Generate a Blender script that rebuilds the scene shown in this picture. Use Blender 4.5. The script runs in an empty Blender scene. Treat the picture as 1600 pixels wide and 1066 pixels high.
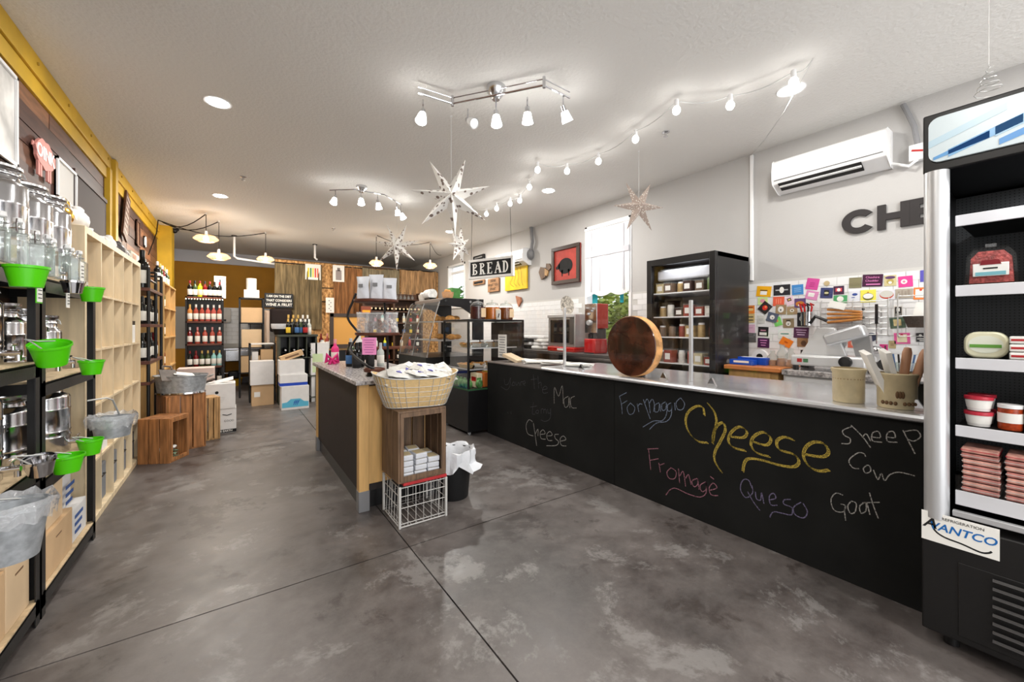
import bpy, math, random
from mathutils import Vector, Matrix
random.seed(7)
C = bpy.context.scene.collection
PI = math.pi
# ---------------------------------------------------------------- camera, world, exposure
YAW = math.radians(34.97); SN, CS = math.sin(YAW), math.cos(YAW)
FPX, CXP, HZ, CAMH = 622.0, 800.0, 512.0, 1.40
cd = bpy.data.cameras.new('camera'); cam = bpy.data.objects.new('camera', cd); C.objects.link(cam)
cam.location = (0, 0, CAMH); cam.rotation_euler = (PI/2, 0, -YAW)
cd.sensor_width = 36; cd.lens = 36*FPX/1600; cd.shift_y = -(533-HZ)/1600; cd.clip_start = .05
sc = bpy.context.scene; sc.camera = cam
sc.view_settings.view_transform = 'Standard'; sc.view_settings.look = 'None'
sc.view_settings.gamma = 1; sc.view_settings.use_curve_mapping = False
sc.view_settings.exposure = 0.02
w = bpy.data.worlds.new('world'); sc.world = w; w.use_nodes = True
wb = w.node_tree.nodes['Background']; wb.inputs[0].default_value = (.93, .96, 1, 1); wb.inputs[1].default_value = 1.8

def P(u, v, x=None, y=None, z=None, d=None):
    """Point of the room seen at photo pixel (u, v) on the plane x=, y=, z= or at depth d."""
    a = (u-CXP)/FPX; rx, ry, rz = SN+CS*a, CS-SN*a, (HZ-v)/FPX
    if x is not None: d = x/rx
    elif y is not None: d = y/ry
    elif z is not None: d = (z-CAMH)/rz
    return Vector((rx*d, ry*d, CAMH+rz*d))

def light(name, kind, loc, energy, color=(1, 1, 1), size=.1, rot=(0, 0, 0), parent=None, size_y=None, spot=None):
    l = bpy.data.lights.new(name, kind); l.energy = energy; l.color = color
    if kind == 'AREA':
        l.size = size
        if size_y: l.shape = 'RECTANGLE'; l.size_y = size_y
        else: l.shape = 'DISK'
    else: l.shadow_soft_size = size
    if spot: l.spot_size = spot; l.spot_blend = .8
    o = bpy.data.objects.new(name, l); C.objects.link(o); o.location = loc; o.rotation_euler = rot
    if parent: o.parent = parent
    return o
E_DOWN, E_BULB, E_SPOT, E_PEND = 29, .6, 16, 28
# ---------------------------------------------------------------- room size
XL, XR, YB, YF, H = -1.146, 4.55, 12.3, -2.6, 3.26
# daylight entering by the shop front behind the photographer
light('shopfront_daylight', 'AREA', (1.9, YF+.05, 1.7), 108, (1, .985, .96), 5.2, (PI/2, 0, 0), None, 2.9)

# ---------------------------------------------------------------- materials
MATS = {}
def mat(name, col, rough=.6, metal=0., noise=0., nscale=12., bump=0., bscale=60., emit=0., alpha=None, trans=0., col2=None, stretch=None, ior=1.45, spec=None, coat=0., detail=3, sheen=0.):
    if name in MATS: return MATS[name]
    m = bpy.data.materials.new(name); m.use_nodes = True; MATS[name] = m
    nt = m.node_tree; N = nt.nodes; L = nt.links; b = N['Principled BSDF']
    b.inputs['Base Color'].default_value = (*col, 1); b.inputs['Roughness'].default_value = rough
    b.inputs['Metallic'].default_value = metal; b.inputs['IOR'].default_value = ior
    b.inputs['Transmission Weight'].default_value = trans
    if spec is not None: b.inputs['Specular IOR Level'].default_value = spec
    if coat: b.inputs['Coat Weight'].default_value = coat
    if alpha is not None: b.inputs['Alpha'].default_value = alpha
    if emit: b.inputs['Emission Color'].default_value = (*col, 1); b.inputs['Emission Strength'].default_value = emit
    m.diffuse_color = (*col, 1)
    if noise or bump:
        tc = N.new('ShaderNodeTexCoord'); mp = N.new('ShaderNodeMapping'); L.new(tc.outputs['Object'], mp.inputs[0])
        if stretch: mp.inputs['Scale'].default_value = stretch
    if noise or col2:
        if not (noise or bump):
            tc = N.new('ShaderNodeTexCoord'); mp = N.new('ShaderNodeMapping'); L.new(tc.outputs['Object'], mp.inputs[0])
        nz = N.new('ShaderNodeTexNoise'); nz.inputs['Scale'].default_value = nscale; nz.inputs['Detail'].default_value = detail
        L.new(mp.outputs[0], nz.inputs['Vector'])
        cr = N.new('ShaderNodeValToRGB'); L.new(nz.outputs[0], cr.inputs[0])
        c2 = col2 or tuple(max(0, c*(1-noise)) for c in col)
        cr.color_ramp.elements[0].position = .35; cr.color_ramp.elements[1].position = .65
        cr.color_ramp.elements[0].color = (*c2, 1); cr.color_ramp.elements[1].color = (*[min(1, c*(1+noise*.4)) for c in col], 1)
        L.new(cr.outputs[0], b.inputs['Base Color'])
    if bump:
        nb = N.new('ShaderNodeTexNoise'); nb.inputs['Scale'].default_value = bscale; nb.inputs['Detail'].default_value = 4
        L.new(mp.outputs[0], nb.inputs['Vector'])
        bp = N.new('ShaderNodeBump'); bp.inputs['Strength'].default_value = bump; bp.inputs['Distance'].default_value = .01
        L.new(nb.outputs[0], bp.inputs['Height']); L.new(bp.outputs[0], b.inputs['Normal'])
    return m

def clr(*c): return tuple((v/255)**2.2 for v in c)   # sRGB 0-255 to linear
def K(name, *c, **k): return mat(name, clr(*c), **k)

WOODP = dict(rough=.55, noise=.45, nscale=5, detail=6)
m_wallw = K('white_wall_paint', 184, 182, 180, rough=.75, bump=.12, bscale=70)
m_ceil = K('textured_ceiling_paint', 226, 224, 220, rough=.85, bump=.5, bscale=38)
m_yel = K('mustard_yellow_paint', 208, 166, 44, rough=.55, noise=.15, nscale=3)
m_ochre = K('ochre_wall_paint', 186, 130, 34, rough=.7, noise=.12, nscale=2)
m_band = K('pale_grey_paint', 206, 206, 212, rough=.8)
m_black = K('black_satin', 22, 21, 22, rough=.35)
m_blackm = K('black_powder_coat', 26, 25, 25, rough=.45, bump=.05)
m_chalkb = K('chalkboard_black', 30, 30, 29, rough=.85, noise=.25, nscale=3, spec=.2)
m_steel = K('brushed_steel', 200, 200, 202, rough=.22, metal=1., bump=.03, bscale=200)
m_chrome = K('polished_steel', 215, 215, 218, rough=.1, metal=1.)
m_galv = K('galvanised_zinc', 176, 180, 184, rough=.45, metal=.45, noise=.25, nscale=30)
m_alu = K('satin_aluminium', 205, 206, 208, rough=.35, metal=.6)
m_birch = K('pale_birch_veneer', 228, 206, 170, stretch=(4, 4, .5), rough=.5, noise=.16, nscale=5, detail=5)
m_birchd = K('birch_edge', 205, 180, 140, rough=.5, noise=.15)
m_pine = K('honey_pine', 214, 170, 108, stretch=(6, 6, .6), rough=.5, noise=.16, nscale=5, detail=6)
m_crate = K('crate_wood_brown', 166, 112, 68, stretch=(8, 8, .7), **WOODP)
m_crateo = K('old_grey_brown_crate_wood', 112, 88, 68, stretch=(9, 9, .8), **WOODP)
m_cratel = K('light_crate_wood', 190, 148, 98, stretch=(9, 9, .8), **WOODP)
m_kraft = K('kraft_cardboard', 206, 172, 132, rough=.8, noise=.06, nscale=4)
m_kraft2 = K('kraft_cardboard_pale', 216, 188, 152, rough=.8, noise=.06, nscale=4)
m_cartonw = K('white_cardboard', 226, 224, 222, rough=.7, noise=.04)
m_paper = K('white_paper', 238, 236, 230, rough=.8)
m_green = K('lime_green_plastic', 84, 200, 22, rough=.3)
m_red = K('red_enamel', 176, 26, 26, rough=.35)
m_white = K('white_plastic', 235, 235, 235, rough=.35)
m_wire = K('zinc_wire', 190, 190, 188, rough=.4, metal=.5)
m_wick = K('wicker_tan', 212, 180, 128, rough=.75, noise=.14, nscale=40, bump=.4, bscale=120, stretch=(1, 1, 5))
def glassmat(name, tint=(1, 1, 1), film=0., rough=.02, bump=0., bs=25., gloss=1.):
    """thin clear sheet: passes light straight through, mirrors by Fresnel, optional milky film"""
    m = bpy.data.materials.new(name); m.use_nodes = True; nt = m.node_tree; N = nt.nodes; L = nt.links; N.clear()
    out = N.new('ShaderNodeOutputMaterial'); tr = N.new('ShaderNodeBsdfTransparent'); tr.inputs[0].default_value = (*tint, 1)
    gl = N.new('ShaderNodeBsdfGlossy'); gl.inputs['Roughness'].default_value = rough; fr = N.new('ShaderNodeFresnel'); ge = N.new('ShaderNodeNewGeometry'); ma = N.new('ShaderNodeMath'); ma.operation = 'MULTIPLY_ADD'; L.new(ge.outputs['Backfacing'], ma.inputs[0]); ma.inputs[1].default_value = 1/1.45-1.45; ma.inputs[2].default_value = 1.45; L.new(ma.outputs[0], fr.inputs['IOR'])
    mx = N.new('ShaderNodeMixShader'); L.new(tr.outputs[0], mx.inputs[1]); L.new(gl.outputs[0], mx.inputs[2])
    mu = N.new('ShaderNodeMath'); mu.operation = 'MULTIPLY'; mu.inputs[1].default_value = gloss; L.new(fr.outputs[0], mu.inputs[0]); L.new(mu.outputs[0], mx.inputs[0]); last = mx
    if bump:
        tc = N.new('ShaderNodeTexCoord'); nb = N.new('ShaderNodeTexNoise'); nb.inputs['Scale'].default_value = bs; nb.inputs['Detail'].default_value = 3; L.new(tc.outputs['Object'], nb.inputs[0])
        bp = N.new('ShaderNodeBump'); bp.inputs['Strength'].default_value = bump; bp.inputs['Distance'].default_value = .02; L.new(nb.outputs[0], bp.inputs['Height']); L.new(bp.outputs[0], gl.inputs['Normal']); L.new(bp.outputs[0], fr.inputs['Normal'])
    if film:
        df = N.new('ShaderNodeBsdfDiffuse'); df.inputs[0].default_value = (.85, .86, .88, 1); m2 = N.new('ShaderNodeMixShader'); m2.inputs[0].default_value = film; L.new(last.outputs[0], m2.inputs[1]); L.new(df.outputs[0], m2.inputs[2]); last = m2
    L.new(last.outputs[0], out.inputs[0]); MATS[name] = m; return m
m_clear = glassmat('thin_clear_glass', gloss=.8)
m_bag = glassmat('clear_plastic_film', film=.22, rough=.12, bump=1., gloss=1.6)
m_bag_ = mat('clear_plastic_film', (.95, .95, .97), rough=.25, trans=.6, alpha=.55, bump=.8, bscale=30)
m_bin = K('white_bin_liner', 214, 216, 220, rough=.4, bump=.7, bscale=18)
m_bulb = mat('lit_white_globe', (1, .98, .94), emit=9.)
m_lamp = mat('lit_lamp_glass', (1, .99, .96), emit=14.)
m_down = mat('downlight_lens', (1, .99, .97), emit=16.)
m_warm = mat('warm_bulb', (1, .78, .45), emit=22.)
m_ink = K('black_ink', 30, 30, 30, rough=.8)
m_star = K('white_paper_star', 236, 233, 228, rough=.8)

# ---------------------------------------------------------------- mesh builder
class MB:
    def __init__(s): s.v = []; s.f = []
    def add(s, vs, fs):
        n = len(s.v); s.v += [tuple(v) for v in vs]; s.f += [tuple(i+n for i in f) for f in fs]; return s
    def box(s, c, sz, rz=0, rot=None):
        hx, hy, hz = sz[0]/2, sz[1]/2, sz[2]/2
        R = rot if rot is not None else Matrix.Rotation(rz, 3, 'Z')
        vs = [R @ Vector((a*hx, b*hy, d*hz)) + Vector(c) for d in (-1, 1) for b in (-1, 1) for a in (-1, 1)]
        return s.add(vs, [(0, 2, 3, 1), (4, 5, 7, 6), (0, 1, 5, 4), (2, 6, 7, 3), (0, 4, 6, 2), (1, 3, 7, 5)])
    def bx(s, x0, x1, y0, y1, z0, z1): return s.box(((x0+x1)/2, (y0+y1)/2, (z0+z1)/2), (abs(x1-x0), abs(y1-y0), abs(z1-z0)))
    def cyl(s, p0, p1, r0, r1=None, n=12, caps=True):
        r1 = r0 if r1 is None else r1
        p0, p1 = Vector(p0), Vector(p1); ax = (p1-p0).normalized()
        a = ax.cross(Vector((0, 0, 1)) if abs(ax.z) < .9 else Vector((1, 0, 0))).normalized(); b = ax.cross(a)
        vs = []
        for p, r in ((p0, r0), (p1, r1)):
            for i in range(n):
                t = 2*PI*i/n; vs.append(p + (a*math.cos(t)+b*math.sin(t))*r)
        fs = [(i, (i+1) % n, n+(i+1) % n, n+i) for i in range(n)]
        if caps: fs += [tuple(range(n-1, -1, -1)), tuple(range(n, 2*n))]
        return s.add(vs, fs)
    def lathe(s, prof, c=(0, 0, 0), n=20, sx=1, sy=1, mtx=None):
        vs = []; fs = []
        for r, z in prof:
            for i in range(n):
                t = 2*PI*i/n; p = Vector((r*sx*math.cos(t), r*sy*math.sin(t), z))
                if mtx is not None: p = mtx @ p
                vs.append(p+Vector(c))
        for k in range(len(prof)-1):
            for i in range(n):
                fs.append((k*n+i, k*n+(i+1) % n, (k+1)*n+(i+1) % n, (k+1)*n+i))
        if prof[0][0] > 1e-5: fs.append(tuple(range(n-1, -1, -1)))
        if prof[-1][0] > 1e-5: fs.append(tuple((len(prof)-1)*n+i for i in range(n)))
        return s.add(vs, fs)
    def shell(s, prof, c=(0, 0, 0), n=24, sx=1, sy=1, t=.003, mtx=None):
        """open vessel: outer profile up, inner profile down"""
        inner = [(max(.0005, r-t), z+(t if i == 0 else 0)) for i, (r, z) in enumerate(prof)][::-1]
        p = [(.0005, prof[0][1])]+list(prof)+inner+[(.0005, prof[0][1]+t)]
        vs = []; fs = []
        for r, z in p:
            for i in range(n):
                a = 2*PI*i/n; q = Vector((r*sx*math.cos(a), r*sy*math.sin(a), z))
                if mtx is not None: q = mtx @ q
                vs.append(q+Vector(c))
        for k in range(len(p)-1):
            for i in range(n): fs.append((k*n+i, k*n+(i+1) % n, (k+1)*n+(i+1) % n, (k+1)*n+i))
        return s.add(vs, fs)
    def tube(s, pts, r, n=6):
        pts = [Vector(p) for p in pts]; vs = []; fs = []; prev = None
        for k, p in enumerate(pts):
            ax = (pts[min(k+1, len(pts)-1)]-pts[max(k-1, 0)]).normalized()
            if prev is None: a = ax.cross(Vector((0, 0, 1)) if abs(ax.z) < .9 else Vector((1, 0, 0))).normalized()
            else: a = (prev-ax*prev.dot(ax)).normalized()
            prev = a; b = ax.cross(a)
            rr = r[k] if isinstance(r, (list, tuple)) else r
            for i in range(n):
                t = 2*PI*i/n; vs.append(p+(a*math.cos(t)+b*math.sin(t))*rr)
        for k in range(len(pts)-1):
            for i in range(n): fs.append((k*n+i, k*n+(i+1) % n, (k+1)*n+(i+1) % n, (k+1)*n+i))
        fs += [tuple(range(n-1, -1, -1)), tuple((len(pts)-1)*n+i for i in range(n))]
        return s.add(vs, fs)
    def prism(s, poly, f0, f1):
        """poly: 2D points; f0/f1 map (a,b) to the two faces"""
        n = len(poly); vs = [f0(a, b) for a, b in poly]+[f1(a, b) for a, b in poly]
        return s.add(vs, [tuple(range(n-1, -1, -1)), tuple(range(n, 2*n))]+[(i, (i+1) % n, n+(i+1) % n, n+i) for i in range(n)])
    def ball(s, c, r, n=12, m=8, sz=1.):
        return s.lathe([(max(1e-6, r*math.sin(PI*k/m)), -r*sz*math.cos(PI*k/m)) for k in range(m+1)], c, n)
    def build(s, name, m, parent=None, loc=(0, 0, 0), smooth=True, bev=0, rz=0):
        me = bpy.data.meshes.new(name); me.from_pydata(s.v, [], s.f); me.update()
        if isinstance(m, (list, tuple)):
            for q in m: me.materials.append(q)
        else: me.materials.append(m)
        if smooth: me.shade_smooth(); me.set_sharp_from_angle(angle=math.radians(38))
        o = bpy.data.objects.new(name, me); C.objects.link(o); o.location = loc; o.rotation_euler = (0, 0, rz)
        if parent is not None: o.parent = parent
        if bev:
            b = o.modifiers.new('bevel', 'BEVEL'); b.width = bev; b.segments = 2; b.limit_method = 'ANGLE'; b.harden_normals = False
        return o

def tag(o, label=None, cat=None, group=None, kind=None):
    if label: o['label'] = label
    if cat: o['category'] = cat
    if group: o['group'] = group
    if kind: o['kind'] = kind
    return o
def thing(name, label, cat, loc=(0, 0, 0), rz=0, group=None):
    o = bpy.data.objects.new(name, None); C.objects.link(o); o.location = loc; o.rotation_euler = (0, 0, rz)
    o.empty_display_size = .05
    return tag(o, label, cat, group)
def dup(root, loc, rz=0, label=None, group=None, parent=None):
    def cp(o, par):
        c = o.copy(); C.objects.link(c)
        if par is not None: c.parent = par
        for ch in list(o.children): cp(ch, c)
        return c
    r = cp(root, parent); r.location = loc; r.rotation_euler = (0, 0, rz)
    if label: r['label'] = label
    if group: r['group'] = group
    return r
ORD = ['first', 'second', 'third', 'fourth', 'fifth', 'sixth', 'seventh', 'eighth', 'ninth', 'tenth', 'eleventh', 'twelfth', 'thirteenth', 'fourteenth']

def text(s, name, m, parent, loc, rot, size, depth=.0006, align='CENTER', offset=0., shear=0., sx=1.):
    cu = bpy.data.curves.new('t', 'FONT'); cu.body = s; cu.size = size; cu.extrude = depth; cu.align_x = align; cu.align_y = 'CENTER'
    cu.offset = offset; cu.shear = shear; cu.resolution_u = 3
    to = bpy.data.objects.new('t', cu); me = bpy.data.meshes.new_from_object(to)
    bpy.data.objects.remove(to); me.materials.clear(); me.materials.append(m)
    o = bpy.data.objects.new(name, me); C.objects.link(o); o.location = loc; o.rotation_euler = rot; o.scale = (sx, 1, 1)
    if parent is not None: o.parent = parent
    return o
# rotations for lettering: facing -x (right wall) reads towards -y ; facing -y reads towards +x ; facing +x (left wall) reads towards +y
R_MX = (PI/2, 0, -PI/2); R_MY = (PI/2, 0, 0); R_PX = (PI/2, 0, PI/2)

def smoothline(pts, k=5):
    out = []; n = len(pts)
    for i in range(n-1):
        p0, p1, p2, p3 = pts[max(i-1, 0)], pts[i], pts[i+1], pts[min(i+2, n-1)]
        for j in range(k):
            t = j/k
            out.append(tuple(.5*((2*p1[a])+(-p0[a]+p2[a])*t+(2*p0[a]-5*p1[a]+4*p2[a]-p3[a])*t*t+(-p0[a]+3*p1[a]-3*p2[a]+p3[a])*t**3) for a in range(len(p1))))
    out.append(tuple(pts[-1])); return out
def ribbon(mb, pts, wd, nrm, taper=False):
    """flat stroke lying on a surface whose normal is nrm"""
    pts = [Vector(p) for p in pts]; nrm = Vector(nrm); vs = []; fs = []
    for k, p in enumerate(pts):
        t = (pts[min(k+1, len(pts)-1)]-pts[max(k-1, 0)]); t = t.normalized() if t.length > 1e-9 else Vector((0, 0, 1))
        sd = t.cross(nrm).normalized()*wd/2
        vs += [p-sd, p+sd]
    for k in range(len(pts)-1): fs.append((2*k, 2*k+1, 2*k+3, 2*k+2))
    mb.add(vs, fs)
# ================================================================ SETTING
# floor: stained concrete slabs with saw-cut joints
def concrete():
    m = bpy.data.materials.new('stained_polished_concrete'); m.use_nodes = True; nt = m.node_tree; N = nt.nodes; L = nt.links; b = N['Principled BSDF']
    tc = N.new('ShaderNodeTexCoord')
    def nz(sc_, det, dist=0., rough=.5):
        n = N.new('ShaderNodeTexNoise'); n.inputs['Scale'].default_value = sc_; n.inputs['Detail'].default_value = det; n.inputs['Distortion'].default_value = dist; n.inputs['Roughness'].default_value = rough
        L.new(tc.outputs['Object'], n.inputs['Vector']); return n
    def ramp(src, stops):
        r = N.new('ShaderNodeValToRGB'); L.new(src, r.inputs[0]); e = r.color_ramp.elements
        while len(e) < len(stops): e.new(.5)
        for q, (p, c) in zip(e, stops): q.position = p; q.color = (*c, 1)
        return r
    def mix(a, bb, f, mode='MIX'):
        x = N.new('ShaderNodeMix'); x.data_type = 'RGBA'; x.blend_type = mode
        if isinstance(f, float): x.inputs[0].default_value = f
        else: L.new(f, x.inputs[0])
        L.new(a, x.inputs[6]); L.new(bb, x.inputs[7]); return x.outputs[2]
    big = nz(.8, 6, .2, .62); fine = nz(4.5, 10, .1, .78); pat = nz(1.5, 9, .25, .74); spk = nz(60, 3)
    base = ramp(big.outputs[0], [(.38, clr(54, 49, 47)), (.5, clr(90, 83, 80)), (.62, clr(112, 106, 103))])
    f2 = ramp(fine.outputs[0], [(.34, clr(56, 51, 49)), (.66, clr(116, 111, 108))])
    c = mix(base.outputs[0], f2.outputs[0], .42)
    worn = ramp(pat.outputs[0], [(.55, (0, 0, 0)), (.6, (1, 1, 1))])
    cc = N.new('ShaderNodeRGB'); cc.outputs[0].default_value = (*clr(132, 129, 126), 1)
    wf = N.new('ShaderNodeMath'); wf.operation = 'MULTIPLY'; wf.inputs[1].default_value = .55; L.new(worn.outputs[0], wf.inputs[0])
    c = mix(c, cc.outputs[0], wf.outputs[0])
    dk = ramp(pat.outputs[0], [(.38, (1, 1, 1)), (.43, (0, 0, 0))]); dc = N.new('ShaderNodeRGB'); dc.outputs[0].default_value = (*clr(54, 47, 44), 1)
    df = N.new('ShaderNodeMath'); df.operation = 'MULTIPLY'; df.inputs[1].default_value = .7; L.new(dk.outputs[0], df.inputs[0])
    c = mix(c, dc.outputs[0], df.outputs[0])
    L.new(c, b.inputs['Base Color'])
    rr = ramp(fine.outputs[0], [(.3, (.3,)*3), (.7, (.5,)*3)]); L.new(rr.outputs[0], b.inputs['Roughness'])
    bp = N.new('ShaderNodeBump'); bp.inputs['Strength'].default_value = .12; bp.inputs['Distance'].default_value = .004; L.new(fine.outputs[0], bp.inputs['Height']); L.new(bp.outputs[0], b.inputs['Normal'])
    return m
m_floor = concrete()
m_joint = K('dark_joint', 40, 36, 34, rough=.9)
floor = MB().bx(XL-.3, XR+.3, YF, YB+.1, -.06, -.012).build('floor', m_joint); tag(floor, kind='structure')
xs = [XL-.3, .92, 3.97, XR+.3]; ys = [YF, -.6, 2.46, 5.52, 8.58, YB+.1]
for i in range(len(xs)-1):
    for j in range(len(ys)-1):
        MB().bx(xs[i]+.004, xs[i+1]-.004, ys[j]+.004, ys[j+1]-.004, -.012, 0).build('slab', m_floor, floor, smooth=False)

ceil = MB().bx(XL-.3, XR+.3, YF, YB+.1, H, H+.1).build('ceiling', m_ceil, smooth=False); tag(ceil, kind='structure')
# left wall
wl = MB().bx(XL-.15, XL, YF, YB+.1, 0, H).build('wall_left', m_wallw, smooth=False); tag(wl, kind='structure')
# right wall with two openings
W1 = (3.59, 4.48, 1.12, 2.97); W2 = (8.46, 9.39, 1.9, 2.98)
wr = MB()
ycur = YF
for (a, b_, z0, z1) in (W1, W2):
    wr.bx(XR, XR+.15, ycur, a, 0, H); wr.bx(XR, XR+.15, a, b_, 0, z0); wr.bx(XR, XR+.15, a, b_, z1, H); ycur = b_
wr.bx(XR, XR+.15, ycur, YB+.1, 0, H)
wr = wr.build('wall_right', m_wallw, smooth=False); tag(wr, kind='structure')
wbk = MB().bx(XL, XR, YB, YB+.1, 0, 2.98).build('wall_back', m_ochre, smooth=False); tag(wbk, kind='structure')
t = MB().bx(XL, XR, YB-.05, YB+.1, 2.98, H).build('trim_1', m_band, smooth=False); tag(t, kind='structure')
t = MB().bx(XL, 1.2, YB-.02, YB, 0, .14).build('baseboard_back', m_band, smooth=False); tag(t, kind='structure')
m_tile = K('white_glazed_tile', 232, 232, 232, rough=.15, noise=.03)
m_grout = K('pale_grout', 196, 194, 190, rough=.9)
# white wall tile on the right wall (individual tiles near, joined further on)
tw, th = .152, .076
t0 = MB().bx(-.0, .004, -.0, tw-.003, 0, th-.003)
tb = MB().bx(XR-.006, XR, .45, W1[0], .92, 1.89).bx(XR-.006, XR, W1[1], 8.3, .92, 1.89).build('trim_2', m_grout, smooth=False); tag(tb, kind='structure')
proto = None; far = MB(); cnt = 0
for k in range(12):
    z = .95+k*th+.004
    for i in range(-1, 54):
        y = .45+i*tw+(tw/2 if k % 2 else 0)
        if y < .44 or y+tw > 8.3 or (y+tw > W1[0] and y < W1[1]): continue
        if y < 3.3 and cnt < 300 and k > 0:
            cnt += 1
            if proto is None: proto = t0.build('tile', m_tile, tb, (XR-.0105, y, z), smooth=False)
            else:
                o = proto.copy(); C.objects.link(o); o.location = (XR-.0105, y, z)
        else: far.bx(XR-.0105, XR-.0065, y, y+tw-.003, z, z+th-.003)
o = far.build('far_tiling', m_tile, tb, smooth=False); o['kind'] = 'stuff'
# back wall tiles above the sink
tb2 = MB().bx(XL, 1.0, YB-.012, YB-.002, .9, 1.9).build('trim_3', m_grout, smooth=False); tag(tb2, kind='structure')
p2 = None
for k in range(9):
    for i in range(8):
        x = -.85+i*.235+(.117 if k % 2 else 0); z = 1.0+k*.1
        if p2 is None: p2 = MB().bx(0, .228, -.006, 0, 0, .094).build('tile', m_tile, tb2, (x, YB-.013, z), smooth=False)
        else: o = p2.copy(); C.objects.link(o); o.location = (x, YB-.013, z)

# windows
m_glass = m_clear
def window(n, w_, shade):
    a, b_, z0, z1 = w_
    f = MB()
    f.bx(XR-.015, XR+.12, a-.0, a+.045, z0, z1).bx(XR-.015, XR+.12, b_-.045, b_, z0, z1)
    f.bx(XR-.015, XR+.12, a, b_, z1-.045, z1).bx(XR-.03, XR+.12, a-.02, b_+.02, z0-.02, z0+.03)
    fr = f.build('window_%d' % n, m_white, smooth=False); tag(fr, kind='structure')
    MB().bx(XR+.07, XR+.1, a+.045, b_-.045, (z0+z1)/2-.03+.35, (z0+z1)/2+.03+.35).build('meeting_rail', m_white, fr, smooth=False)
    MB().bx(XR+.085, XR+.09, a+.045, b_-.045, z0+.03, z1-.045).build('pane', m_glass, fr, smooth=False)
    return fr
window(1, W1, 1); window(2, W2, 0)
# sheer roman shade on window 1
m_shade = mat('sheer_white_linen', (.86, .86, .88), rough=.9, alpha=.93)
m_shade2 = K('white_linen_hem', 196, 196, 202, rough=.9)
sh = thing('roman_shade', 'sheer white fabric roman shade over the tall window behind the counter', 'window shade', (XR-.03, 4.03, 2.9))
def wavy(y0, y1, z0, z1, amp, n=24, off=0., sag=0.):
    mb = MB(); vs = []; fs = []; R_ = 8
    for j in range(R_+1):
        for i in range(n+1):
            s = i/n; yy = y0+(y1-y0)*s; q = j/R_
            zz = z1+(z0-z1)*q - (sag*math.sin(PI*((s*2.5) % 1)) if j == R_ else 0)
            vs.append((off+amp*math.sin(s*18)*q, yy, zz))
    for j in range(R_):
        for i in range(n): a = j*(n+1)+i; fs.append((a, a+1, a+n+2, a+n+1))
    mb.add(vs, fs); return mb
wavy(-.42, .42, -.98, .02, .006, sag=.05).build('shade_cloth', m_shade, sh)
MB().bx(-.012, .006, -.43, .43, 0, .04).build('head_rail', m_white, sh)
MB().bx(-.012, .0, -.42, .42, -.42, -.34).build('fold', m_shade2, sh)
for yy in (-.32, .12, .3): MB().bx(-.01, -.004, yy-.012, yy+.012, -.95, -.02).build('tape', m_shade2, sh)
m_teal = K('teal_cloth', 30, 140, 150, rough=.8)
for q, (yy, ww) in enumerate(((.28, .1), (-.24, .06))):
    o = MB().box((XR+.03, 4.03+yy, 1.87-.04*q), (.01, ww, .2-.06*q)).build('hanging_cloth', m_teal); tag(o, ['wide teal cloth strip hanging below the left of the window shade', 'narrow teal cloth strip hanging below the right of the window shade'][q], 'cloth')
# outside greenery
m_leaf = K('yellow_green_leaf', 168, 186, 92, rough=.6, noise=.6, nscale=3); m_bark = K('bark', 90, 70, 52, rough=.9)  # pale yellow-green leaf colour, varied by noise
def shrub(name, label, c, r, n, m):
    t = thing(name, label, 'tree', (c[0], c[1], 0))
    MB().tube([(0, 0, 0), (.05, .03, c[2]*.6), (0, 0, c[2])], [.06, .05, .03]).build('trunk', m_bark, t)
    mb = MB()
    for _ in range(n):
        d = Vector([random.gauss(0, 1) for _ in range(3)]).normalized()*r*random.random()**.4
        p = Vector((0, 0, c[2]))+Vector((d.x, d.y, d.z*1.2)); s = random.uniform(.05, .1)
        R_ = Matrix.Rotation(random.random()*6, 3, 'Z') @ Matrix.Rotation(random.random()*3, 3, 'X')
        mb.add([p+R_ @ Vector(q) for q in ((-s, 0, 0), (0, -s*.5, .0), (s, 0, 0), (0, s*.5, .01))], [(0, 1, 2, 3)])
    o = mb.build('foliage', m, t, smooth=False); o['kind'] = 'stuff'
shrub('leafy_tree', 'yellow-green leafy tree outside the shaded window', (6.6, 5.6, 1.55), .8, 2600, m_leaf)
shrub('leafy_tree', 'green treetop seen through the small far window', (7.2, 13.2, 1.9), .9, 1500, K('dark_leaf', 60, 130, 50, rough=.6, noise=.5, nscale=3))
gr = MB().bx(4.8, 14, -2, 22, -.3, -.05).build('outdoor_ground', K('outdoor_paving', 170, 165, 158, rough=.9)); tag(gr, kind='structure')
# partition wall at the back with rough boards
PY = 10.0
px0 = P(430, 500, y=PY).x
pt = MB().bx(px0, XR, PY+.02, PY+.1, 0, 2.9).build('wall_partition', K('partition_framing', 96, 76, 54, rough=.9), smooth=False); tag(pt, kind='structure')
def osb():
    return mat('oriented_strand_board', clr(216, 168, 110), rough=.8, noise=.5, nscale=14, stretch=(1.6, 1, 1), detail=8, col2=clr(132, 88, 48), bump=.2)
m_osb = osb()
xe = [px0+i*(XR-px0)/5 for i in range(6)]
for i in range(5):
    for (z0, z1) in ((0.0, .95), (.96, 2.0), (2.01, 2.88)):
        MB().bx(xe[i]+.004, xe[i+1]-.004, PY, PY+.02, z0+.003, z1).build('board_panel', m_osb, pt, smooth=False)
# horizontal dark cords / battens on the partition
for zz in (1.98, 2.3): MB().bx(P(470, 500, y=PY).x, P(560, 500, y=PY).x, PY-.012, PY, zz, zz+.025).build('batten', K('dark_batten', 70, 54, 40, rough=.8), pt)
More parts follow.
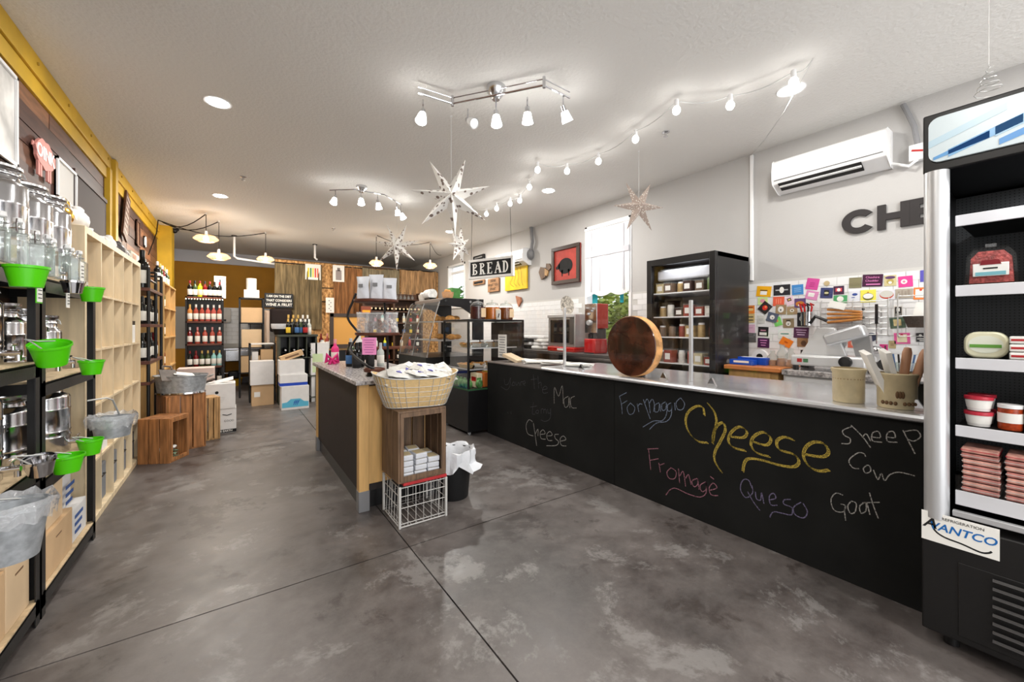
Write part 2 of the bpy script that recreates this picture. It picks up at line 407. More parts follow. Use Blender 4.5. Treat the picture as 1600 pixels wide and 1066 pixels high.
# burlap drapes
def drape(u0, u1, v0, v1, col, label, y=PY-.06, amp=.03, wv=9):
    a, b_ = P(u0, v0, y=y), P(u1, v0, y=y); zt = a.z; zb = P((u0+u1)/2, v1, y=y).z
    m = mat('drape_%d' % u0, clr(*col), rough=.95, noise=.5, nscale=3.5, stretch=(9, 2, .8), detail=7, bump=.4, bscale=90)
    t = thing('hanging_drape', label, 'curtain', ((a.x+b_.x)/2, y, 0))
    w_ = b_.x-a.x; mb = MB(); n = 60; vs = []; fs = []
    for j in range(9):
        q = j/8
        for i in range(n+1):
            s = i/n; zz = zt+(zb-zt)*q-.04*abs(math.sin(s*wv*1.3))*(1-q)
            vs.append((-w_/2+w_*s, amp*math.sin(s*wv*2*PI+.6*math.sin(q*3))*(.5+q*.5)-.012, zz))
    for j in range(8):
        for i in range(n): k = j*(n+1)+i; fs.append((k, k+1, k+n+2, k+n+1))
    mb.add(vs, fs).build('cloth', m, t)
    MB().cyl((-w_/2, 0, zt-.01), (w_/2, 0, zt-.01), .012).build('rod', m_blackm, t)
drape(429, 503, 409, 515, (122, 106, 78), 'olive brown burlap drape at the left end of the board partition', wv=4, amp=.04)
drape(521, 566, 415, 500, (150, 104, 66), 'rusty brown drape left of the hanging coffee bags', wv=4)
drape(566, 624, 417, 480, (134, 122, 98), 'greyish green drape behind the white coffee bags', wv=3, amp=.02)
drape(626, 682, 420, 482, (176, 138, 98), 'light tan streaked drape beside the small window', wv=5)

# left wall: yellow beam, posts, dark planks
yb = thing('beam', '', 'beam'); bpy.data.objects.remove(yb)
bm = MB().bx(XL, XL+.05, YF, 9.55, 3.12, H).build('trim_4', m_yel, bev=.004); tag(bm, kind='structure')
MB().bx(XL, XL+.035, YF, 9.55, 3.0, 3.115).build('lower_board', m_yel, bm, bev=.004)
m_bolt = K('painted_bolt', 170, 134, 40, rough=.4)
for i in range(12): MB().cyl((XL+.05, 1.6+i*.62, 3.2), (XL+.058, 1.6+i*.62, 3.2), .012, n=8).build('bolt', m_bolt, bm)
for n_, (ya, yb_) in ((5, (5.98, 6.2)),):
    o = MB().bx(XL, XL+.06, ya, ya+.1, 0, 3.12).bx(XL, XL+.085, ya+.11, yb_, 0, H-.01).build('trim_%d' % n_, m_yel, bev=.004); tag(o, kind='structure')
col = MB().bx(XL, -.93, 9.55, 9.95, 0, H).build('wall_column', m_yel, bev=.004); tag(col, kind='structure')
m_pl = [K('walnut_plank_a', 98, 66, 50, rough=.55, noise=.35, nscale=5, stretch=(6, .8, 6), detail=6),
        K('walnut_plank_b', 74, 48, 40, rough=.55, noise=.35, nscale=5, stretch=(6, .8, 6), detail=6),
        K('walnut_plank_c', 128, 88, 62, rough=.55, noise=.35, nscale=5, stretch=(6, .8, 6), detail=6)]
random.seed(3)
for k in range(13):
    z = 1.32+k*.13; y = .9-random.random()*.6
    while y < 9.5:
        l_ = random.uniform(.7, 1.5); e = min(y+l_, 9.54)
        MB().bx(XL, XL+.014+random.random()*.008, y+.002, e-.002, z+.002, min(z+.127, 2.998)).build('plank', m_pl[random.choice((0, 0, 1, 1, 2))], wl, smooth=False)
        y = e
# blackboard panels on the planks with yellow frames
m_bb = K('dark_slate_board', 62, 50, 50, rough=.7)
for q, (ya, yc) in enumerate(((4.9, 5.95),)):
    o = thing('wall_board', 'dark slate board on the plank wall beside the yellow post', 'board', (XL+.03, (ya+yc)/2, 2.2))
    h_ = (yc-ya)/2
    MB().bx(-.008, .004, -h_, h_, -.2, .52).build('panel', m_bb, o)
    for z_ in (-.22, .52): MB().bx(-.008, .014, -h_, h_, z_, z_+.035).build('frame_rail', m_pl[1], o)

# ceiling fixtures ------------------------------------------------------------
def downlight(u, v, label, e=E_DOWN):
    p = P(u, v, z=H); t = thing('downlight', label, 'ceiling light', (p.x, p.y, H), group='recessed ceiling lights')
    MB().lathe([(.075, -.001), (.095, -.006), (.1, 0)], n=28).build('trim_ring', m_white, t)
    MB().lathe([(.0005, -.007), (.074, -.007), (.076, -.002)], n=28).build('lens', m_down, t)
    light('downlight_lamp', 'AREA', (0, 0, -.012), e, (1, .97, .92), .15, (0, 0, 0), t)
downlight(340, 160, 'recessed downlight nearest the yellow beam, front left of the ceiling')
downlight(344, 306, 'recessed downlight left, beyond the front one above the wine shelves', 42)
downlight(1236, 140, 'recessed downlight beside the last string bulb, near the air conditioner', 20)
downlight(857, 298, 'recessed downlight right of the large paper star', 40)
downlight(703, 362, 'small far downlight below the large star, near the back', 60)
for (x, y, wh) in ((0, .4, 'left'), (2.2, -.6, 'centre'), (3.6, -.4, 'right')):  # added unseen downlights that brighten the room from around the camera
    t = thing('downlight', 'added unseen downlight above the photographer, %s side of the entrance' % wh, 'ceiling light', (x, y, H), group='added unseen lights over the entrance')
    MB().lathe([(.075, -.001), (.095, -.006), (.1, 0)], n=20).build('trim_ring', m_white, t)
    MB().lathe([(.0005, -.007), (.074, -.007), (.076, -.002)], n=20).build('lens', m_down, t)
    light('downlight_lamp', 'AREA', (0, 0, -.012), E_DOWN, (1, .97, .92), .15, (0, 0, 0), t)
for (u, v, l) in ((380, 276, 'small ceiling sprinkler left of the far track light'), (521, 357, 'tiny ceiling sprinkler near the far track light'), (1040, 206, 'ceiling sprinkler between string bulbs and brown star')):
    p = P(u, v, z=H); t = thing('sprinkler', l, 'sprinkler', (p.x, p.y, H))
    MB().lathe([(.035, 0), (.034, -.008), (.012, -.014), (.01, -.04), (.0005, -.042)], n=14).build('body', m_chrome, t)
    MB().lathe([(.0005, -.046), (.022, -.046), (.022, -.043), (.0005, -.043)], n=14).build('deflector', m_chrome, t)

# track light fixtures
def head(t, p, aim, lit=True, glare=False):
    """lamp head hanging at p (relative), aim = direction"""
    a = Vector(aim).normalized()
    MB().tube([(p[0], p[1], p[2]+.11), (p[0], p[1], p[2]+.03)], .006).build('stem', m_chrome, t)
    pv = Vector(p)+Vector((0, 0, .02))
    b = MB().cyl(pv-a*.015, pv+a*.03, .018, .02, 14).build('socket', m_chrome, t)
    c = MB().cyl(pv+a*.028, pv+a*.105, .026, .043, 18, caps=False)
    c.cyl(pv+a*.04, pv+a*.1, .024, .036, 18)
    c.build('glass_shade', m_lamp if lit else m_white, t)
    if lit:
        light('spot_lamp', 'SPOT', pv+a*.12, E_SPOT, (1, .97, .93), .04, rot=a.to_track_quat('-Z', 'Y').to_euler(), parent=t, spot=2.5)
def rel(u, v, z, o): p = P(u, v, z=z); return Vector((p.x, p.y, p.z))-Vector(o)
c0 = P(775, 136, z=H)
tl = thing('track_light', 'chrome zigzag track light with five glass spot heads, nearest on the ceiling', 'track light', (c0.x, c0.y, H))
MB().lathe([(.075, 0), (.075, -.03), (.05, -.07), (.028, -.1), (.0005, -.1)], n=28).build('canopy', m_steel, tl)
zb = H-.085
pts = [rel(u, v, zb, c0) for u, v in ((653, 145), (707, 162), (768, 150), (850, 133), (890, 153))]
for a, b in zip(pts[:-1], pts[1:]):
    MB().tube([a, b], .008, 8).build('bar', m_chrome, tl)
    MB().tube([a+Vector((0, 0, .045)), b+Vector((0, 0, .045))], .005, 8).build('bar', m_chrome, tl)
for p in (pts[1], pts[3]): MB().cyl(p-Vector((0, 0, .02)), p+Vector((0, 0, .06)), .012).build('joint', m_chrome, tl)
for (u, v, aim, lit) in ((661, 156, (-.3, -.3, -1), 1), (731, 170, (.1, -.7, -.5), 0), (775, 158, (.0, -.1, -1), 1), (824, 152, (.1, .1, -1), 1), (880, 150, (.6, .1, -1), 1)):
    q = rel(u, v, zb, c0); head(tl, q+Vector((0, 0, -.11)), aim, bool(lit))
c1 = P(565, 291, z=H)
tl = thing('track_light', 'farther small track light with five glowing heads left of the big star', 'track light', (c1.x, c1.y, H))
MB().lathe([(.07, 0), (.07, -.03), (.03, -.08), (.0005, -.08)], n=20).build('canopy', m_steel, tl)
pts = [rel(u, v, zb, c1) for u, v in ((515, 297), (552, 296), (600, 304), (628, 320))]
for a, b in zip(pts[:-1], pts[1:]): MB().tube([a, b], .008, 8).build('bar', m_chrome, tl)
for (u, v, aim) in ((524, 298, (-.3, -.3, -1)), (564, 298, (0, -.2, -1)), (590, 305, (.2, 0, -1)), (620, 316, (.3, .2, -1)), (626, 323, (.4, -.2, -1))):
    head(tl, rel(u, v, zb, c1)+Vector((0, 0, -.1)), aim)

# string lights
m_cordw = K('white_cord', 200, 200, 198, rough=.6); m_cordb = K('black_cord', 34, 30, 28, rough=.6)
bulbs = [(1240, 112), (1141, 150), (1057, 158), (993, 205), (935, 241), (886, 257), (840, 255), (827, 283), (812, 305), (797, 310), (776, 318), (760, 327)]
zs = H-.05
wp = [P(1270, 92, z=H-.005)]+[P(u, v, z=zs) for u, v in bulbs]+[P(738, 323, z=H-.005)]
sl = thing('string_light', 'white cord of round festoon bulbs running along the ceiling', 'string lights', (wp[0].x, wp[0].y, H))
o0 = Vector((wp[0].x, wp[0].y, H)); cordpts = []
for a, b in zip(wp[:-1], wp[1:]):
    for k in range(6):
        t_ = k/6; q = a.lerp(b, t_)-o0; q.z -= .035*math.sin(PI*t_); cordpts.append(q)
cordpts.append(wp[-1]-o0); MB().tube(cordpts, .004, 5).build('cord', m_cordw, sl)
for (u, v) in bulbs:
    q = P(u, v, z=zs)-o0
    sk = MB().cyl(q+Vector((0, 0, .01)), q+Vector((0, 0, -.045)), .017, .019, 12).build('socket', m_white, sl)
    MB().ball(q+Vector((0, 0, -.075)), .031, 14, 10, 1.1).build('bulb', m_bulb, sl)
    light('festoon_lamp', 'POINT', q+Vector((0, 0, -.13)), E_BULB, (1, .97, .93), .03, parent=sl)
a, b, c = P(1270, 92, z=H-.01), P(1195, 215, z=3.2), P(1176, 240, x=XR-.01)
o = MB().tube([a, a.lerp(b, .5)-Vector((0, 0, .05)), b-Vector((0, 0, .02)), c, (XR-.01, c.y, 2.9)], .004, 5).build('power_cord', m_cordw); tag(o, 'thin white cord from the ceiling hook down to the wall conduit', 'cord')
o = MB().bx(XR-.03, XR-.001, 2.0, 2.03, 1.9, H-.02).build('wall_conduit', m_white, bev=.004); tag(o, 'white vertical cable conduit on the wall between fridge and air conditioner', 'conduit')

# pendants with swagged cord
m_amber = mat('smoked_glass_shade', clr(226, 190, 150), rough=.12, alpha=.42, metal=.3)
def pendant(u, vhook, vb, r, label, tint=None):
    p = P(u, vhook, z=H-.005); dpt = (CAMH-H)/((HZ-vhook)/FPX)*-1
    zb_ = CAMH+(HZ-vb)/FPX*dpt
    t = thing('pendant_lamp', label, 'pendant lamp', (p.x, p.y, H))
    z = zb_-H
    MB().lathe([(.014, 0), (.014, -.03), (.0005, -.032)], n=10).build('hook', m_white, t)
    MB().tube([(0, 0, -.02), (0, 0, z+.12)], .006, 6).build('cord', m_cordb, t)
    MB().lathe([(.0005, z+.13), (.02, z+.13), (.022, z+.06), (.03, z+.05), (.0005, z+.05)], n=12).build('socket', m_white, t)
    MB().lathe([(.03, z+.075), (r*.7, z+.055), (r, z+.005), (r*.98, z-.008), (r*.6, z-.05)], n=28).build('shade', m_amber, t)
    MB().ball((0, 0, z+.005), .04, 12, 8).build('bulb', m_warm, t)
    light('pendant_bulb', 'POINT', (0, 0, z-.075), E_PEND, (1, .91, .78), .03, parent=t)
    return Vector((p.x, p.y, H))
ph = [pendant(322, 333, 374, .17, 'amber glass pendant nearest the yellow column, hung highest'), pendant(342, 345, 402, .17, 'clear glass pendant blazing brightly, second from the column'),
      pendant(415, 363, 406, .15, 'amber glass pendant over the burlap drape end'), pendant(588, 368, 412, .14, 'warm pendant between the small star and coffee bags'), pendant(672, 379, 416, .15, 'warm flat glass pendant nearest the small window')]
start = P(232, 398, x=XL+.06)
sw = thing('swag_cable', 'dark twisted cords swagged from the left wall to the pendant hooks', 'cord', start)
top = P(247, 344, z=H-.02)
for hk in ph[:3]:
    pts = [start, top.lerp(start, .45)+Vector((.03, 0, .03)), top]
    for k in range(1, 9):
        q = top.lerp(hk, k/8); q.z = H-.02-.16*math.sin(PI*k/8); pts.append(q)
    MB().tube([Vector(p_)-start for p_ in pts], .008, 6).build('cord', m_cordb, sw)
sw = thing('swag_cable', 'dark cord swagged between the two rear pendants and the wall', 'cord', ph[3])
for a, b in ((ph[3], ph[4]), (ph[4], P(692, 398, x=XR-.02))):
    MB().tube([a.lerp(b, k/8)-Vector((0, 0, .12*math.sin(PI*k/8)))-ph[3] for k in range(9)], .006, 6).build('cord', m_cordb, sw)
# ceiling pipes
for q, (u, v, dr) in enumerate(((366, 368, .42), (492, 382, .3))):
    p = P(u, v, z=H); t = thing('ceiling_pipe', ['white sprinkler pipe dropping from the ceiling between pendants', 'white pipe dropping to the top of the burlap partition'][q], 'pipe', (p.x, p.y, H))
    MB().lathe([(.05, 0), (.05, -.012), (.0005, -.013)], n=14).build('flange', m_blackm, t)
    MB().tube([(0, 0, 0), (0, 0, -dr), (.05, 0, -dr-.04)]+([(.9, .4, -dr-.05)] if q == 0 else []), .022, 10).build('pipe', m_white, t)
p = P(267, 357, z=H); t = thing('security_camera', 'small black dome camera on the ceiling beside the yellow column', 'camera', (p.x+.05, p.y, H))
MB().lathe([(.07, 0), (.07, -.03), (.0005, -.03)], n=16).build('base', m_black, t); MB().ball((0, 0, -.035), .05, 14, 8).build('dome', m_black, t)

# paper stars
def star(u, v, d, R_, npt, label, m, rz=0., hook=None, spots=True, tilt=0.):
    c = P(u, v, d=d); t = thing('paper_star', label, 'paper star', c)
    sv = rz
    inner = R_*.3; dep = R_*.3
    for k in range(npt):
        a0 = tilt+2*PI*k/npt; aL, aR = a0-PI/npt, a0+PI/npt
        f = lambda r, a, y: Matrix.Rotation(sv, 3, 'Z') @ Vector((r*math.sin(a), y, r*math.cos(a)))
        vs = [f(R_, a0, 0), f(inner, aL, 0), f(inner, aR, 0), f(0, 0, -dep), f(0, 0, dep)]
        o = MB().add(vs, [(0, 1, 3), (0, 3, 2), (0, 4, 1), (0, 2, 4)]).build('ray', m, t, smooth=False)
    hk = Vector((0, 0, H-c.z))
    MB().tube([(0, 0, inner), hk], .0022, 5).build('hanging_thread', m_cordw, t)
    MB().tube([hk-Vector((0, 0, .004)), hk], .01, 8).build('ceiling_hook', m_white, t)
def starmat(name, base, spot, sc_=16):
    m = K(name, *base, rough=.85); nt = m.node_tree; N = nt.nodes; L = nt.links; b = N['Principled BSDF']
    tc = N.new('ShaderNodeTexCoord'); vo = N.new('ShaderNodeTexVoronoi'); vo.inputs['Scale'].default_value = sc_; L.new(tc.outputs['Object'], vo.inputs['Vector'])
    r = N.new('ShaderNodeValToRGB'); L.new(vo.outputs['Distance'], r.inputs[0])
    r.color_ramp.elements[0].position = .28; r.color_ramp.elements[1].position = .36
    r.color_ramp.elements[0].color = (*clr(*spot), 1); r.color_ramp.elements[1].color = (*clr(*base), 1)
    L.new(r.outputs[0], b.inputs['Base Color']); return m
ms1 = starmat('printed_white_star_paper', (232, 229, 224), (120, 104, 96), 20)
ms2 = starmat('punched_tan_star_paper', (176, 160, 150), (226, 222, 214), 48)
star(705, 308, 3.5, .36, 7, 'largest white printed paper star hanging mid room', ms1, -YAW+.15, tilt=.35)
star(620, 385, 6.6, .4, 7, 'smaller white paper star behind the largest one', ms1, -YAW-.1, tilt=.45)
star(718, 384, 6.0, .3, 7, 'white printed paper star turned edge-on left of the bread sign', ms1, -YAW+1.1, tilt=.15)
star(998, 323, 4.2, .29, 6, 'tan punched paper star hanging in front of the shaded window', ms2, -YAW+.2, tilt=.5)
# ================================================================ LEFT SIDE
# black boltless racks
m_board = K('particle_board', 206, 182, 146, rough=.8, noise=.2, nscale=30)
def rack(y0, y1, levels, label):
    t = thing('storage_rack', label, 'rack', (-.95, (y0+y1)/2, 0)); hw = (y1-y0)/2; xf, xb = .195, -.185
    for (x, sx) in ((xf, -1), (xb, 1)):
        for (y, sy) in ((-hw, 1), (hw, -1)):
            m = MB().bx(x, x+sx*.004, y, y+sy*.05, 0, levels[-1]+.02).bx(x, x+sx*.04, y, y+sy*.004, 0, levels[-1]+.02)
            m.build('post', m_blackm, t, smooth=False)
    for z in levels:
        m = MB().bx(xf-.012, xf, -hw+.004, hw-.004, z-.075, z-.008).bx(xf-.03, xf, -hw+.004, hw-.004, z-.02, z-.014)
        m.build('front_beam', m_blackm, t, smooth=False)
        MB().bx(xb, xb+.012, -hw+.004, hw-.004, z-.075, z-.008).bx(xb, xf-.012, -hw+.004, -hw+.016, z-.06, z-.01).bx(xb, xf-.012, hw-.016, hw-.004, z-.06, z-.01).build('rear_beam', m_blackm, t, smooth=False)
        MB().bx(xb+.014, xf-.0, -hw+.018, hw-.018, z-.012, z).build('shelf_board', m_board, t, smooth=False)
    return t
LA = [.12, .75, 1.24, 1.66]; LB = [.12, .67, 1.14, 1.65]
rack(1.94, 2.84, LA, 'black steel rack at the very left edge of the picture')
rack(2.86, 3.77, LB, 'black steel rack of oil canisters beside the birch cube shelf')

m_dent = K('hammered_steel', 205, 205, 208, rough=.16, metal=1., bump=.08, bscale=14)
def fusto(x, y, z, r, h, label, tall=True, handle=True, group=None, writing=False):
    t = thing('oil_canister', label, 'canister', (x, y, z))
    rn = r*.76; hs = h-.1
    prof = [(r*.97, 0), (r, .006), (r, hs*.28), (r*1.025, hs*.3), (r, hs*.32), (r, hs*.38), (r*1.025, hs*.4), (r, hs*.42), (r, hs*.78), (r*1.02, hs*.8), (r, hs*.82), (r, hs), (r*.97, hs+.012), (rn*1.04, hs+.028), (rn, hs+.036), (rn, h-.03)]
    bb_ = MB().lathe(prof, n=32).build('body', m_dent, t)
    ld_ = MB().lathe([(rn, h-.05), (rn*1.06, h-.046), (rn*1.06, h-.04), (rn, h-.034), (rn*1.02, h-.022), (rn*1.12, h-.012), (rn*1.12, h), (rn, h+.002), (rn*.95, h-.006), (.0005, h-.006)], n=28).build('lid', m_steel, t)
    if handle:
        MB().tube([(rn*1.02, rn*.5*0, h-.04)]+[(rn*1.25*math.cos(a), 0, h-.05+.05*math.sin(a)) for a in [PI*k/8 for k in range(9)]]+[(-rn*1.02, 0, h-.04)], .004, 6).build('handle', m_wire, ld_)
    sp_ = MB().cyl((r*.95, 0, .05), (r+.055, 0, .05), .014).cyl((r+.045, 0, .06), (r+.045, 0, .015), .011).build('spigot', m_chrome, t); MB().cyl((r+.03, 0, .055), (r+.03, 0, .085), .006).cyl((r+.03, -.03, .085), (r+.03, .03, .085), .007).build('lever', m_chrome, sp_)
    if writing: text('SUPE', 'embossed_lettering', K('engraved_grey', 60, 60, 62, rough=.5), t, (r+.003, 0, hs*.66), R_PX, .05)
    return t
fusto(-.965, 3.03, 1.65, .12, .54, 'large steel oil canister nearest the wall sign, top shelf')
fusto(-.94, 3.28, 1.65, .115, .52, 'middle large steel oil canister on the top shelf')
fusto(-.93, 3.54, 1.65, .115, .53, 'steel oil canister on the top shelf right beside the birch cubes')
fusto(-.93, 2.66, 1.24, .115, .36, 'steel canister on the second shelf at the picture edge')
fusto(-.965, 3.06, 1.14, .105, .38, 'steel canister behind the twin black posts, second shelf')
fusto(-.95, 3.3, 1.14, .095, .36, 'slim steel canister with wire handle, second shelf')
fusto(-.93, 3.53, 1.14, .08, .33, 'narrowest steel canister at the right end of the second shelf')
fusto(-.925, 2.6, .75, .125, .43, 'large canister with embossed lettering on the low left shelf', writing=True)
fusto(-.96, 3.1, .67, .11, .4, 'dark reflecting canister between the posts on the low shelf')
fusto(-.93, 3.46, .67, .13, .42, 'wide squat canister on the low shelf by the second post')
# swing-top glass cruets
m_glassb = glassmat('bottle_glass_clear', (.9, .94, .92), film=.1, rough=.05, gloss=1.8)
cr = None
for i, (x, y, l) in enumerate(((-.8, 2.6, 'glass swing-top bottle furthest left on the top shelf edge'), (-.79, 2.72, 'glass swing-top bottle beside the leftmost one'), (-.8, 2.95, 'glass swing-top bottle just right of the twin posts'), (-.79, 3.06, 'glass swing-top bottle in front of the middle canister'),
                  (-.8, 3.17, 'glass swing-top bottle left of the price tag'), (-.79, 3.36, 'glass swing-top bottle in front of the third canister'), (-.8, 3.47, 'glass swing-top bottle second from the right end'), (-.79, 3.58, 'glass swing-top bottle at the right end of the top shelf'))):
    z = 1.66 if y < 2.84 else 1.65
    if cr is None:
        cr = thing('glass_bottle', l, 'bottle', (x, y, z), group='swing-top bottles')
        MB().box((0, 0, .085), (.07, .07, .15)).lathe([(.033, .15), (.022, .17), (.016, .185), (.016, .205)], n=12).build('body', m_glassb, cr, bev=.006)
        MB().lathe([(.012, .205), (.017, .21), (.015, .228), (.0005, .232)], n=12).build('stopper', m_white, cr)
        MB().tube([(0, .02, .16), (0, .03, .195), (0, .018, .222), (0, -.018, .222), (0, -.03, .195), (0, -.02, .16)], .003, 5).tube([(.0, .022, .182), (.022, .0, .182), (0, -.022, .182), (-.022, 0, .182), (0, .022, .182)], .003, 5).build('wire_bail', m_chrome, cr)
    else: dup(cr, (x, y, z), random.uniform(-.3, .3), l)
# pails hooked on taps
def pail(u, v, r, h, m, label, name='hanging_pail', x=-.68, tilt=0., rs=.72, tagd=False, bag=False):
    p = P(u, v, x=x); t = thing(name, label, 'bucket', p)
    R_ = Matrix.Rotation(tilt, 4, 'X')
    MB().shell([(r*rs, -h), (r*.97, -.012), (r*1.04, -.01), (r*1.04, 0)], n=28, mtx=R_).build('body', m, t)
    MB().tube([R_ @ Vector((0, r, -.01)), (-.045, r*.6, .01), (-.075, 0, .02), (-.045, -r*.6, .01), R_ @ Vector((0, -r, -.01))], .003, 6).build('handle', m_wire, t)
    if bag:
        mb = MB(); n = 24
        for k in range(5):
            pass
        prof = [(r*.9, -.06), (r*1.0, -.005), (r*1.14, .02), (r*1.2, -.01), (r*1.13, -.05)]
        vs = []; fs = []
        for j, (rr, z) in enumerate(prof):
            for i in range(n):
                a = 2*PI*i/n; q = rr*(1+.07*math.sin(i*2.3+j)); vs.append((q*math.cos(a), q*math.sin(a), z+.012*math.sin(i*3.1+j*2)))
        for j in range(len(prof)-1):
            for i in range(n): fs.append((j*n+i, j*n+(i+1) % n, (j+1)*n+(i+1) % n, (j+1)*n+i))
        mb.add(vs, fs).build('plastic_liner', m_bag, t)
    return t
pail(42, 416, .062, .085, m_green, 'green pail hanging from the top shelf at the left edge')
pail(143, 449, .055, .085, m_green, 'green pail hanging from the top shelf beside the birch cubes')
pail(78, 537, .068, .1, m_green, 'tilted green pail hanging on the post at the second shelf', tilt=.3)
pail(143, 563, .055, .083, m_green, 'green pail at the right end of the second shelf')
pail(105, 711, .062, .085, m_green, 'green pail hanging lowest, left of the second post')
pail(141, 686, .055, .088, m_green, 'green pail hanging low in front of the second post')
pail(61, 716, .05, .075, m_chrome, 'small shiny steel pail hanging on the near post', tilt=.25)
pail(114, 439, .045, .065, m_chrome, 'tiny steel pail hanging beside the paper tag, top shelf')
pail(14, 790, .1, .19, m_galv, 'galvanised bucket with plastic liner hung at the left edge', x=-.655, bag=True)
t = pail(176, 652, .1, .12, m_galv, 'grey zinc bucket with plastic film hung on the second post', x=-.63, rs=.82, bag=True)
MB().tube([(-.09, -.11, .13), (-.02, -.04, .13), (0, 0, .11), (.02, .07, 0)], .005).build('hook_arm', m_wire, t)
# paper tags on rack
for q, (u, v, w_, h_, l) in enumerate(((61, 457, .07, .1, 'green bordered price card hanging on the near black post'), (106, 468, .05, .09, 'white price card hanging under the tiny steel pail'), (128, 425, .07, .12, 'white folded price card standing beside the top right canister'))):
    p = P(u, v, x=-.735 if q < 2 else -.76); t = thing('price_card', l, 'card', p)
    MB().box((0, 0, 0), (.003, w_, h_)).build('card', m_green if q == 0 else m_paper, t)
    if q == 0: MB().box((.002, 0, 0), (.002, w_*.85, h_*.88)).build('paper', m_paper, t)
    for k in range(4): MB().box((.0035, 0, h_*(.28-.18*k)), (.001, w_*.6, .004)).build('print_line', m_ink, t)
# boxes on the bottom shelves
def carton(name, label, x0, x1, y0, y1, z, h, m, rz=0, tape=True, cat='box', group=None, flaps=True):
    t = thing(name, label, cat, ((x0+x1)/2, (y0+y1)/2, z), rz, group); a, b = (x1-x0)/2, (y1-y0)/2
    MB().bx(-a, a, -b, b, 0, h).build('body', m, t, bev=.003)
    if flaps:
        MB().bx(-a*.995, a*.995, -b, -.0015, h, h+.003).build('flap', m, t); MB().bx(-a*.995, a*.995, .0015, b, h, h+.003).build('flap', m, t)
    return t
B0 = .122
bx_ = [(-1.13, -.77, 2.02, 2.3, B0, .26, m_kraft2, 'kraft box in the lower row at the left edge'), (-1.13, -.775, 2.31, 2.55, B0, .27, m_kraft, 'kraft box low on the shelf, second from the left edge'),
       (-1.13, -.775, 2.56, 2.79, B0, .28, m_kraft2, 'kraft box low beside the near black post'), (-1.13, -.79, 2.3, 2.55, B0+.277, .22, m_kraft, 'kraft box stacked behind the plastic lined bucket'), (-1.13, -.785, 2.56, 2.79, B0+.287, .2, m_kraft2, 'upper kraft box beside the near black post'),
       (-1.13, -.77, 2.91, 3.37, B0, .23, m_kraft, 'long kraft box at the bottom between the two posts'), (-1.13, -.785, 2.93, 3.27, B0+.236, .24, m_kraft2, 'kraft box stacked on the long one between the posts'), (-1.13, -.78, 3.41, 3.68, B0, .19, m_cartonw, 'white box with blue print low beside the second post'), (-1.13, -.83, 3.38, 3.6, B0+.196, .2, m_cartonw, 'white wrapped carton above the blue printed box')]
for (x0, x1, y0, y1, z, h, m, l) in bx_:
    t = carton('cardboard_box', l, x0, x1, y0, y1, z, h, m)
    if 'blue print' in l:
        for k in range(3): MB().bx(.176, .178, -.09, .02+.02*k, .04+.045*k, .06+.045*k).build('printed_band', K('blue_print', 60, 90, 150), t)
    elif m is not m_cartonw: MB().bx((x1-x0)/2, (x1-x0)/2+.001, -.03, .05, h*.72, h*.75).build('printed_mark', K('brown_print', 120, 90, 66), t)

# birch cube shelf 5x5
ks = thing('cube_shelf', 'tall pale birch cube shelf with five columns of square openings', 'shelf', (-1.0, 4.77, 0))
y0, y1 = 3.8-4.77, 5.73-4.77; xf, xb = .19, -.14; ztop = 2.08; tk = .045
MB().bx(xb, xf, y0, y0+tk, .0, ztop).build('side_panel', m_birch, ks, bev=.002); MB().bx(xb, xf, y1-tk, y1, .0, ztop).build('side_panel', m_birch, ks, bev=.002)
MB().bx(xb, xf, y0+tk, y1-tk, ztop-tk, ztop).build('top_panel', m_birch, ks, bev=.002); MB().bx(xb, xf, y0+tk, y1-tk, 0, tk).build('bottom_panel', m_birch, ks, bev=.002)
MB().bx(xb, xb+.008, y0+tk, y1-tk, tk, ztop-tk).build('back_panel', m_birch, ks, smooth=False)
cw = (y1-y0-2*tk)/5; ch = (ztop-2*tk)/5
for i in range(1, 5): MB().bx(xb+.008, xf-.002, y0+tk+cw*i-.008, y0+tk+cw*i+.008, tk, ztop-tk).build('divider', m_birch, ks, smooth=False)
for i in range(1, 5):
    for j in range(5): MB().bx(xb+.008, xf-.003, y0+tk+cw*j+.008, y0+tk+cw*(j+1)-.008, tk+ch*i-.008, tk+ch*i+.008).build('shelf_board', m_birch, ks, smooth=False)
cell = lambda i, j: (4.77+y0+tk+cw*(i+.5), tk+ch*j+(.008 if j else 0))
m_greyb = K('grey_fabric_bin', 128, 132, 138, rough=.6, noise=.1)
names = ['leftmost', 'second', 'middle', 'fourth', 'rightmost']
for i in range(5):
    y, z = cell(i, 0)
    t = thing('storage_bin', '%s grey storage bin in the bottom row of the birch shelf' % names[i], 'bin', (-.985, y, z))
    bb_ = MB().box((0, 0, .14), (.27, .3, .28)).build('body', m_greyb, t, bev=.008)
    MB().tube([(.135, -.05, .2), (.15, -.05, .2), (.15, .05, .2), (.135, .05, .2)], .005).build('handle', m_blackm, bb_)
for (i, j, l, c) in ((4, 3, 'dark topped white product card box in the upper right cube', 1), (2, 1, 'white packages in a lower cube of the birch shelf', 0), (1, 1, 'pale leaflets pile in a lower left cube', 0)):
    y, z = cell(i, j); t = thing('display_box', l, 'box', (-.86, y, z))
    MB().box((0, 0, .09), (.06, .16, .18)).build('body', m_paper, t, bev=.003)
    MB().box((0, 0, .2), (.06, .16, .04)).build('lid', m_black if c else m_cartonw, t)
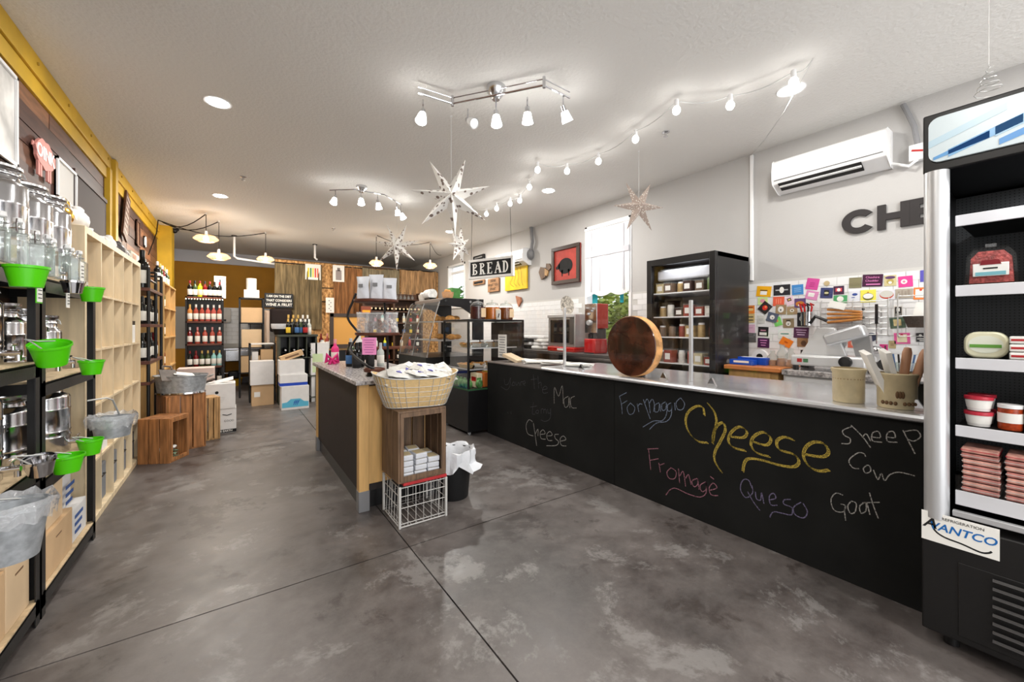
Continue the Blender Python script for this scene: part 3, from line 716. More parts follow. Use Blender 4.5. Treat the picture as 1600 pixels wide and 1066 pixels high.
# objects on top of cube shelf: gold hen, gourds, cups, grey cat figurine
m_gold = K('bright_gold', 214, 170, 80, rough=.25, metal=1.)
def figurine(name, label, cat, x, y, z, parts):
    t = thing(name, label, cat, (x, y, z))
    for pn, m, f in parts: mb = MB(); f(mb); mb.build(pn, m, t)
    return t
Z = 2.08
figurine('hen_figurine', 'shiny gold rooster figurine at the left end of the birch shelf top', 'figurine', -.94, 3.9, Z, [
    ('body', m_gold, lambda b: b.ball((0, 0, .07), .06, 14, 8, 1.1).lathe([(.04, 0), (.03, .02)], n=12)),
    ('head', m_gold, lambda b: b.ball((0, .05, .16), .028).tube([(0, .03, .09), (0, .045, .15)], [.04, .026], 8).cyl((0, .075, .16), (0, .1, .155), .009, .002)),
    ('tail', m_gold, lambda b: [b.tube([(0, -.04, .08), (0, -.09, .13+.02*k), (0, -.12, .1+.03*k)], [.02, .014, .003], 6) for k in range(3)]),
    ('comb', m_gold, lambda b: [b.ball((0, .04+.014*k, .19), .01, 8, 6) for k in range(3)])])
m_cer = K('white_ceramic', 226, 224, 220, rough=.25)
def rooster(y, label, s=1., c2=None, m=None):
    m = m or m_cer; c2 = c2 or m_red
    figurine('ceramic_hen', label, 'figurine', -.93, y, Z, [
        ('body', m, lambda b: b.ball((0, 0, .055*s), .055*s, 14, 8)), ('head', m, lambda b: b.ball((0, .05*s, .11*s), .025*s).tube([(0, .03*s, .06*s), (0, .045*s, .1*s)], [.03*s, .02*s], 8)),
        ('tail', m, lambda b: b.tube([(0, -.035*s, .06*s), (0, -.07*s, .1*s)], [.03*s, .008*s], 8)), ('beak', c2, lambda b: b.cyl((0, .07*s, .11*s), (0, .09*s, .105*s), .008*s, .001))])
rooster(4.1, 'white ceramic hen beside the gold rooster', 1.5)
rooster(5.0, 'white ceramic hen in the middle of the shelf top', 1.2)
rooster(5.35, 'dark grey cat-like figurine near the right end of the shelf top', 1.25, m=K('pewter_grey', 84, 80, 80, rough=.4))
rooster(5.6, 'mottled white figurine at the right end of the shelf top', 1.1, m=K('mottled_ceramic', 190, 186, 182, rough=.4, noise=.6, nscale=40))
for (y, l) in ((4.3, 'white and red cup on the birch shelf top'), (4.62, 'small white dish on the birch shelf top'), (4.82, 'red and white mug on the birch shelf top')):
    t = thing('ceramic_cup', l, 'cup', (-.92, y, Z)); bb_ = MB().shell([(.035, 0), (.045, .02), (.048, .07)], n=20, t=.004).build('body', m_cer, t)
    MB().lathe([(.0465, .03), (.049, .03), (.0495, .05), (.048, .05)], n=20).build('painted_band', m_red, t)
    MB().tube([(0, .045, .06), (0, .07, .05), (0, .07, .03), (0, .042, .02)], .005).build('handle', m_cer, bb_)
# left wall decorations
def framed(name, label, cat, yc, zc, w_, h_, mf, mp, fw=.02, tilt=0.):
    t = thing(name, label, cat, (XL+.025, yc, zc)); t.rotation_euler = (tilt, 0, 0)
    MB().bx(0, .008, -w_/2, w_/2, -h_/2, h_/2).build('picture', mp, t, smooth=False)
    for (a, b, c, d) in ((-w_/2, w_/2, h_/2-fw, h_/2), (-w_/2, w_/2, -h_/2, -h_/2+fw), (-w_/2, -w_/2+fw, -h_/2, h_/2), (w_/2-fw, w_/2, -h_/2, h_/2)):
        MB().bx(0, .02, a, b, c, d).build('frame_rail', mf, t, smooth=False)
    return t
m_print = K('grey_art_print', 214, 212, 208, rough=.6, noise=.35, nscale=5)
framed('framed_print', 'white framed pale print at the top left edge of the picture', 'picture', 3.55, 2.68, .52, .56, m_white, m_print)
p = P(103, 283, x=XL+.03)
t = framed('framed_print', 'white framed light grey board leaning below the pig sign', 'picture', p.y, p.z-.03, .46, .32, m_white, K('pale_grey_board', 196, 194, 190, rough=.6))
# pig sign
m_pig = K('pink_board', 206, 138, 130, rough=.6)
p = P(69, 243, x=XL+.04); t = thing('pig_sign', 'pink pig-shaped wall sign with white lettering on the plank wall', 'sign', p)
out = []
for k in range(40):
    a = 2*PI*k/40; r = 1+.05*math.sin(7*a)+.03*math.sin(11*a); out.append((.17*math.cos(a)*r, .1*math.sin(a)*r))
MB().prism(out, lambda a, b: (-.008, a, b), lambda a, b: (.008, a, b)).build('body', m_pig, t)
for yy in (-.11, -.07, .06, .1): MB().bx(-.006, .006, yy-.014, yy+.014, -.17, -.06).build('leg', m_pig, t)
MB().prism([(.13, -.02), (.2, -.03), (.2, .04), (.14, .05)], lambda a, b: (-.006, a, b), lambda a, b: (.006, a, b)).build('snout', m_pig, t)
text('OINK', 'lettering', m_white, t, (.009, 0, 0), R_PX, .13, .002, offset=.002)
MB().tube([(.0, -.165, .01), (0, -.2, .03), (0, -.21, .0)], .006).build('tail', m_pig, t)
# leaning dark sign beyond the post
p = P(197, 338, x=XL+.05); t = thing('lettered_plaque', 'tilted brown plaque with faded lettering beyond the yellow post', 'sign', p); t.rotation_euler = (-.35, 0, 0)
MB().bx(-.01, .01, -.12, .12, -.3, .3).build('board', m_pl[0], t)
for k in range(7): MB().bx(.0105, .012, -.08, .08-.02*(k % 3), .24-.075*k-.02, .24-.075*k+.01).build('letter_line', K('faded_lettering', 176, 160, 150, rough=.8), t)
for q, (u, v, w_, h_, l) in enumerate(((215, 365, .22, .36, 'narrow brown board leaning above the far end of the cube shelf'), (226, 378, .12, .16, 'tiny white framed card near the yellow column'))):
    p = P(u, v, x=XL+.03); framed('framed_card', l, 'picture', p.y, p.z, w_, h_, m_white if q else m_pl[0], m_print if q else m_pl[2])
# two cream signs on top of black shelf
def R_(u0, u1, v0, v1, x): a = P(u0, v0, x=x); b = P(u1, v1, x=x); return a, b

# ---------------------------------------------------------------- bottles
def cm(name, c, rough=.12, **k): return K(name, *c, rough=rough, **k)
G = {'dark': cm('dark_wine_glass', (24, 24, 22)), 'green': cm('green_bottle_glass', (58, 74, 44)), 'rose': cm('rose_wine', (168, 76, 62)), 'orange': cm('orange_wine', (206, 132, 72)), 'pink': cm('pink_wine', (190, 92, 84)),
     'teal': cm('pale_aqua_bottle', (150, 206, 202), .35), 'white': cm('frosted_white_glass', (226, 226, 222), .3), 'clear': cm('pale_glass', (190, 196, 190)), 'red': cm('deep_red_wine', (110, 24, 26)), 'black': cm('black_glass', (16, 16, 17)), 'hotpink': cm('hot_pink_plastic', (232, 60, 130), .4), 'yel': cm('yellow_spirit', (206, 210, 40))}
PROTO = {}
def bottle(loc, kind, label, h=.3, cap='gold', lab='white', group=None, name='wine_bottle', r=.038, rz=None):
    key = (kind, cap, lab, h, r)
    if key not in PROTO:
        t = thing(name, label, 'bottle', loc, random.random()*.3 if rz is None else rz, group)
        hb = h*.6
        MB().lathe([(r*.92, 0), (r, .005), (r, hb), (r*.85, hb+h*.06), (r*.42, hb+h*.14), (r*.36, h*.97), (.0005, h*.97)], n=14).build('glass_body', G[kind], t)
        cc = {'gold': (206, 168, 92), 'black': (24, 24, 24), 'red': (130, 28, 32), 'white': (232, 230, 226), 'pink': (226, 150, 150), 'blue': (60, 120, 180), 'orange': (224, 120, 40), 'silver': (190, 190, 192)}[cap]
        MB().lathe([(r*.4, h*.8), (r*.41, h*.985), (r*.36, h), (.0005, h)], n=12).build('capsule', K('capsule_'+cap, *cc, rough=.35), t)
        lc = {'white': (236, 232, 222), 'cream': (222, 206, 176), 'black': (40, 38, 38), 'red': (170, 40, 40), 'blue': (70, 110, 160), 'yellow': (226, 190, 60), 'grey': (160, 160, 164)}[lab]
        MB().lathe([(r*1.0, h*.12), (r*1.02, h*.125), (r*1.02, h*.46), (r*1.0, h*.465)], n=14).build('paper_label', K('label_'+lab, *lc, rough=.7), t)
        PROTO[key] = t; return t
    o = dup(PROTO[key], loc, random.random()*.3 if rz is None else rz, label, group); o.name = name; return o
# rose wine shelf unit facing the camera
rs = thing('bottle_shelf', 'dark metal and wood shelf unit of rose wines against the ochre wall', 'shelf', (-.41, 8.85, 0))
SZ = [.12, .42, .73, 1.12, 1.51, 1.93]
m_shelfw = K('dark_walnut_shelf', 92, 52, 38, rough=.45, noise=.3, nscale=6, stretch=(1, 6, 6))
for x in (-.25, .25):
    for y in (-.15, .15): MB().bx(x-.012, x+.012, y-.012, y+.012, 0, 1.93).build('post', m_blackm, rs, smooth=False)
for z in SZ: MB().bx(-.262, .262, -.162, .162, z-.03, z).build('shelf_board', m_shelfw, rs, bev=.002)
MB().bx(-.24, .24, .14, .15, .1, 1.9).build('back_panel', m_black, rs, smooth=False)
fl = thing('fairy_lights', 'row of tiny warm fairy lights along the top of the rose shelf', 'string lights', (-.41, 8.68, 1.89))
MB().tube([(-.26, 0, 0), (.26, 0, 0)], .003).build('wire', m_cordb, fl)
for k in range(14): MB().ball((-.25+k*.0385, -.006, 0), .0065, 8, 6).build('bulb', m_warm, fl)
rows = [(5, 'top', ['dark', 'green', 'yel', 'red', 'black', 'dark', 'black'], 'black white', .28), (4, 'first', ['orange', 'rose', 'rose', 'pink', 'pink', 'rose'], 'white', .29), (3, 'second', ['red', 'rose', 'rose', 'rose', 'rose'], 'pink', .29), (2, 'third', ['dark', 'red', 'green', 'green', 'teal', 'teal'], 'gold', .27), (1, 'fourth', ['dark', 'dark', 'green', 'dark'], 'black', .27)]
for zi, rn, kinds, cp, h in rows:
    n = len(kinds); seen = {}
    for i, k in enumerate(kinds):
        cap = {'black white': 'black' if i % 2 else 'red', 'white': 'white' if k != 'orange' else 'gold', 'pink': 'pink' if i % 2 else 'white', 'gold': 'gold' if k in ('green', 'teal') else 'red', 'black': 'black'}[cp]
        lb = 'white' if k not in ('yel', 'teal') else ('cream' if k == 'yel' else 'white')
        adj = {'dark': 'dark', 'green': 'green', 'yel': 'yellow', 'red': 'red', 'black': 'black', 'orange': 'orange', 'rose': 'rose', 'pink': 'pink', 'teal': 'pale aqua'}[k]
        lbl = '%s bottle, %s from the left on the %s of the rose shelf' % (adj, ORD[i], {'top': 'top board', 'first': 'first row down', 'second': 'second row down', 'third': 'third row down', 'fourth': 'lowest visible row'}[rn])
        bottle((-.41-.205+i*.41/(n-1), 8.78, SZ[zi]), k, lbl, h, cap, lb, 'bottles on the rose shelf', r=.036 if k != 'teal' else .037)
t = thing('bottle_poster', 'white poster of a dark bottle at the right of the rose shelf top', 'poster', (-.2, 8.93, 1.93))
MB().bx(-.085, .085, -.004, .004, 0, .4).build('sheet', m_paper, t)
MB().prism([(-.03, .02), (.03, .02), (.03, .2), (.012, .25), (.012, .34), (-.012, .34), (-.012, .25), (-.03, .2)], lambda a, b: (a, -.006, b), lambda a, b: (a, -.004, b)).build('printed_bottle', m_ink, t)
# black pipe shelf beyond the cube shelf
bs = thing('pipe_shelf', 'black iron shelf with walnut boards holding dark wines past the cube shelf', 'shelf', (-.93, 6.35, 0))
BZ = [1.03, 1.44, 1.84]; 
for x in (-.16, .16):
    for y in (-.45, .05, .5): MB().cyl((x, y, 0), (x, y, 2.06), .016, n=10).build('post', m_blackm, bs)
for z in BZ+[.12, .8]: MB().bx(-.175, .175, -.47, .52, z-.035, z).build('shelf_board', m_shelfw, bs, bev=.002)
for y in (-.45, .05, .5): MB().cyl((-.16, y, 2.06), (.16, y, 2.06), .014, n=8).build('top_bar', m_blackm, bs)
MB().cyl((.16, -.45, 1.93), (.16, .05, 1.93), .012, n=8).build('guard_rail', m_blackm, bs)
MB().bx(-.17, -.16, -.45, .5, .12, 1.84).build('back_panel', K('beige_board', 200, 186, 166, rough=.8), bs, smooth=False)
for (zi, ks_) in ((2, ['dark', 'black']), (1, ['dark', 'green', 'dark', 'black', 'dark', 'red', 'dark']), (0, ['dark', 'red', 'dark', 'black', 'dark', 'dark', 'red', 'dark'])):
    for i, k in enumerate(ks_):
        h = .42 if zi == 2 else .31; r = .058 if zi == 2 else .039
        bottle((-.93+(.07 if i % 2 else .1), 6.35-.38+i*(.13 if zi < 2 else .2), BZ[zi]), k, '%s bottle, %s from near end, %s of the black iron shelf' % ('large dark' if zi == 2 else {'dark': 'dark', 'green': 'green', 'black': 'black', 'red': 'red-capped'}[k], ORD[i], ['bottom board', 'middle board', 'top board'][zi]), h, {'dark': 'black', 'green': 'gold', 'black': 'white', 'red': 'red'}[k], 'grey' if k == 'black' else 'white', 'wines on the black iron shelf', r=r)
pb = P(243, 435, x=-.98); t = thing('lettered_sign', 'cream wooden sign with large black letters above the iron shelf', 'sign', (-.95, 6.62, 1.842))
MB().bx(-.02, .02, -.2, .22, 0, .2).build('board', K('cream_board', 222, 214, 200, rough=.7, noise=.1), t, bev=.003)
text('& E.', 'lettering', m_ink, t, (.0205, .0, .1), R_PX, .2, .001, offset=.004)
t = thing('cream_box', 'cream and pink box above the iron shelf next to the big dark bottle', 'box', (-.98, 6.3, 2.076))
MB().bx(-.03, .06, -.34, .3, 0, .17).build('body', K('cream_card', 230, 222, 204, rough=.7), t); MB().bx(.0605, .062, -.25, -.05, .02, .15).build('picture', K('peach_picture', 224, 170, 140, rough=.7, noise=.3), t)
# pine crate/box beside shelf & pine wine rack
wr_ = thing('wine_rack', 'light pine wine rack between iron shelf and rose shelf', 'rack', (-.94, 7.75, 0))
for y in (-.62, -.0, .62): MB().bx(-.17, .17, y-.012, y+.012, 0, 2.02).build('upright', m_pine, wr_)
for z in (.1, .45, .84, 1.27, 1.68, 2.02): MB().bx(-.17, .175, -.63, .63, z-.02, z).build('shelf_board', m_pine, wr_)
MB().bx(-.175, -.17, -.62, .62, 0, 2.0).build('back_panel', m_pine, wr_)
for zi, z in enumerate((.84, 1.27, 1.68, 2.02)):
    for i in range(5):
        bottle((-.86, 7.28+i*.23, z), ['dark', 'green', 'red'][(i+zi) % 3], 'wine bottle, %s from the near end, %s board of the pine rack' % (ORD[i], ['lowest', 'second', 'third', 'top'][zi]), .29, ['black', 'gold', 'red', 'white'][(i*2+zi) % 4], ['white', 'cream'][i % 2], 'wines in the pine rack', r=.037)
t = thing('plywood_box', 'pale plywood box on a low board of the iron shelf behind the tub', 'box', (-.9, 6.2, .801))
for (a_, b_, c_, d_) in ((-.14, .14, -.29, -.275), (-.14, .14, .275, .29), (-.14, -.125, -.275, .275), (.125, .14, -.275, .275)): MB().bx(a_, b_, c_, d_, .012, .19).build('side_board', m_pine, t)
MB().bx(-.14, .14, -.29, .29, 0, .012).build('bottom_board', m_pine, t)
t = thing('menu_board', 'black upright board standing on the pine rack beside the yellow column', 'board', (-.98, 7.2, 2.021)); MB().bx(-.015, .015, -.06, .05, 0, .3).build('panel', m_black, t, bev=.003)

# ---------------------------------------------------------------- crates, tub, boxes on the floor left
def crate(name, label, loc, sz, m, rz=0, open_='front', slats=3, nails=True, group=None):
    """wooden crate: two solid ends + slatted sides. open_ 'front' = open towards local -y"""
    t = thing(name, label, 'crate', loc, rz, group); w_, d, h = sz; th = .014
    n = slats
    g = .011
    def row(a0, a1, f, nm):
        step = (a1-a0)/n
        for i in range(n): f(MB(), a0+i*step+g/2, a0+(i+1)*step-g/2).build(nm, m, t, bev=.0015)
    # top and bottom boards (run along x), split along y ; sides split along y too ; back split along z
    row(-d/2, d/2, lambda b, a, c: b.bx(-w_/2, w_/2, a, c, h-th, h), 'board')
    row(-d/2, d/2, lambda b, a, c: b.bx(-w_/2, w_/2, a, c, 0, th), 'board')
    row(-d/2, d/2, lambda b, a, c: b.bx(-w_/2, -w_/2+th, a, c, th, h-th), 'board')
    row(-d/2, d/2, lambda b, a, c: b.bx(w_/2-th, w_/2, a, c, th, h-th), 'board')
    row(-w_/2+th, w_/2-th, lambda b, a, c: b.bx(a, c, d/2-th, d/2, th, h-th), 'board')
    for (x0, x1, z0, z1) in ((-w_/2+th, w_/2-th, h-th-.03, h-th), (-w_/2+th, w_/2-th, th, th+.03), (-w_/2+th, -w_/2+th+.025, th+.03, h-th-.03), (w_/2-th-.025, w_/2-th, th+.03, h-th-.03)):
        MB().bx(x0, x1, -d/2, -d/2+.018, z0, z1).build('cleat', m, t, bev=.001)
    return t
crate('wooden_crate', 'small open brown wooden crate with dried greenery inside, nearest on the floor', (-.603, 5.575, 0), (.29, .31, .46), m_crate, rz=1.08)
crate('wooden_crate', 'tall brown wooden crate carrying the zinc tub', (-.5, 6.03, 0), (.37, .36, .635), m_crate, rz=PI+.35)
crate('wooden_crate', 'light wooden crate beside the white cartons', (-.27, 6.32, 0), (.2, .26, .53), m_cratel, rz=PI+.3)
crate('wooden_crate', 'light wooden crate box under the iron shelf behind the tub', (-.92, 6.3, .625), (.3, .7, .001+.2), m_cratel, rz=0) if False else None
t = thing('dried_bouquet', 'dried greenery and white flowers lying in the small crate', 'flowers', (-.58, 5.56, .02))
m_grn = K('dusty_green_leaf', 120, 138, 112, rough=.8)
mbq = MB()
for _ in range(60):
    p0 = Vector((random.uniform(-.1, .1), random.uniform(-.1, .1), random.uniform(.0, .1))); s = .03; Rr = Matrix.Rotation(random.random()*6, 3, 'Z') @ Matrix.Rotation(random.random(), 3, 'X')
    mbq.add([p0+Rr @ Vector(q) for q in ((-s, 0, 0), (0, -s*.35, .003), (s, 0, 0), (0, s*.35, .003))], [(0, 1, 2, 3)])
o = mbq.build('leaves', m_grn, t, smooth=False); o['kind'] = 'stuff'
for k in range(5): MB().ball((random.uniform(-.07, .07), random.uniform(-.07, .07), .1), .025, 10, 6, .7).build('flower', m_paper, t)
tub = thing('zinc_tub', 'oval galvanised tub with side handles on the tall crate', 'tub', (-.5, 6.02, .637), -.3)
MB().shell([(.23, 0), (.235, .006), (.222, .012), (.25, .2), (.262, .205), (.262, .215)], n=36, sy=.72, t=.004).build('body', m_galv, tub)
for s in (-1, 1): MB().tube([(s*.25, -.06, .17), (s*.3, -.05, .2), (s*.3, .05, .2), (s*.25, .06, .17)], .008).build('handle', m_wire, tub)
MB().lathe([(.232, .0), (.24, .004), (.236, .02), (.228, .02)], n=36, sy=.72).build('base_rim', m_chrome, tub)
t = thing('open_book', 'white folded leaflet lying on top of the zinc tub', 'booklet', (-.48, 6.0, .86), .3); t.rotation_euler = (.15, .2, .3)
MB().box((0, 0, 0), (.2, .15, .008)).build('pages', m_paper, t)
t = thing('clipboard_sign', 'grey wooden handled board leaning in the zinc tub', 'board', (-.6, 5.9, .86)); t.rotation_euler = (-.7, .1, .5)
MB().box((0, 0, 0), (.16, .012, .16)).build('board', K('weathered_grey', 120, 112, 106, rough=.8, noise=.3), t, bev=.004); MB().tube([(-.04, -.01, .08), (-.04, -.01, .12), (.04, -.01, .12), (.04, -.01, .08)], .01).build('handle', K('weathered_grey', 120, 112, 106), t)
def printed(t, lines, y, z0, dz, size, m=None):
    for i, s_ in enumerate(lines): text(s_, 'lettering', m or m_ink, t, (0, y, z0-i*dz), R_MY, size, .0004)
c = carton('wine_carton', 'white wine carton with handles, bottom of the two by the crates', -.37, .03, 6.5, 6.8, 0, .32, m_cartonw)
MB().bx(-.2005, .2005, -.151, .151, .005, .05).build('printed_band', m_ink, c)
text('SALT OF THE EARTH', 'lettering', m_paper, c, (0, -.152, .028), R_MY, .034, .0005, offset=.0008)
text('NOT SO', 'lettering', m_ink, c, (-.12, -.1505, .15), R_MY, .035); text('GOOD', 'lettering', m_ink, c, (.12, -.1505, .16), R_MY, .035)
for s in (-1, 1): MB().tube([(s*.1-.05, -.151, .25), (s*.1, -.152, .235), (s*.1+.05, -.151, .25)], .005).build('handle_slot', m_ink, c)
c = carton('wine_carton', 'white wine carton with small crest, upper of the two by the crates', -.38, .02, 6.49, 6.79, .325, .33, m_cartonw)
MB().lathe([(.0005, 0), (.02, 0), (.0005, .003)], (0, -.1505, .22), 10, mtx=Matrix.Rotation(PI/2, 4, 'X')).build('crest', m_ink, c)
for k in range(4): MB().bx(-.09+.01*k, .09-.01*k, -.1508, -.1502, .15-.02*k, .152-.02*k).build('print_line', K('grey_print', 150, 150, 150), c)
MB().box((.06, 0, .36), (.24, .12, .006), rot=Matrix.Rotation(.25, 3, 'X') @ Matrix.Rotation(-.25, 3, 'Y')).build('raised_flap', m_cartonw, c)
t = thing('black_box', 'flat black folder lying on the upper white carton', 'folder', (-.28, 6.6, .69)); t.rotation_euler = (0, -.35, .3); MB().box((0, 0, 0), (.16, .1, .012)).build('cover', m_black, t)
carton('cardboard_box', 'pale pink carton behind the zinc tub', -.62, -.22, 6.9, 7.2, .0, .84, K('pale_pink_card', 214, 190, 180, rough=.8)) 
m_w2 = m_cartonw
carton('cardboard_box', 'white carton with letter behind the zinc tub', -.5, -.22, 6.6, 6.85, .0, .8, m_cartonw) if False else None
# ================================================================ BACK OF THE SHOP
# kitchenette: sink, shelf, rack
sk = thing('utility_sink', 'stainless utility sink on legs below the white tiles, far back', 'sink', (.28, 11.95, 0))
MB().bx(-.5, .5, -.26, .27, .86, .9).build('rim', m_steel, sk, bev=.004)
MB().bx(-.45, .25, -.25, .2, .58, .865).build('basin', m_steel, sk, bev=.02)
for x in (-.46, .46):
    for y in (-.22, .24): MB().cyl((x, y, 0), (x, y, .87), .018, n=8).build('leg', m_steel, sk)
MB().bx(-.48, .48, -.25, .25, .3, .32).build('lower_shelf', m_steel, sk)
MB().tube([(-.1, .25, .9), (-.1, .25, 1.1), (-.1, .1, 1.12), (-.1, .05, 1.05)], .012).build('faucet', m_chrome, sk)
t = thing('mop_bucket', 'yellow and black mop bucket under the far sink', 'bucket', (-.0, 11.75, 0)); MB().shell([(.15, 0), (.18, .16), (.19, .17)], n=20).build('body', K('yellow_plastic', 226, 172, 20, rough=.4), t); MB().box((0, 0, .26), (.22, .2, .18)).build('wringer', m_black, t, bev=.03)
t = thing('paper_dispenser', 'white panel with dark switches on the far tiled wall', 'dispenser', (-.25, 12.22, 1.7)); MB().box((0, 0, 0), (.4, .1, .35)).build('body', m_cartonw, t, bev=.02); MB().box((0, -.051, -.12), (.2, .01, .05)).build('slot', m_black, t)
t = thing('wall_shelf', 'dark shelf with pot on the tiled back wall above the sink', 'shelf', (.75, 12.1, 1.5)); MB().bx(-.45, .3, -.16, .15, -.02, .0).build('board', m_blackm, t); MB().tube([(-.4, .1, -.02), (-.4, .1, -.3)], .01).build('bracket', m_blackm, t)
t = thing('dish_pile', 'pile of pale dishes on the far sink rim', 'dishes', (.45, 11.9, .9))
for k in range(5): MB().lathe([(.05, 0), (.1, .015), (.1, .02)], (.0, 0, k*.02), 18).build('dish', m_cer, t)
# shelving of boxes next to the sink
def at2(u, y): return P(u, 500, y=y).x
bk = thing('stock_shelf', 'dark stock shelf with cardboard boxes beside the burlap drape', 'shelf', (.3, 9.75, 0))
for x in (-.2, .2):
    for y in (-.18, .18): MB().bx(x-.015, x+.015, y-.015, y+.015, 0, 2.0).build('post', m_blackm, bk)
for z in (.5, 1.0, 1.5, 2.0): MB().bx(-.215, .215, -.195, .195, z-.02, z).build('shelf_board', m_blackm, bk)
for i, (z, h, m, l, w_) in enumerate(((2.0, .16, m_cartonw, 'white box on top of the stock shelf', .26), (1.5, .3, m_kraft, 'kraft box on the highest board of the stock shelf', .36), (1.0, .36, m_kraft2, 'kraft box on the middle board of the stock shelf', .34), (.5, .32, m_kraft, 'kraft box on the low board of the stock shelf', .36))):
    carton('cardboard_box', l, .3-w_/2, .3+w_/2, 9.6, 9.88, z, h, m)
bxy = thing('paper_towel_rolls', 'stack of white rolls above the white box on the stock shelf', 'rolls', (.3, 9.75, 2.165)); 
for k in range(2): MB().cyl((0, 0, .0+k*.12), (0, 0, .118+k*.12), .09, n=20).build('roll', m_paper, bxy)
# floor boxes in the middle
c = carton('cardboard_box', 'brown box with a white label, bottom of the stack left of the green cabinet', .26, .6, 8.42, 8.72, 0, .37, m_kraft); MB().bx(-.13, -.04, -.152, -.15, .16, .25).build('shipping_label', m_paper, c)
carton('cardboard_box', 'plain white box on the brown box left of the green cabinet', .24, .6, 8.4, 8.72, .375, .42, m_cartonw)
st_ = thing('low_shelf', 'low dark shelf with a kraft box behind the plain white box', 'shelf', (.45, 9.0, 0))
for x in (-.2, .2): MB().bx(x-.015, x+.015, -.16, .16, 0, 1.1).build('side_panel', m_blackm, st_)
for z in (.3, .74, 1.1): MB().bx(-.215, .215, -.16, .16, z-.02, z).build('shelf_board', m_black if z < 1 else m_cartonw, st_)
carton('cardboard_box', 'small kraft box inside the low dark shelf', .42, .62, 8.86, 9.1, .742, .24, m_kraft); carton('cardboard_box', 'small white box inside the low dark shelf', .28, .38, 8.86, 9.05, .742, .2, m_cartonw)
m_blu = K('sky_blue_print', 92, 178, 208, rough=.6); m_cob = K('cobalt_print', 34, 70, 176, rough=.6)
c = carton('wine_carton', 'white carton with blue wave print, lowest in front of the green cabinet', .66, 1.08, 7.72, 8.02, 0, .39, m_cartonw)
MB().prism([(-.2, .04), (.2, .04), (.2, .12), (.13, .13), (.07, .18), (-.07, .18), (-.13, .13), (-.2, .12)], lambda a, b: (a, -.1525, b), lambda a, b: (a, -.1505, b)).build('printed_wave', m_blu, c)
text('fff', 'lettering', m_cob, c, (0, -.1535, .11), R_MY, .11, .0005, shear=.3)
c = carton('wine_carton', 'white carton with cobalt stripe, second from the floor by the green cabinet', .64, 1.06, 7.75, 8.05, .394, .19, m_cartonw)
MB().bx(-.2105, .2105, -.1515, .1515, .01, .06).build('printed_band', m_cob, c); text('Castellino', 'lettering', K('grey_print', 150, 150, 150), c, (0, -.152, .11), R_MY, .045) if False else None
carton('cardboard_box', 'plain white carton, third in the stack by the green cabinet', .63, 1.02, 7.78, 8.05, .588, .25, m_cartonw)
c = carton('cardboard_box', 'small tilted kraft box on top of the carton stack', .0, .36, 0, .14, 0, .09, m_kraft); c.location = (.84, 7.9, .865); c.rotation_euler = (0, -.33, .05)
MB().bx(-.11, .11, -.0715, -.0705, .03, .06).build('printed_mark', K('brown_print', 120, 90, 66), c)
# green cabinet
m_dgreen = K('dark_green_paint', 62, 66, 56, rough=.5)
gc = thing('wine_cabinet', 'dark green wine cabinet with cubby holes behind the stacked cartons', 'cabinet', (.98, 8.5, 0))
for x in (-.3, .3): MB().bx(x-.015, x+.015, -.22, .22, 0, 1.23).build('side_panel', m_dgreen, gc)
MB().bx(-.33, .33, -.24, .24, 1.23, 1.27).build('top_panel', m_dgreen, gc, bev=.004)
for z in (.1, .5, .85): MB().bx(-.285, .285, -.22, .22, z-.015, z).build('shelf_board', m_dgreen, gc)
for x in (-.14, 0, .14): MB().bx(x-.008, x+.008, -.21, .2, .85, 1.23).build('divider', m_dgreen, gc)
MB().bx(-.285, .285, .2, .22, .1, 1.23).build('back_panel', m_black, gc)
for i in range(4):
    for j in range(2): 
        t = bottle((-.0, 0, 0), 'black', 'dark bottle end lying in the %s cubby, %s row of the green cabinet' % (ORD[i], ['lower', 'upper'][j]), .3, 'silver', 'black', 'bottles lying in the green cabinet', rz=0)
        t.location = (.98-.21+i*.14, 8.5+.02, .89+j*.1+.0); t.rotation_euler = (PI/2, 0, 0)
for i in range(6):
    bottle((.82+i*.07, 8.32+.05*(i % 2), 1.27), ['dark', 'dark', 'black', 'green', 'dark', 'clear'][i], 'bottle, %s from the left on the green cabinet top' % ORD[i], .29, ['gold', 'gold', 'gold', 'white', 'white', 'white'][i], ['yellow', 'black', 'blue', 'blue', 'red', 'white'][i], 'bottles on the green cabinet')
for i in range(5):
    bottle((.84+i*.08, 8.48, 1.27), 'dark', 'taller rear bottle, %s from the left on the green cabinet' % ORD[i], .37, ['gold', 'gold', 'gold', 'white', 'white'][i], ['cream', 'yellow', 'blue', 'blue', 'white'][i], 'rear bottles on the green cabinet', r=.04)
t = thing('white_basket', 'white cloth lined black basket on the green cabinet left side', 'basket', (.73, 8.45, 1.27)); MB().shell([(.12, 0), (.16, .12)], n=20, sy=.7).build('body', m_black, t); MB().shell([(.14, .08), (.17, .13), (.175, .2)], n=20, sy=.7).build('cloth_liner', m_bin, t)
t = thing('wine_sign', 'black sign in white capitals about a wine diet, above the green cabinet', 'sign', P(436, 470, y=9.86))
MB().box((0, 0, 0), (.53, .03, .31)).build('board', m_black, t, bev=.003); MB().cyl((0, 0, .1), (0, .14, .1), .008).build('hanging_nail', m_wire, t)
for i, s_ in enumerate(('I AM ON THE DIET', 'THAT CONSIDERS', 'WINE A FRUIT')): text(s_, 'lettering', m_paper, t, (0, -.0165, .09-.09*i), R_MY, .068 if i < 2 else .085, .001, offset=.002, sx=[.8, .85, .9][i])
t = thing('coat_bundle', 'dark draped cloth and beige apron hanging below the wine sign', 'cloth', (P(436, 470, y=9.84).x-.02, 9.84, P(436, 470, y=9.86).z-.42))
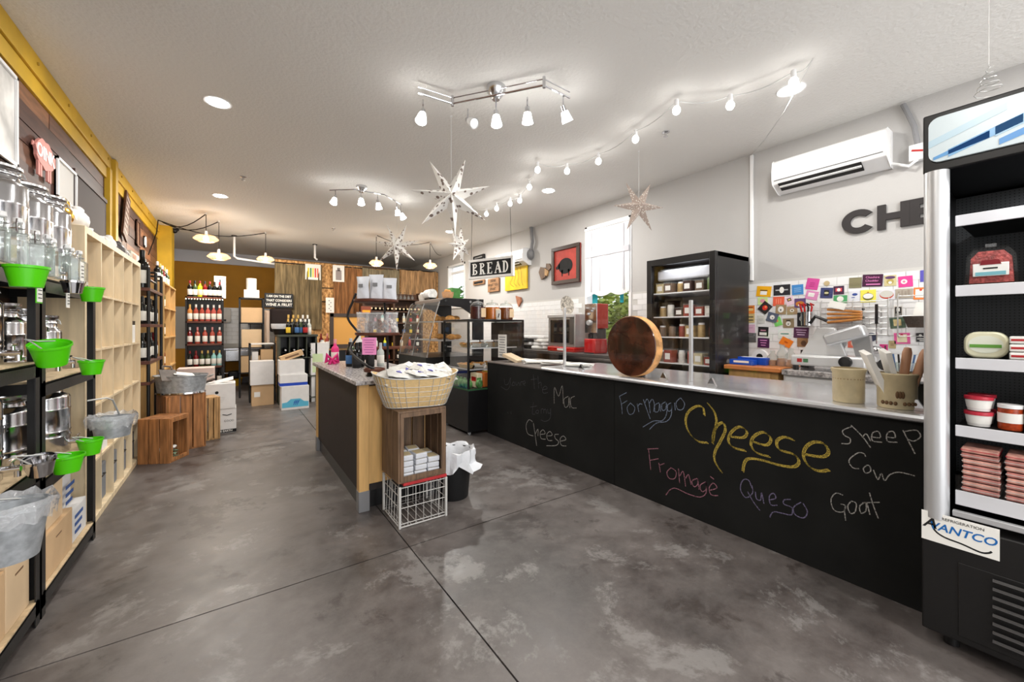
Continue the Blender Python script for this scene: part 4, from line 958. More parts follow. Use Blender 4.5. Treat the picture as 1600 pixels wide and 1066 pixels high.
MB().box((.05, 0, 0), (.42, .1, .5)).build('dark_cloth', K('dark_cloth', 40, 32, 32, rough=.95), t, bev=.05); MB().tube([(-.2, -.04, .2), (-.22, -.05, -.1), (-.2, -.04, -.5)], [.05, .07, .05]).build('apron', K('beige_cloth', 200, 178, 160, rough=.9), t)
# table with pink things between cabinet and orange board
tb_ = thing('display_table', 'long dark table with wooden top between green cabinet and orange board', 'table', (1.85, 8.9, 0))
MB().bx(-.48, .6, -.25, .25, .94, .98).build('table_top', m_pine, tb_, bev=.004); MB().bx(-.46, .58, -.2, .22, .0, .94).build('body', m_black, tb_)
for i in range(5):
    x = 1.44+i*.115
    bottle((x, 8.75, .98), ['red', 'rose', 'pink', 'red', 'clear'][i], 'small pink and red bottle, %s from left on the rear table' % ORD[i], .3, ['red', 'pink', 'red', 'gold', 'black'][i], ['red', 'white', 'red', 'red', 'grey'][i], 'bottles on the rear table')
for i in range(3):
    t = thing('gift_tin', ['white tin on the rear table', 'rounded white jar on the rear table', 'glass bowl on the rear table'][i], 'tin', (1.45+i*.16, 8.68, .98)); MB().lathe([(.05, 0), (.06, .02), (.06, .12), (.03, .15), (.0005, .15)], n=18).build('body', m_cer if i < 2 else m_glassb, t); MB().lathe([(.032, .15), (.034, .17), (.0005, .172)], n=14).build('lid', m_white, t)
c = carton('wine_carton', 'white carton with faint green print, lower of two by the island', 1.2, 1.5, 8.3, 8.55, 0, .5, m_cartonw)
c = carton('wine_carton', 'tall white carton with green leaf print behind the island end', 1.19, 1.5, 8.28, 8.55, .504, .6, m_cartonw); MB().bx(-.13, .05, -.1365, -.1355, .05, .4).build('leaf_print', K('pale_green_print', 200, 218, 170), c)
# posters on the partition
def poster(u0, u1, v0, v1, label, deco, y=PY-.09):
    a, b = P(u0, v0, y=y), P(u1, v1, y=y); t = thing('poster', label, 'poster', ((a.x+b.x)/2, y, (a.z+b.z)/2)); w_, h_ = abs(b.x-a.x), abs(a.z-b.z)
    MB().box((0, 0, 0), (w_, .006, h_)).build('sheet', m_paper, t)
    for (nm, x, z, ww, hh, c) in deco: MB().box((x*w_, -.004, z*h_), (ww*w_, .002, hh*h_)).build(nm, K('poster_%d_%d_%d' % c, *c), t)
poster(477, 501, 412, 438, 'poster with a row of coloured bottles on the burlap drape', [('printed_bottle', -.3+i*.15, -.05, .09, .6, c) for i, c in enumerate(((220, 200, 40), (60, 130, 60), (230, 210, 60), (210, 60, 40), (220, 120, 90)))])
poster(520, 538, 414, 441, 'small grey portrait poster on the partition', [('printed_figure', 0, -.1, .5, .6, (150, 140, 138)), ('printed_head', 0, .25, .25, .2, (120, 110, 108))])
poster(509, 522, 465, 489, 'white notice with dots on the partition above the table', [('printed_mark', -.1+.2*(i % 2), .3-.13*i, .14, .05, (90, 90, 92)) for i in range(6)])
# orange framed board
t = thing('framed_board', 'dark framed blank orange board standing behind the island', 'board', (2.3, 8.6, 1.2)); a, b = P(516, 490, y=8.6), P(575, 527, y=8.6)
t.location = ((a.x+b.x)/2, 8.62, .98); w_ = b.x-a.x; h_ = a.z-.98
MB().box((0, 0, h_/2), (w_-.08, .012, h_-.08)).build('panel', K('orange_tan_panel', 206, 150, 76, rough=.7), t)
for (x, z, sx_, sz_) in ((0, h_-.03, w_, .07), (0, .04, w_, .08), (-w_/2+.03, h_/2, .07, h_), (w_/2-.03, h_/2, .07, h_)): MB().box((x, 0, z), (sx_, .04, sz_)).build('frame_rail', K('dark_frame', 66, 54, 46, rough=.5), t)
t = thing('snack_box', 'small brown and orange snack box on the orange board frame', 'box', (2.28, 8.62, .98+h_+.005)); MB().box((0, 0, .08), (.2, .05, .16)).build('body', K('snack_brown', 120, 60, 40), t); MB().box((0, -.026, .05), (.16, .004, .06)).build('snack_label', K('snack_orange', 226, 150, 30), t)
# second table under the board
t = thing('rear_table', 'dark table under the framed orange board', 'table', (2.85, 8.75, 0)); MB().bx(-.38, .5, -.25, .25, .93, .978).build('table_top', m_shelfw, t, bev=.004)
for x in (-.34, .45):
    for y in (-.2, .2): MB().bx(x-.025, x+.025, y-.025, y+.025, 0, .93).build('leg', m_blackm, t)
# back bottle rack
br = thing('bottle_rack', 'wide dark wooden wine rack with rows of bottle ends on the partition', 'rack', (3.2, 9.75, 0)); hw = .72
m_dwood = K('dark_rack_wood', 84, 58, 42, rough=.6, noise=.3, nscale=6)
for x in (-hw, 0, hw): MB().bx(x-.02, x+.02, -.17, .17, 0, 2.28).build('upright', m_dwood, br)
RZ = [.35, .62, .92, 1.24, 1.52, 1.8, 2.1]
for z in RZ: MB().bx(-hw, hw, -.17, .17, z-.025, z).build('shelf_board', m_dwood, br)
MB().bx(-hw, hw, .15, .17, .3, 2.25).build('back_panel', m_dwood, br)
m_cork = K('cork_cream', 226, 208, 170, rough=.8)
pr = None
for i in range(14):
    x = 3.2-.64+i*.097; l = 'lying wine bottle, %s from the left in the cork row of the rear rack' % ORD[i]
    if pr is None:
        pr = thing('wine_bottle', l, 'bottle', (x, 9.6, 1.855), group='lying bottles in the rear rack')
        MB().lathe([(.035, 0), (.037, .005), (.037, .19), (.015, .24), (.014, .3), (.0005, .3)], n=12, mtx=Matrix.Rotation(PI/2, 4, 'X'), c=(0, .25, 0)).build('glass_body', G['dark'], pr)
        MB().cyl((0, -.055, 0), (0, -.02, 0), .022, n=12).build('capsule', m_cork, pr)
    else: dup(pr, (x, 9.6, 1.855), 0, l)
for zi, kinds in ((6, ['clear']*7), (4, ['orange', 'dark', 'teal', 'red', 'dark', 'clear', 'dark', 'rose']), (3, ['rose', 'white', 'dark', 'red', 'clear', 'dark', 'green', 'red']), (2, ['dark', 'white', 'yel', 'dark', 'white', 'pink', 'dark']), (1, ['red', 'clear', 'green', 'dark', 'rose', 'dark'])):
    n = len(kinds)
    for i, k in enumerate(kinds):
        if zi == 6:
            l = 'upturned wine glass, %s from the left on top of the rear rack' % ORD[i]
            if i == 0:
                wg = thing('wine_glass', l, 'glass', (3.2-.1+i*.1, 9.68, RZ[6]), group='glasses on the rear rack')
                MB().lathe([(.035, 0), (.04, .05), (.02, .09), (.005, .1), (.005, .16), (.032, .168), (.0005, .17)], n=14).build('glass', m_glassb, wg)
            else: dup(wg, (3.2-.1+i*.1, 9.68, RZ[6]), 0, l)
            continue
        bottle((3.2-.62+i*1.24/(n-1), 9.64, RZ[zi]), k, 'bottle, %s from the left on the %s of the rear rack' % (ORD[i], {4: 'third board', 3: 'fourth board', 2: 'fifth board', 1: 'lowest board'}[zi]), .24 if zi != 1 else .25, ['orange', 'blue', 'silver', 'white', 'gold', 'black'][(i+zi) % 6], ['white', 'yellow', 'red', 'blue', 'cream'][(i*3+zi) % 5], 'bottles in the rear rack', r=.036)

# ================================================================ ISLAND
isl = thing('island_counter', 'black sided island counter with pine corner posts and speckled top', 'counter', (1.12, 4.0, 0))
x0, x1, y0, y1 = .775-1.12, 1.42-1.12, 3.12-4.0, 5.05-4.0
m_spk = K('speckled_granite', 178, 172, 170, rough=.25, noise=.65, nscale=50, detail=3)
MB().bx(x0+.015, x1, y0+.03, y1, .14, .965).build('body', K('brown_black_panel', 42, 35, 33, rough=.6, noise=.15), isl, smooth=False)
MB().bx(x0+.03, x1-.02, y0+.06, y1-.02, 0, .14).build('toe_kick', m_black, isl, smooth=False)
MB().bx(x0+.05, x1-.04, y0+.012, y0+.03, .2, .95).build('end_panel', m_pine, isl, smooth=False)
for (px_, py_) in ((x0, y0), (x0, y1-.08), (x1-.08, y0)):
    MB().bx(px_, px_+.075, py_, py_+.07, .15, .965).build('corner_post', m_pine, isl, bev=.003)
    MB().bx(px_-.003, px_+.078, py_-.003, py_+.073, 0, .155).build('post_sleeve', K('grey_metal_sleeve', 134, 134, 136, rough=.4, metal=.4), isl, bev=.002)
MB().bx(x0-.03, x1+.03, y0-.03, y1+.03, .965, 1.0).build('countertop', m_spk, isl, bev=.006)
# things on island
IZ = 1.001
p = P(509, 560, z=1.1)
bottle((.93, 4.78, IZ), 'hotpink', 'hot pink bottle at the far left corner of the island', .27, 'pink', 'white', None, 'drink_bottle', .04)
t = thing('pink_bow', 'magenta ribbon bow on the far left corner of the island', 'bow', (.88, 4.68, IZ)); 
for s in (-1, 1): MB().tube([(0, 0, .05), (s*.05, 0, .1), (s*.06, 0, .03), (0, 0, .05)], [.01, .03, .025, .01], 8).tube([(0, 0, .05), (s*.03, -.01, .0)], [.012, .02], 6).build('loop', K('magenta_ribbon', 214, 40, 120, rough=.5), t)
bottle((1.06, 4.62, IZ), 'green', 'green bottle with pale label, left of the tall white bottle', .28, 'silver', 'blue', None, 'drink_bottle', .042)
bottle((1.12, 4.5, IZ), 'white', 'tall white capped bottle standing among the island bottles', .38, 'white', 'white', None, 'drink_bottle', .042)
for i, (x, y) in enumerate(((.98, 4.3), (1.06, 4.22), (1.14, 4.15), (1.0, 4.12))): bottle((x, y, IZ), 'black', 'black bottle on the island, %s from the white bottle' % ORD[i], .25, 'black', 'blue' if i == 0 else 'black', None, 'drink_bottle', .042)
for i, (x, y) in enumerate(((1.2, 4.35), (1.26, 4.2))): bottle((x, y, IZ), 'clear', 'clear small bottle behind the black ones, %s in line' % ORD[i], .24, 'silver', 'white', None, 'drink_bottle', .036)
# three tier stand
ts = thing('tiered_stand', 'curved dark metal stand with three round wooden trays on the island', 'stand', (1.02, 3.6, IZ))
tr = [(.03, -.12, .0, .1), (.14, .1, .35, .2), (.16, .1, .64, .19)]
def trayz(v, d): return CAMH+(HZ-v)/FPX*d-IZ
A = []
for (u, v, d, r, nm) in ((585, 577, 3.3, .085, 'lowest'), (590, 521, 3.75, .2, 'middle'), (588, 470, 3.75, .2, 'upper')):
    q = P(u, v, d=d)-ts.location; A.append((q, r))
    MB().lathe([(.0005, q.z-.02), (r*.95, q.z-.02), (r, q.z-.01), (r, q.z+.008), (r*.93, q.z+.008), (r*.92, q.z), (.0005, q.z)], (q.x, q.y, 0), 32).build('tray', m_shelfw, ts)
q0, q1, q2 = [a[0] for a in A]
lft = Vector((-CS*.19, SN*.19, 0))
pts = [q2+lft+Vector((0, 0, .07)), q2+lft*1.15, (q2+q1)/2+lft*1.45, q1+lft*1.05+Vector((0, 0, .03)), q1+lft*.9, (q1+q0)/2+lft*1.2, q0+lft*.4+Vector((0, 0, .04)), q0]
MB().tube(smoothline([tuple(p_) for p_ in pts], 6), .011, 8).build('curved_frame', m_blackm, ts)
MB().cyl(q0-Vector((0, 0, .018)), Vector((q0.x, q0.y, 0)), .05, .07, 16).build('foot', m_blackm, ts)
rgt = -lft; MB().tube([q1+rgt*.5-Vector((0, 0, .02)), Vector((q1.x+rgt.x*.5, q1.y+rgt.y*.5, 0))], .01).build('rear_leg', m_blackm, ts)
MB().tube([q1+rgt*.4, q2+rgt*.4-Vector((0, 0, .02))], .01).build('upper_strut', m_blackm, ts)
m_pouch = K('white_pouch', 200, 202, 208, rough=.45, bump=.5, bscale=20)
def pouch(c, w_, h_, label, rz, m, deco=None, name='coffee_bag'):
    t = thing(name, label, 'bag', c, rz); vs = []; fs = []; nx, nz = 8, 8
    for side in (-1, 1):
        for j in range(nz+1):
            for i in range(nx+1):
                a, b = i/nx*2-1, j/nz; th = .035*(1-a*a)**.5*(1-b**3)+.001
                vs.append((a*w_/2*(.9+.1*abs(2*b-1)**1.5), side*th+.004*math.sin(9*b+5*a), b*h_-.006*(1-b)*a*a))
    o_ = (nx+1)*(nz+1)
    for s in range(2):
        for j in range(nz):
            for i in range(nx): k = s*o_+j*(nx+1)+i; fs.append((k, k+1, k+nx+2, k+nx+1))
    MB().add(vs, fs).build('body', m, t)
    MB().box((0, 0, h_*.93), (w_*.97, .004, .006)).build('seal', m_paper, t)
    if deco: MB().box((0, -.037, h_*.6), (w_*.34, .002, h_*.14)).build('label_patch', K('grey_label', 120, 120, 122), t)
    return t
rzc = -YAW*.3
for i, (k, l) in enumerate(((-.13, 'white coffee bag on the left of the upper tray'), (0, 'white coffee bag with grey label in the middle of the upper tray'), (.13, 'white coffee bag at the right of the upper tray'))):
    c = ts.location+q2+Vector((CS*k, -SN*k+.02*i-.02, .001)); pouch(c, .135, (.225, .245, .215)[i], l, -YAW+.25*(i-1), m_pouch, True)
for i, (k, l) in enumerate(((-.14, 'clear bag of nuts on the left of the middle tray'), (-.05, 'clear bag of dark nuts second on the middle tray'), (.05, 'clear bag of brown pods third on the middle tray'), (.14, 'clear patterned bag at the right of the middle tray'))):
    c = ts.location+q1+Vector((CS*k, -SN*k+.02*(i % 2), .001)); pouch(c, .12, .2, l, -YAW, m_bag, False, 'snack_bag')
    t = thing('brown_snack', ['tan nuts in the left clear bag', 'dark nuts in the second clear bag', 'brown pods in the third clear bag', 'speckled snacks in the right clear bag'][i], 'snack', c+Vector((0, 0, .002)), -YAW)
    mb = MB()
    for _ in range(14): mb.ball((random.uniform(-.035, .035), random.uniform(-.008, .008), random.uniform(.016, .13)), .014, 8, 5)
    o = mb.build('nuts', [K('tan_nut', 196, 160, 124), K('dark_nut', 96, 70, 62), K('brown_nut', 130, 88, 60), K('pale_nut', 206, 196, 190)][i], t); o['kind'] = 'stuff'
p = P(577, 541, d=3.25); t = thing('pink_note', 'pink handwritten price note clipped under the middle tray', 'note', p, -YAW-.1)
MB().box((0, 0, 0), (.12, .003, .14)).build('sheet', K('pink_paper', 240, 150, 200, rough=.8), t)
for k in range(6): MB().box((0, -.0022, .05-.02*k), (.09-.02*(k % 2), .001, .004)).build('written_line', K('purple_ink', 150, 70, 130), t)

# ---------------------------------------------------------------- basket, crate, milk crate
mc = thing('milk_crate', 'white wire crate on the floor under the wooden crate', 'crate', (1.12, 2.89, 0)); a, b, h = .175, .18, .29
m_wirew = K('white_wire', 186, 184, 180, rough=.4)
for z in (.008, .03, .14, .22, h-.01):
    MB().tube([(-a, -b, z), (a, -b, z), (a, b, z), (-a, b, z), (-a, -b, z)], .003 if z > .01 else .005, 6).build('wire_ring', m_wirew, mc)
for s in (-1, 1):
    for k in range(-2, 3):
        MB().tube([(k*.058, s*b, .008), (k*.058, s*b, h-.01)], .0024, 5).build('wire', m_wirew, mc); MB().tube([(s*a, k*.058, .008), (s*a, k*.058-.03, h-.01)], .0024, 5).build('wire', m_wirew, mc)
    for s2 in (-1, 1): MB().bx(s*a-.009, s*a+.009, s2*b-.009, s2*b+.009, 0, h).build('corner_post', m_wirew, mc, bev=.003)
for k in range(-3, 4): MB().tube([(k*.045, -b, .01), (k*.045, b, .01)], .003, 5).build('wire', m_wirew, mc)
t = thing('red_board', 'red painted board lying on the wire milk crate', 'board', (1.12, 2.89, .291)); MB().bx(-.15, .18, -.185, .185, 0, .022).build('board', K('worn_red_paint', 178, 44, 48, rough=.6, noise=.25, nscale=8), t, bev=.003)
wc = crate('wooden_crate', 'weathered open wooden crate stacked on the milk crate holding white packets', (1.11, 2.88, .315), (.365, .36, .5), m_crateo, rz=.02, slats=3)
# white wrapped packets in crate (rows of boxes)
pk = None
for i in range(3):
    for j in range(4 if i < 2 else 3):
        for k in range(2):
            l = 'white wrapped packet, %s column, %s layer, %s' % (['left', 'middle', 'right'][i], ['bottom', 'second', 'third', 'top'][j], ['front', 'rear'][k])
            loc = (1.01+i*.1, 2.785+k*.13, .332+j*.041+.0)
            if pk is None:
                pk = thing('cracker_packet', l, 'packet', loc, 0, 'white packets in the wooden crate')
                MB().box((0, 0, .019), (.09, .11, .037)).build('wrapper', m_pouch, pk, bev=.006); MB().box((0, 0, .0378), (.07, .085, .002)).build('window_patch', K('beige_wafer', 196, 178, 140, rough=.7), pk)
            else: dup(pk, loc, random.uniform(-.12, .12), l)
# wicker wire basket
bk_ = thing('wire_basket', 'tan lined oval wire basket full of bagged bread on the wooden crate', 'basket', (1.125, 2.88, .818), -.22)
prof = [(.21, 0), (.225, .012), (.27, .12), (.305, .225), (.31, .235)]
def sup(r, t_, e=.62): 
    c_, s_ = math.cos(t_), math.sin(t_); return (r*math.copysign(abs(c_)**e, c_), r*.58*math.copysign(abs(s_)**e, s_))
def superring(prof, n=48):
    vs = []; fs = []
    for r, z in prof:
        for i in range(n): q = sup(r, 2*PI*i/n); sag = .022*math.cos(4*PI*i/n)*(z/.225) ; vs.append((q[0], q[1], z+sag))
    for k in range(len(prof)-1):
        for i in range(n): fs.append((k*n+i, k*n+(i+1) % n, (k+1)*n+(i+1) % n, (k+1)*n+i))
    return vs, fs
inn = [(r-.008, z) for r, z in prof][::-1]
vs, fs = superring([(.001, 0)]+prof+inn+[(.001, .008)]); MB().add(vs, fs).build('liner', m_wick, bk_)
for (r, z) in [(.22, .006), (.243, .05), (.26, .09), (.276, .13), (.292, .17), (.313, .236)]:
    pts = [Vector((*sup(r, 2*PI*i/48), z+.02*math.cos(4*PI*i/48)*(z/.225))) for i in range(49)]; MB().tube(pts, .004 if z > .2 or z < .01 else .002, 5).build('wire_ring', m_wire, bk_)
for i in range(36):
    t_ = 2*PI*i/36; pts = [Vector((*sup(r+.003, t_), z+.02*math.cos(2*t_)*(z/.225))) for r, z in prof]; MB().tube(pts, .002, 5).build('wire', m_wire, bk_)
m_pita = K('flatbread_film', 202, 200, 194, rough=.25, noise=.12, nscale=10, bump=.7, bscale=18)
m_navy = K('navy_print', 70, 66, 150, rough=.5)
pos = [(-.17, -.03, .2, .3), (-.1, -.09, .22, -.2), (.02, -.08, .215, .4), (.13, -.07, .22, -.3), (.18, -.02, .2, .2), (-.17, .07, .21, 0), (-.05, .06, .24, .5), (.08, .06, .25, -.4), (.18, .07, .22, .1), (0, 0, .17, .9)]
lb_ = ['far left front', 'left front', 'centre front', 'right front', 'far right', 'left rear', 'middle rear', 'raised right rear', 'right rear', 'buried centre']
Mb = Matrix.Rotation(-.22, 3, 'Z')
for (x, y, z, r), l in zip(pos, lb_):
    q = Mb @ Vector((x, y, z)); t = thing('bread_bag', 'clear bag of flatbread with blue print, %s of the basket' % l, 'bag', bk_.location+q+Vector((0, 0, .02))); t.rotation_euler = (random.uniform(.1, .5), random.uniform(-.2, .2), r)
    nb = MB(); vs = []; fs = []; n = 9
    for s in (-1, 1):
        for j in range(n):
            for i in range(n):
                a, b = i/(n-1)*2-1, j/(n-1)*2-1; hgt = .022*max(0, (1-a*a)*(1-b*b))**.35+.004*math.sin(9*a+7*b+x*40); vs.append((a*.115, b*.088, s*abs(hgt)*1.15))
    for s in range(2):
        for j in range(n-1):
            for i in range(n-1): k = s*n*n+j*n+i; fs.append((k, k+1, k+n+1, k+n))
    nb.add(vs, fs).build('body', m_pita, t)
    MB().prism([(-.06, -.03), (-.02, -.05), (-.03, .0)], lambda a, b: (a, b, .024), lambda a, b: (a, b, .0285)).build('printed_mark', m_navy, t)
    MB().box((.03, .01, .028), (.06, .03, .002)).build('paper_label', m_paper, t)
# small clear hoop bags behind
# bin
bn = thing('waste_bin', 'black mesh waste bin with white liner beside the wooden crate', 'bin', (1.5, 3.0, 0))
m_mesh = K('black_mesh', 34, 34, 35, rough=.5, metal=.3)
MB().shell([(.12, 0), (.125, .01), (.155, .38)], n=32, t=.003).build('body', m_mesh, bn)
vs = []; fs = []; n = 40
prof = [(.1, .1, 0), (.118, .14, 0), (.144, .36, .0), (.158, .395, .006), (.175, .4, .012), (.178, .36, .016), (.172, .3, .018), (.18, .255, .03)]
for j, (r, z, w_) in enumerate(prof):
    for i in range(n):
        a = 2*PI*i/n; rr = r+w_*math.sin(i*1.7+j*.8)+(.05 if j == 7 and 4 < (n-i) % n < 10 else 0); vs.append((rr*math.cos(a), rr*math.sin(a), z+w_*math.sin(i*.9+j)))
for j in range(len(prof)-1):
    for i in range(n): fs.append((j*n+i, j*n+(i+1) % n, (j+1)*n+(i+1) % n, (j+1)*n+i))
MB().add(vs, fs).build('bin_liner', m_bin, bn)
# ================================================================ CHALKBOARD COUNTER
CX = 2.77
dcn = thing('deli_counter', 'long black chalkboard fronted deli counter with stainless top', 'counter', (CX, 2.4, 0))
def cb(x0, x1, y0, y1, z0, z1, nm, m, bev=0, sm=False): return MB().bx(x0-CX, x1-CX, y0-2.4, y1-2.4, z0, z1).build(nm, m, dcn, smooth=sm or bool(bev), bev=bev)
cb(CX+.012, 3.6, .425, 4.525, .0, .93, 'body', m_black)
for a, b in ((.425, 2.372), (2.378, 4.53)): cb(CX, CX+.012, a, b, .0, .935, 'chalkboard_panel', m_chalkb)
cb(CX-.005, 3.62, 3.36, 4.53, .935, .952, 'laminate_top', K('grey_brown_laminate', 120, 112, 108, rough=.4), bev=.003)
m_top = K('stainless_worktop', 222, 223, 226, rough=.24, metal=.75)
mb = MB(); prof = [(0, .0), (-.022, .002), (-.034, .012), (-.037, .024), (-.03, .037), (-.012, .043), (0, .043)]
vs = []
for y in (.425-2.4, 3.36-2.4): vs += [(a, y, .932+b) for a, b in prof]
n = len(prof); mb.add(vs, [(i, i+1, n+i+1, n+i) for i in range(n-1)]+[tuple(range(n)), tuple(range(2*n-1, n-1, -1))])
mb.bx(0, .85, .425-2.4, .96, .935, .975); mb.build('stainless_top', m_top, dcn)
# chalk writing traced as strokes on the counter front
def zoomA(x, y): return (1000+x/2.6644, 560+y/2.665)
def zoomB(x, y): return (760+x/3.947, 570+y/3.948)
CH = {}
def chalk(color, nm):
    m = bpy.data.materials.new('chalk_'+nm); m.use_nodes = True; nt = m.node_tree; N = nt.nodes; L = nt.links; b = N['Principled BSDF']; b.inputs['Roughness'].default_value = .95
    tc = N.new('ShaderNodeTexCoord'); nz = N.new('ShaderNodeTexNoise'); nz.inputs['Scale'].default_value = 160; L.new(tc.outputs['Object'], nz.inputs[0])
    r = N.new('ShaderNodeValToRGB'); L.new(nz.outputs[0], r.inputs[0]); r.color_ramp.elements[0].position = .36; r.color_ramp.elements[1].position = .56
    r.color_ramp.elements[0].color = (*clr(*[int(c*.36) for c in color]), 1); r.color_ramp.elements[1].color = (*clr(*[int(c*.86) for c in color]), 1); L.new(r.outputs[0], b.inputs['Base Color'])
    return m
def word(nm, label, m, zoom, strokes, wd, dbl=0.):
    mb = MB()
    for s in strokes:
        pts = smoothline([(float(a), float(b)) for a, b in s], 5) if len(s) > 2 else s
        W = [P(*zoom(a, b), x=CX-.0012) for a, b in pts]
        W = [q-Vector((CX, 2.4, 0)) for q in W]
        if dbl:
            off = Vector((0, dbl, 0)); off2 = Vector((0, 0, dbl*.7))
            ribbon(mb, [q+off*.5+off2*.5 for q in W], wd, (-1, 0, 0)); ribbon(mb, [q-off*.5-off2*.5 for q in W], wd, (-1, 0, 0)); ribbon(mb, W, wd*.6, (-1, 0, 0))
        else: ribbon(mb, W, wd, (-1, 0, 0))
    o = mb.build('chalk_word', m, dcn, smooth=False); o['label'] = label
def sh_(s, dx, dy=0): return [(a+dx, b+dy) for a, b in s]
cy, cw_, cb_, cp, cv, cg = chalk((206, 178, 74), 'yellow'), chalk((190, 186, 178), 'white'), chalk((132, 144, 166), 'blue'), chalk((182, 120, 136), 'pink'), chalk((128, 118, 150), 'violet'), chalk((86, 86, 90), 'faint')
word('cheese', 'large yellow chalk word Cheese', cy, zoomA, [
    [(268, 238), (262, 205), (235, 200), (200, 225), (190, 265), (205, 310), (240, 345), (282, 352)], [(282, 187), (310, 225), (318, 270), (305, 320), (303, 355)], [(303, 352), (315, 290), (345, 268), (355, 300), (335, 345), (312, 390), (312, 430), (340, 475)],
    [(372, 325), (430, 330), (445, 305), (415, 285), (380, 308), (368, 345), (390, 372), (440, 385)], [(465, 345), (525, 362), (545, 335), (515, 308), (475, 325), (462, 360), (485, 393), (540, 410)],
    [(640, 340), (600, 328), (570, 345), (580, 380), (640, 400), (662, 430), (640, 452), (580, 445), (510, 425), (455, 418), (435, 435), (428, 472)], [(685, 400), (760, 410), (785, 390), (765, 355), (720, 350), (688, 375), (682, 415), (710, 455), (750, 470), (788, 465)]], .006, .011)
word('formaggio', 'blue grey chalk word Formaggio with a curled underline', cb_, zoomB, [
    [(865, 172), (820, 195)], [(820, 195), (832, 240), (838, 305)], [(830, 245), (868, 222)], [(890, 235), (868, 265), (880, 305), (905, 300), (915, 265), (890, 238)], [(930, 240), (940, 292)], [(932, 262), (945, 242), (962, 245)],
    [(968, 215), (980, 250), (1010, 335)], [(975, 240), (990, 213), (1003, 235), (1010, 300)], [(1005, 240), (1022, 213), (1035, 240), (1032, 290)], [(1065, 235), (1040, 250), (1040, 290), (1062, 285), (1068, 240), (1075, 290)],
    [(1105, 230), (1082, 245), (1085, 280), (1105, 275), (1110, 235), (1112, 300), (1085, 345), (1030, 348), (965, 385)], [(1140, 235), (1118, 250), (1120, 285), (1140, 280), (1143, 240), (1140, 310), (1110, 350), (1050, 360), (1005, 400)], [(1160, 235), (1165, 282)], [(1195, 205), (1170, 235), (1180, 275), (1210, 275), (1222, 240), (1198, 205)]], .006)
word('mac', 'pale chalk word Mac', cw_, zoomB, [[(418, 240), (420, 140), (445, 195), (468, 130), (474, 242)], [(505, 195), (478, 215), (485, 262), (505, 250), (510, 200), (515, 268)], [(545, 195), (520, 210), (525, 262), (556, 267)]], .005)
word('youre', 'faint grey chalk words reading you’re the', cg, zoomB, [[(110, 85), (115, 122), (135, 118), (148, 82)], [(150, 80), (145, 130), (125, 155), (90, 135)], [(165, 108), (157, 128), (174, 126), (172, 108), (163, 108)], [(180, 105), (187, 128), (200, 108), (204, 130)], [(212, 130), (212, 108), (224, 105)], [(226, 120), (240, 112), (234, 100), (224, 115), (240, 130)],
    [(290, 60), (296, 150)], [(275, 92), (310, 88)], [(318, 70), (322, 145)], [(322, 118), (335, 108), (340, 145)], [(345, 155), (375, 148), (362, 132), (346, 152), (352, 175), (378, 172)]], .005)
word('tomy', 'faint grey chalk words reading to my', cg, zoomB, [[(290, 232), (284, 300), (300, 305)], [(270, 262), (312, 255)], [(312, 280), (303, 295), (318, 300), (322, 284), (312, 280)], [(338, 302), (338, 277), (352, 275), (354, 300)], [(354, 280), (366, 275), (370, 302)], [(376, 275), (382, 300), (395, 296)], [(396, 270), (393, 330), (362, 350), (336, 340)]], .005)
word('cheese', 'white chalk word Cheese, left end of the counter', cw_, zoomB, [[(285, 352), (262, 340), (245, 375), (255, 425), (290, 440)], [(290, 360), (300, 430), (310, 500)], [(300, 430), (318, 398), (318, 440)], [(335, 430), (362, 425), (350, 402), (332, 420), (338, 455), (365, 460)], [(375, 440), (405, 435), (392, 412), (372, 432), (380, 465), (407, 468)],
    [(445, 430), (422, 432), (425, 455), (445, 475), (430, 498), (370, 500)], [(458, 472), (490, 462), (475, 440), (455, 458), (462, 496), (492, 502)]], .007)
word('fromage', 'pink chalk word Fromagé with underline', cp, zoomA, [[(35, 375), (45, 465)], [(30, 378), (77, 376)], [(42, 425), (77, 418)], [(78, 435), (85, 475)], [(82, 445), (102, 438)], [(130, 455), (112, 475), (122, 500), (145, 500), (150, 472), (128, 455)], [(160, 460), (165, 520)], [(166, 490), (180, 472), (190, 535)], [(190, 500), (202, 485), (213, 527)],
    [(238, 500), (216, 512), (225, 535), (240, 525), (240, 500), (246, 547)], [(272, 515), (250, 530), (258, 555), (275, 545), (275, 515), (275, 560), (250, 578), (200, 565), (150, 542), (125, 548), (108, 570)], [(290, 550), (320, 540), (305, 520), (288, 540), (296, 568), (325, 572)], [(292, 492), (308, 504)]], .006)
word('queso', 'violet chalk word Queso with underline', cv, zoomA, [[(465, 540), (452, 508), (428, 508), (418, 545), (440, 580), (468, 562), (466, 530)], [(448, 555), (470, 595), (500, 635)], [(480, 555), (485, 585), (502, 590), (506, 560), (516, 606)], [(540, 590), (565, 582), (555, 562), (538, 577), (545, 610), (572, 612)], [(628, 588), (600, 590), (600, 608), (632, 622), (630, 652), (590, 645), (555, 640), (540, 662)], [(670, 600), (640, 620), (645, 650), (680, 665), (697, 640), (678, 603)]], .006)
word('goat', 'pale chalk word Goat', cw_, zoomA, [[(845, 570), (815, 562), (795, 590), (808, 632), (845, 640), (856, 615), (835, 607)], [(855, 612), (852, 640), (856, 676)], [(880, 595), (865, 615), (875, 645), (895, 640), (900, 605), (880, 595)], [(938, 600), (915, 615), (920, 645), (940, 635), (943, 600), (957, 652)], [(955, 560), (972, 615), (992, 667)], [(925, 602), (998, 600)]], .005)
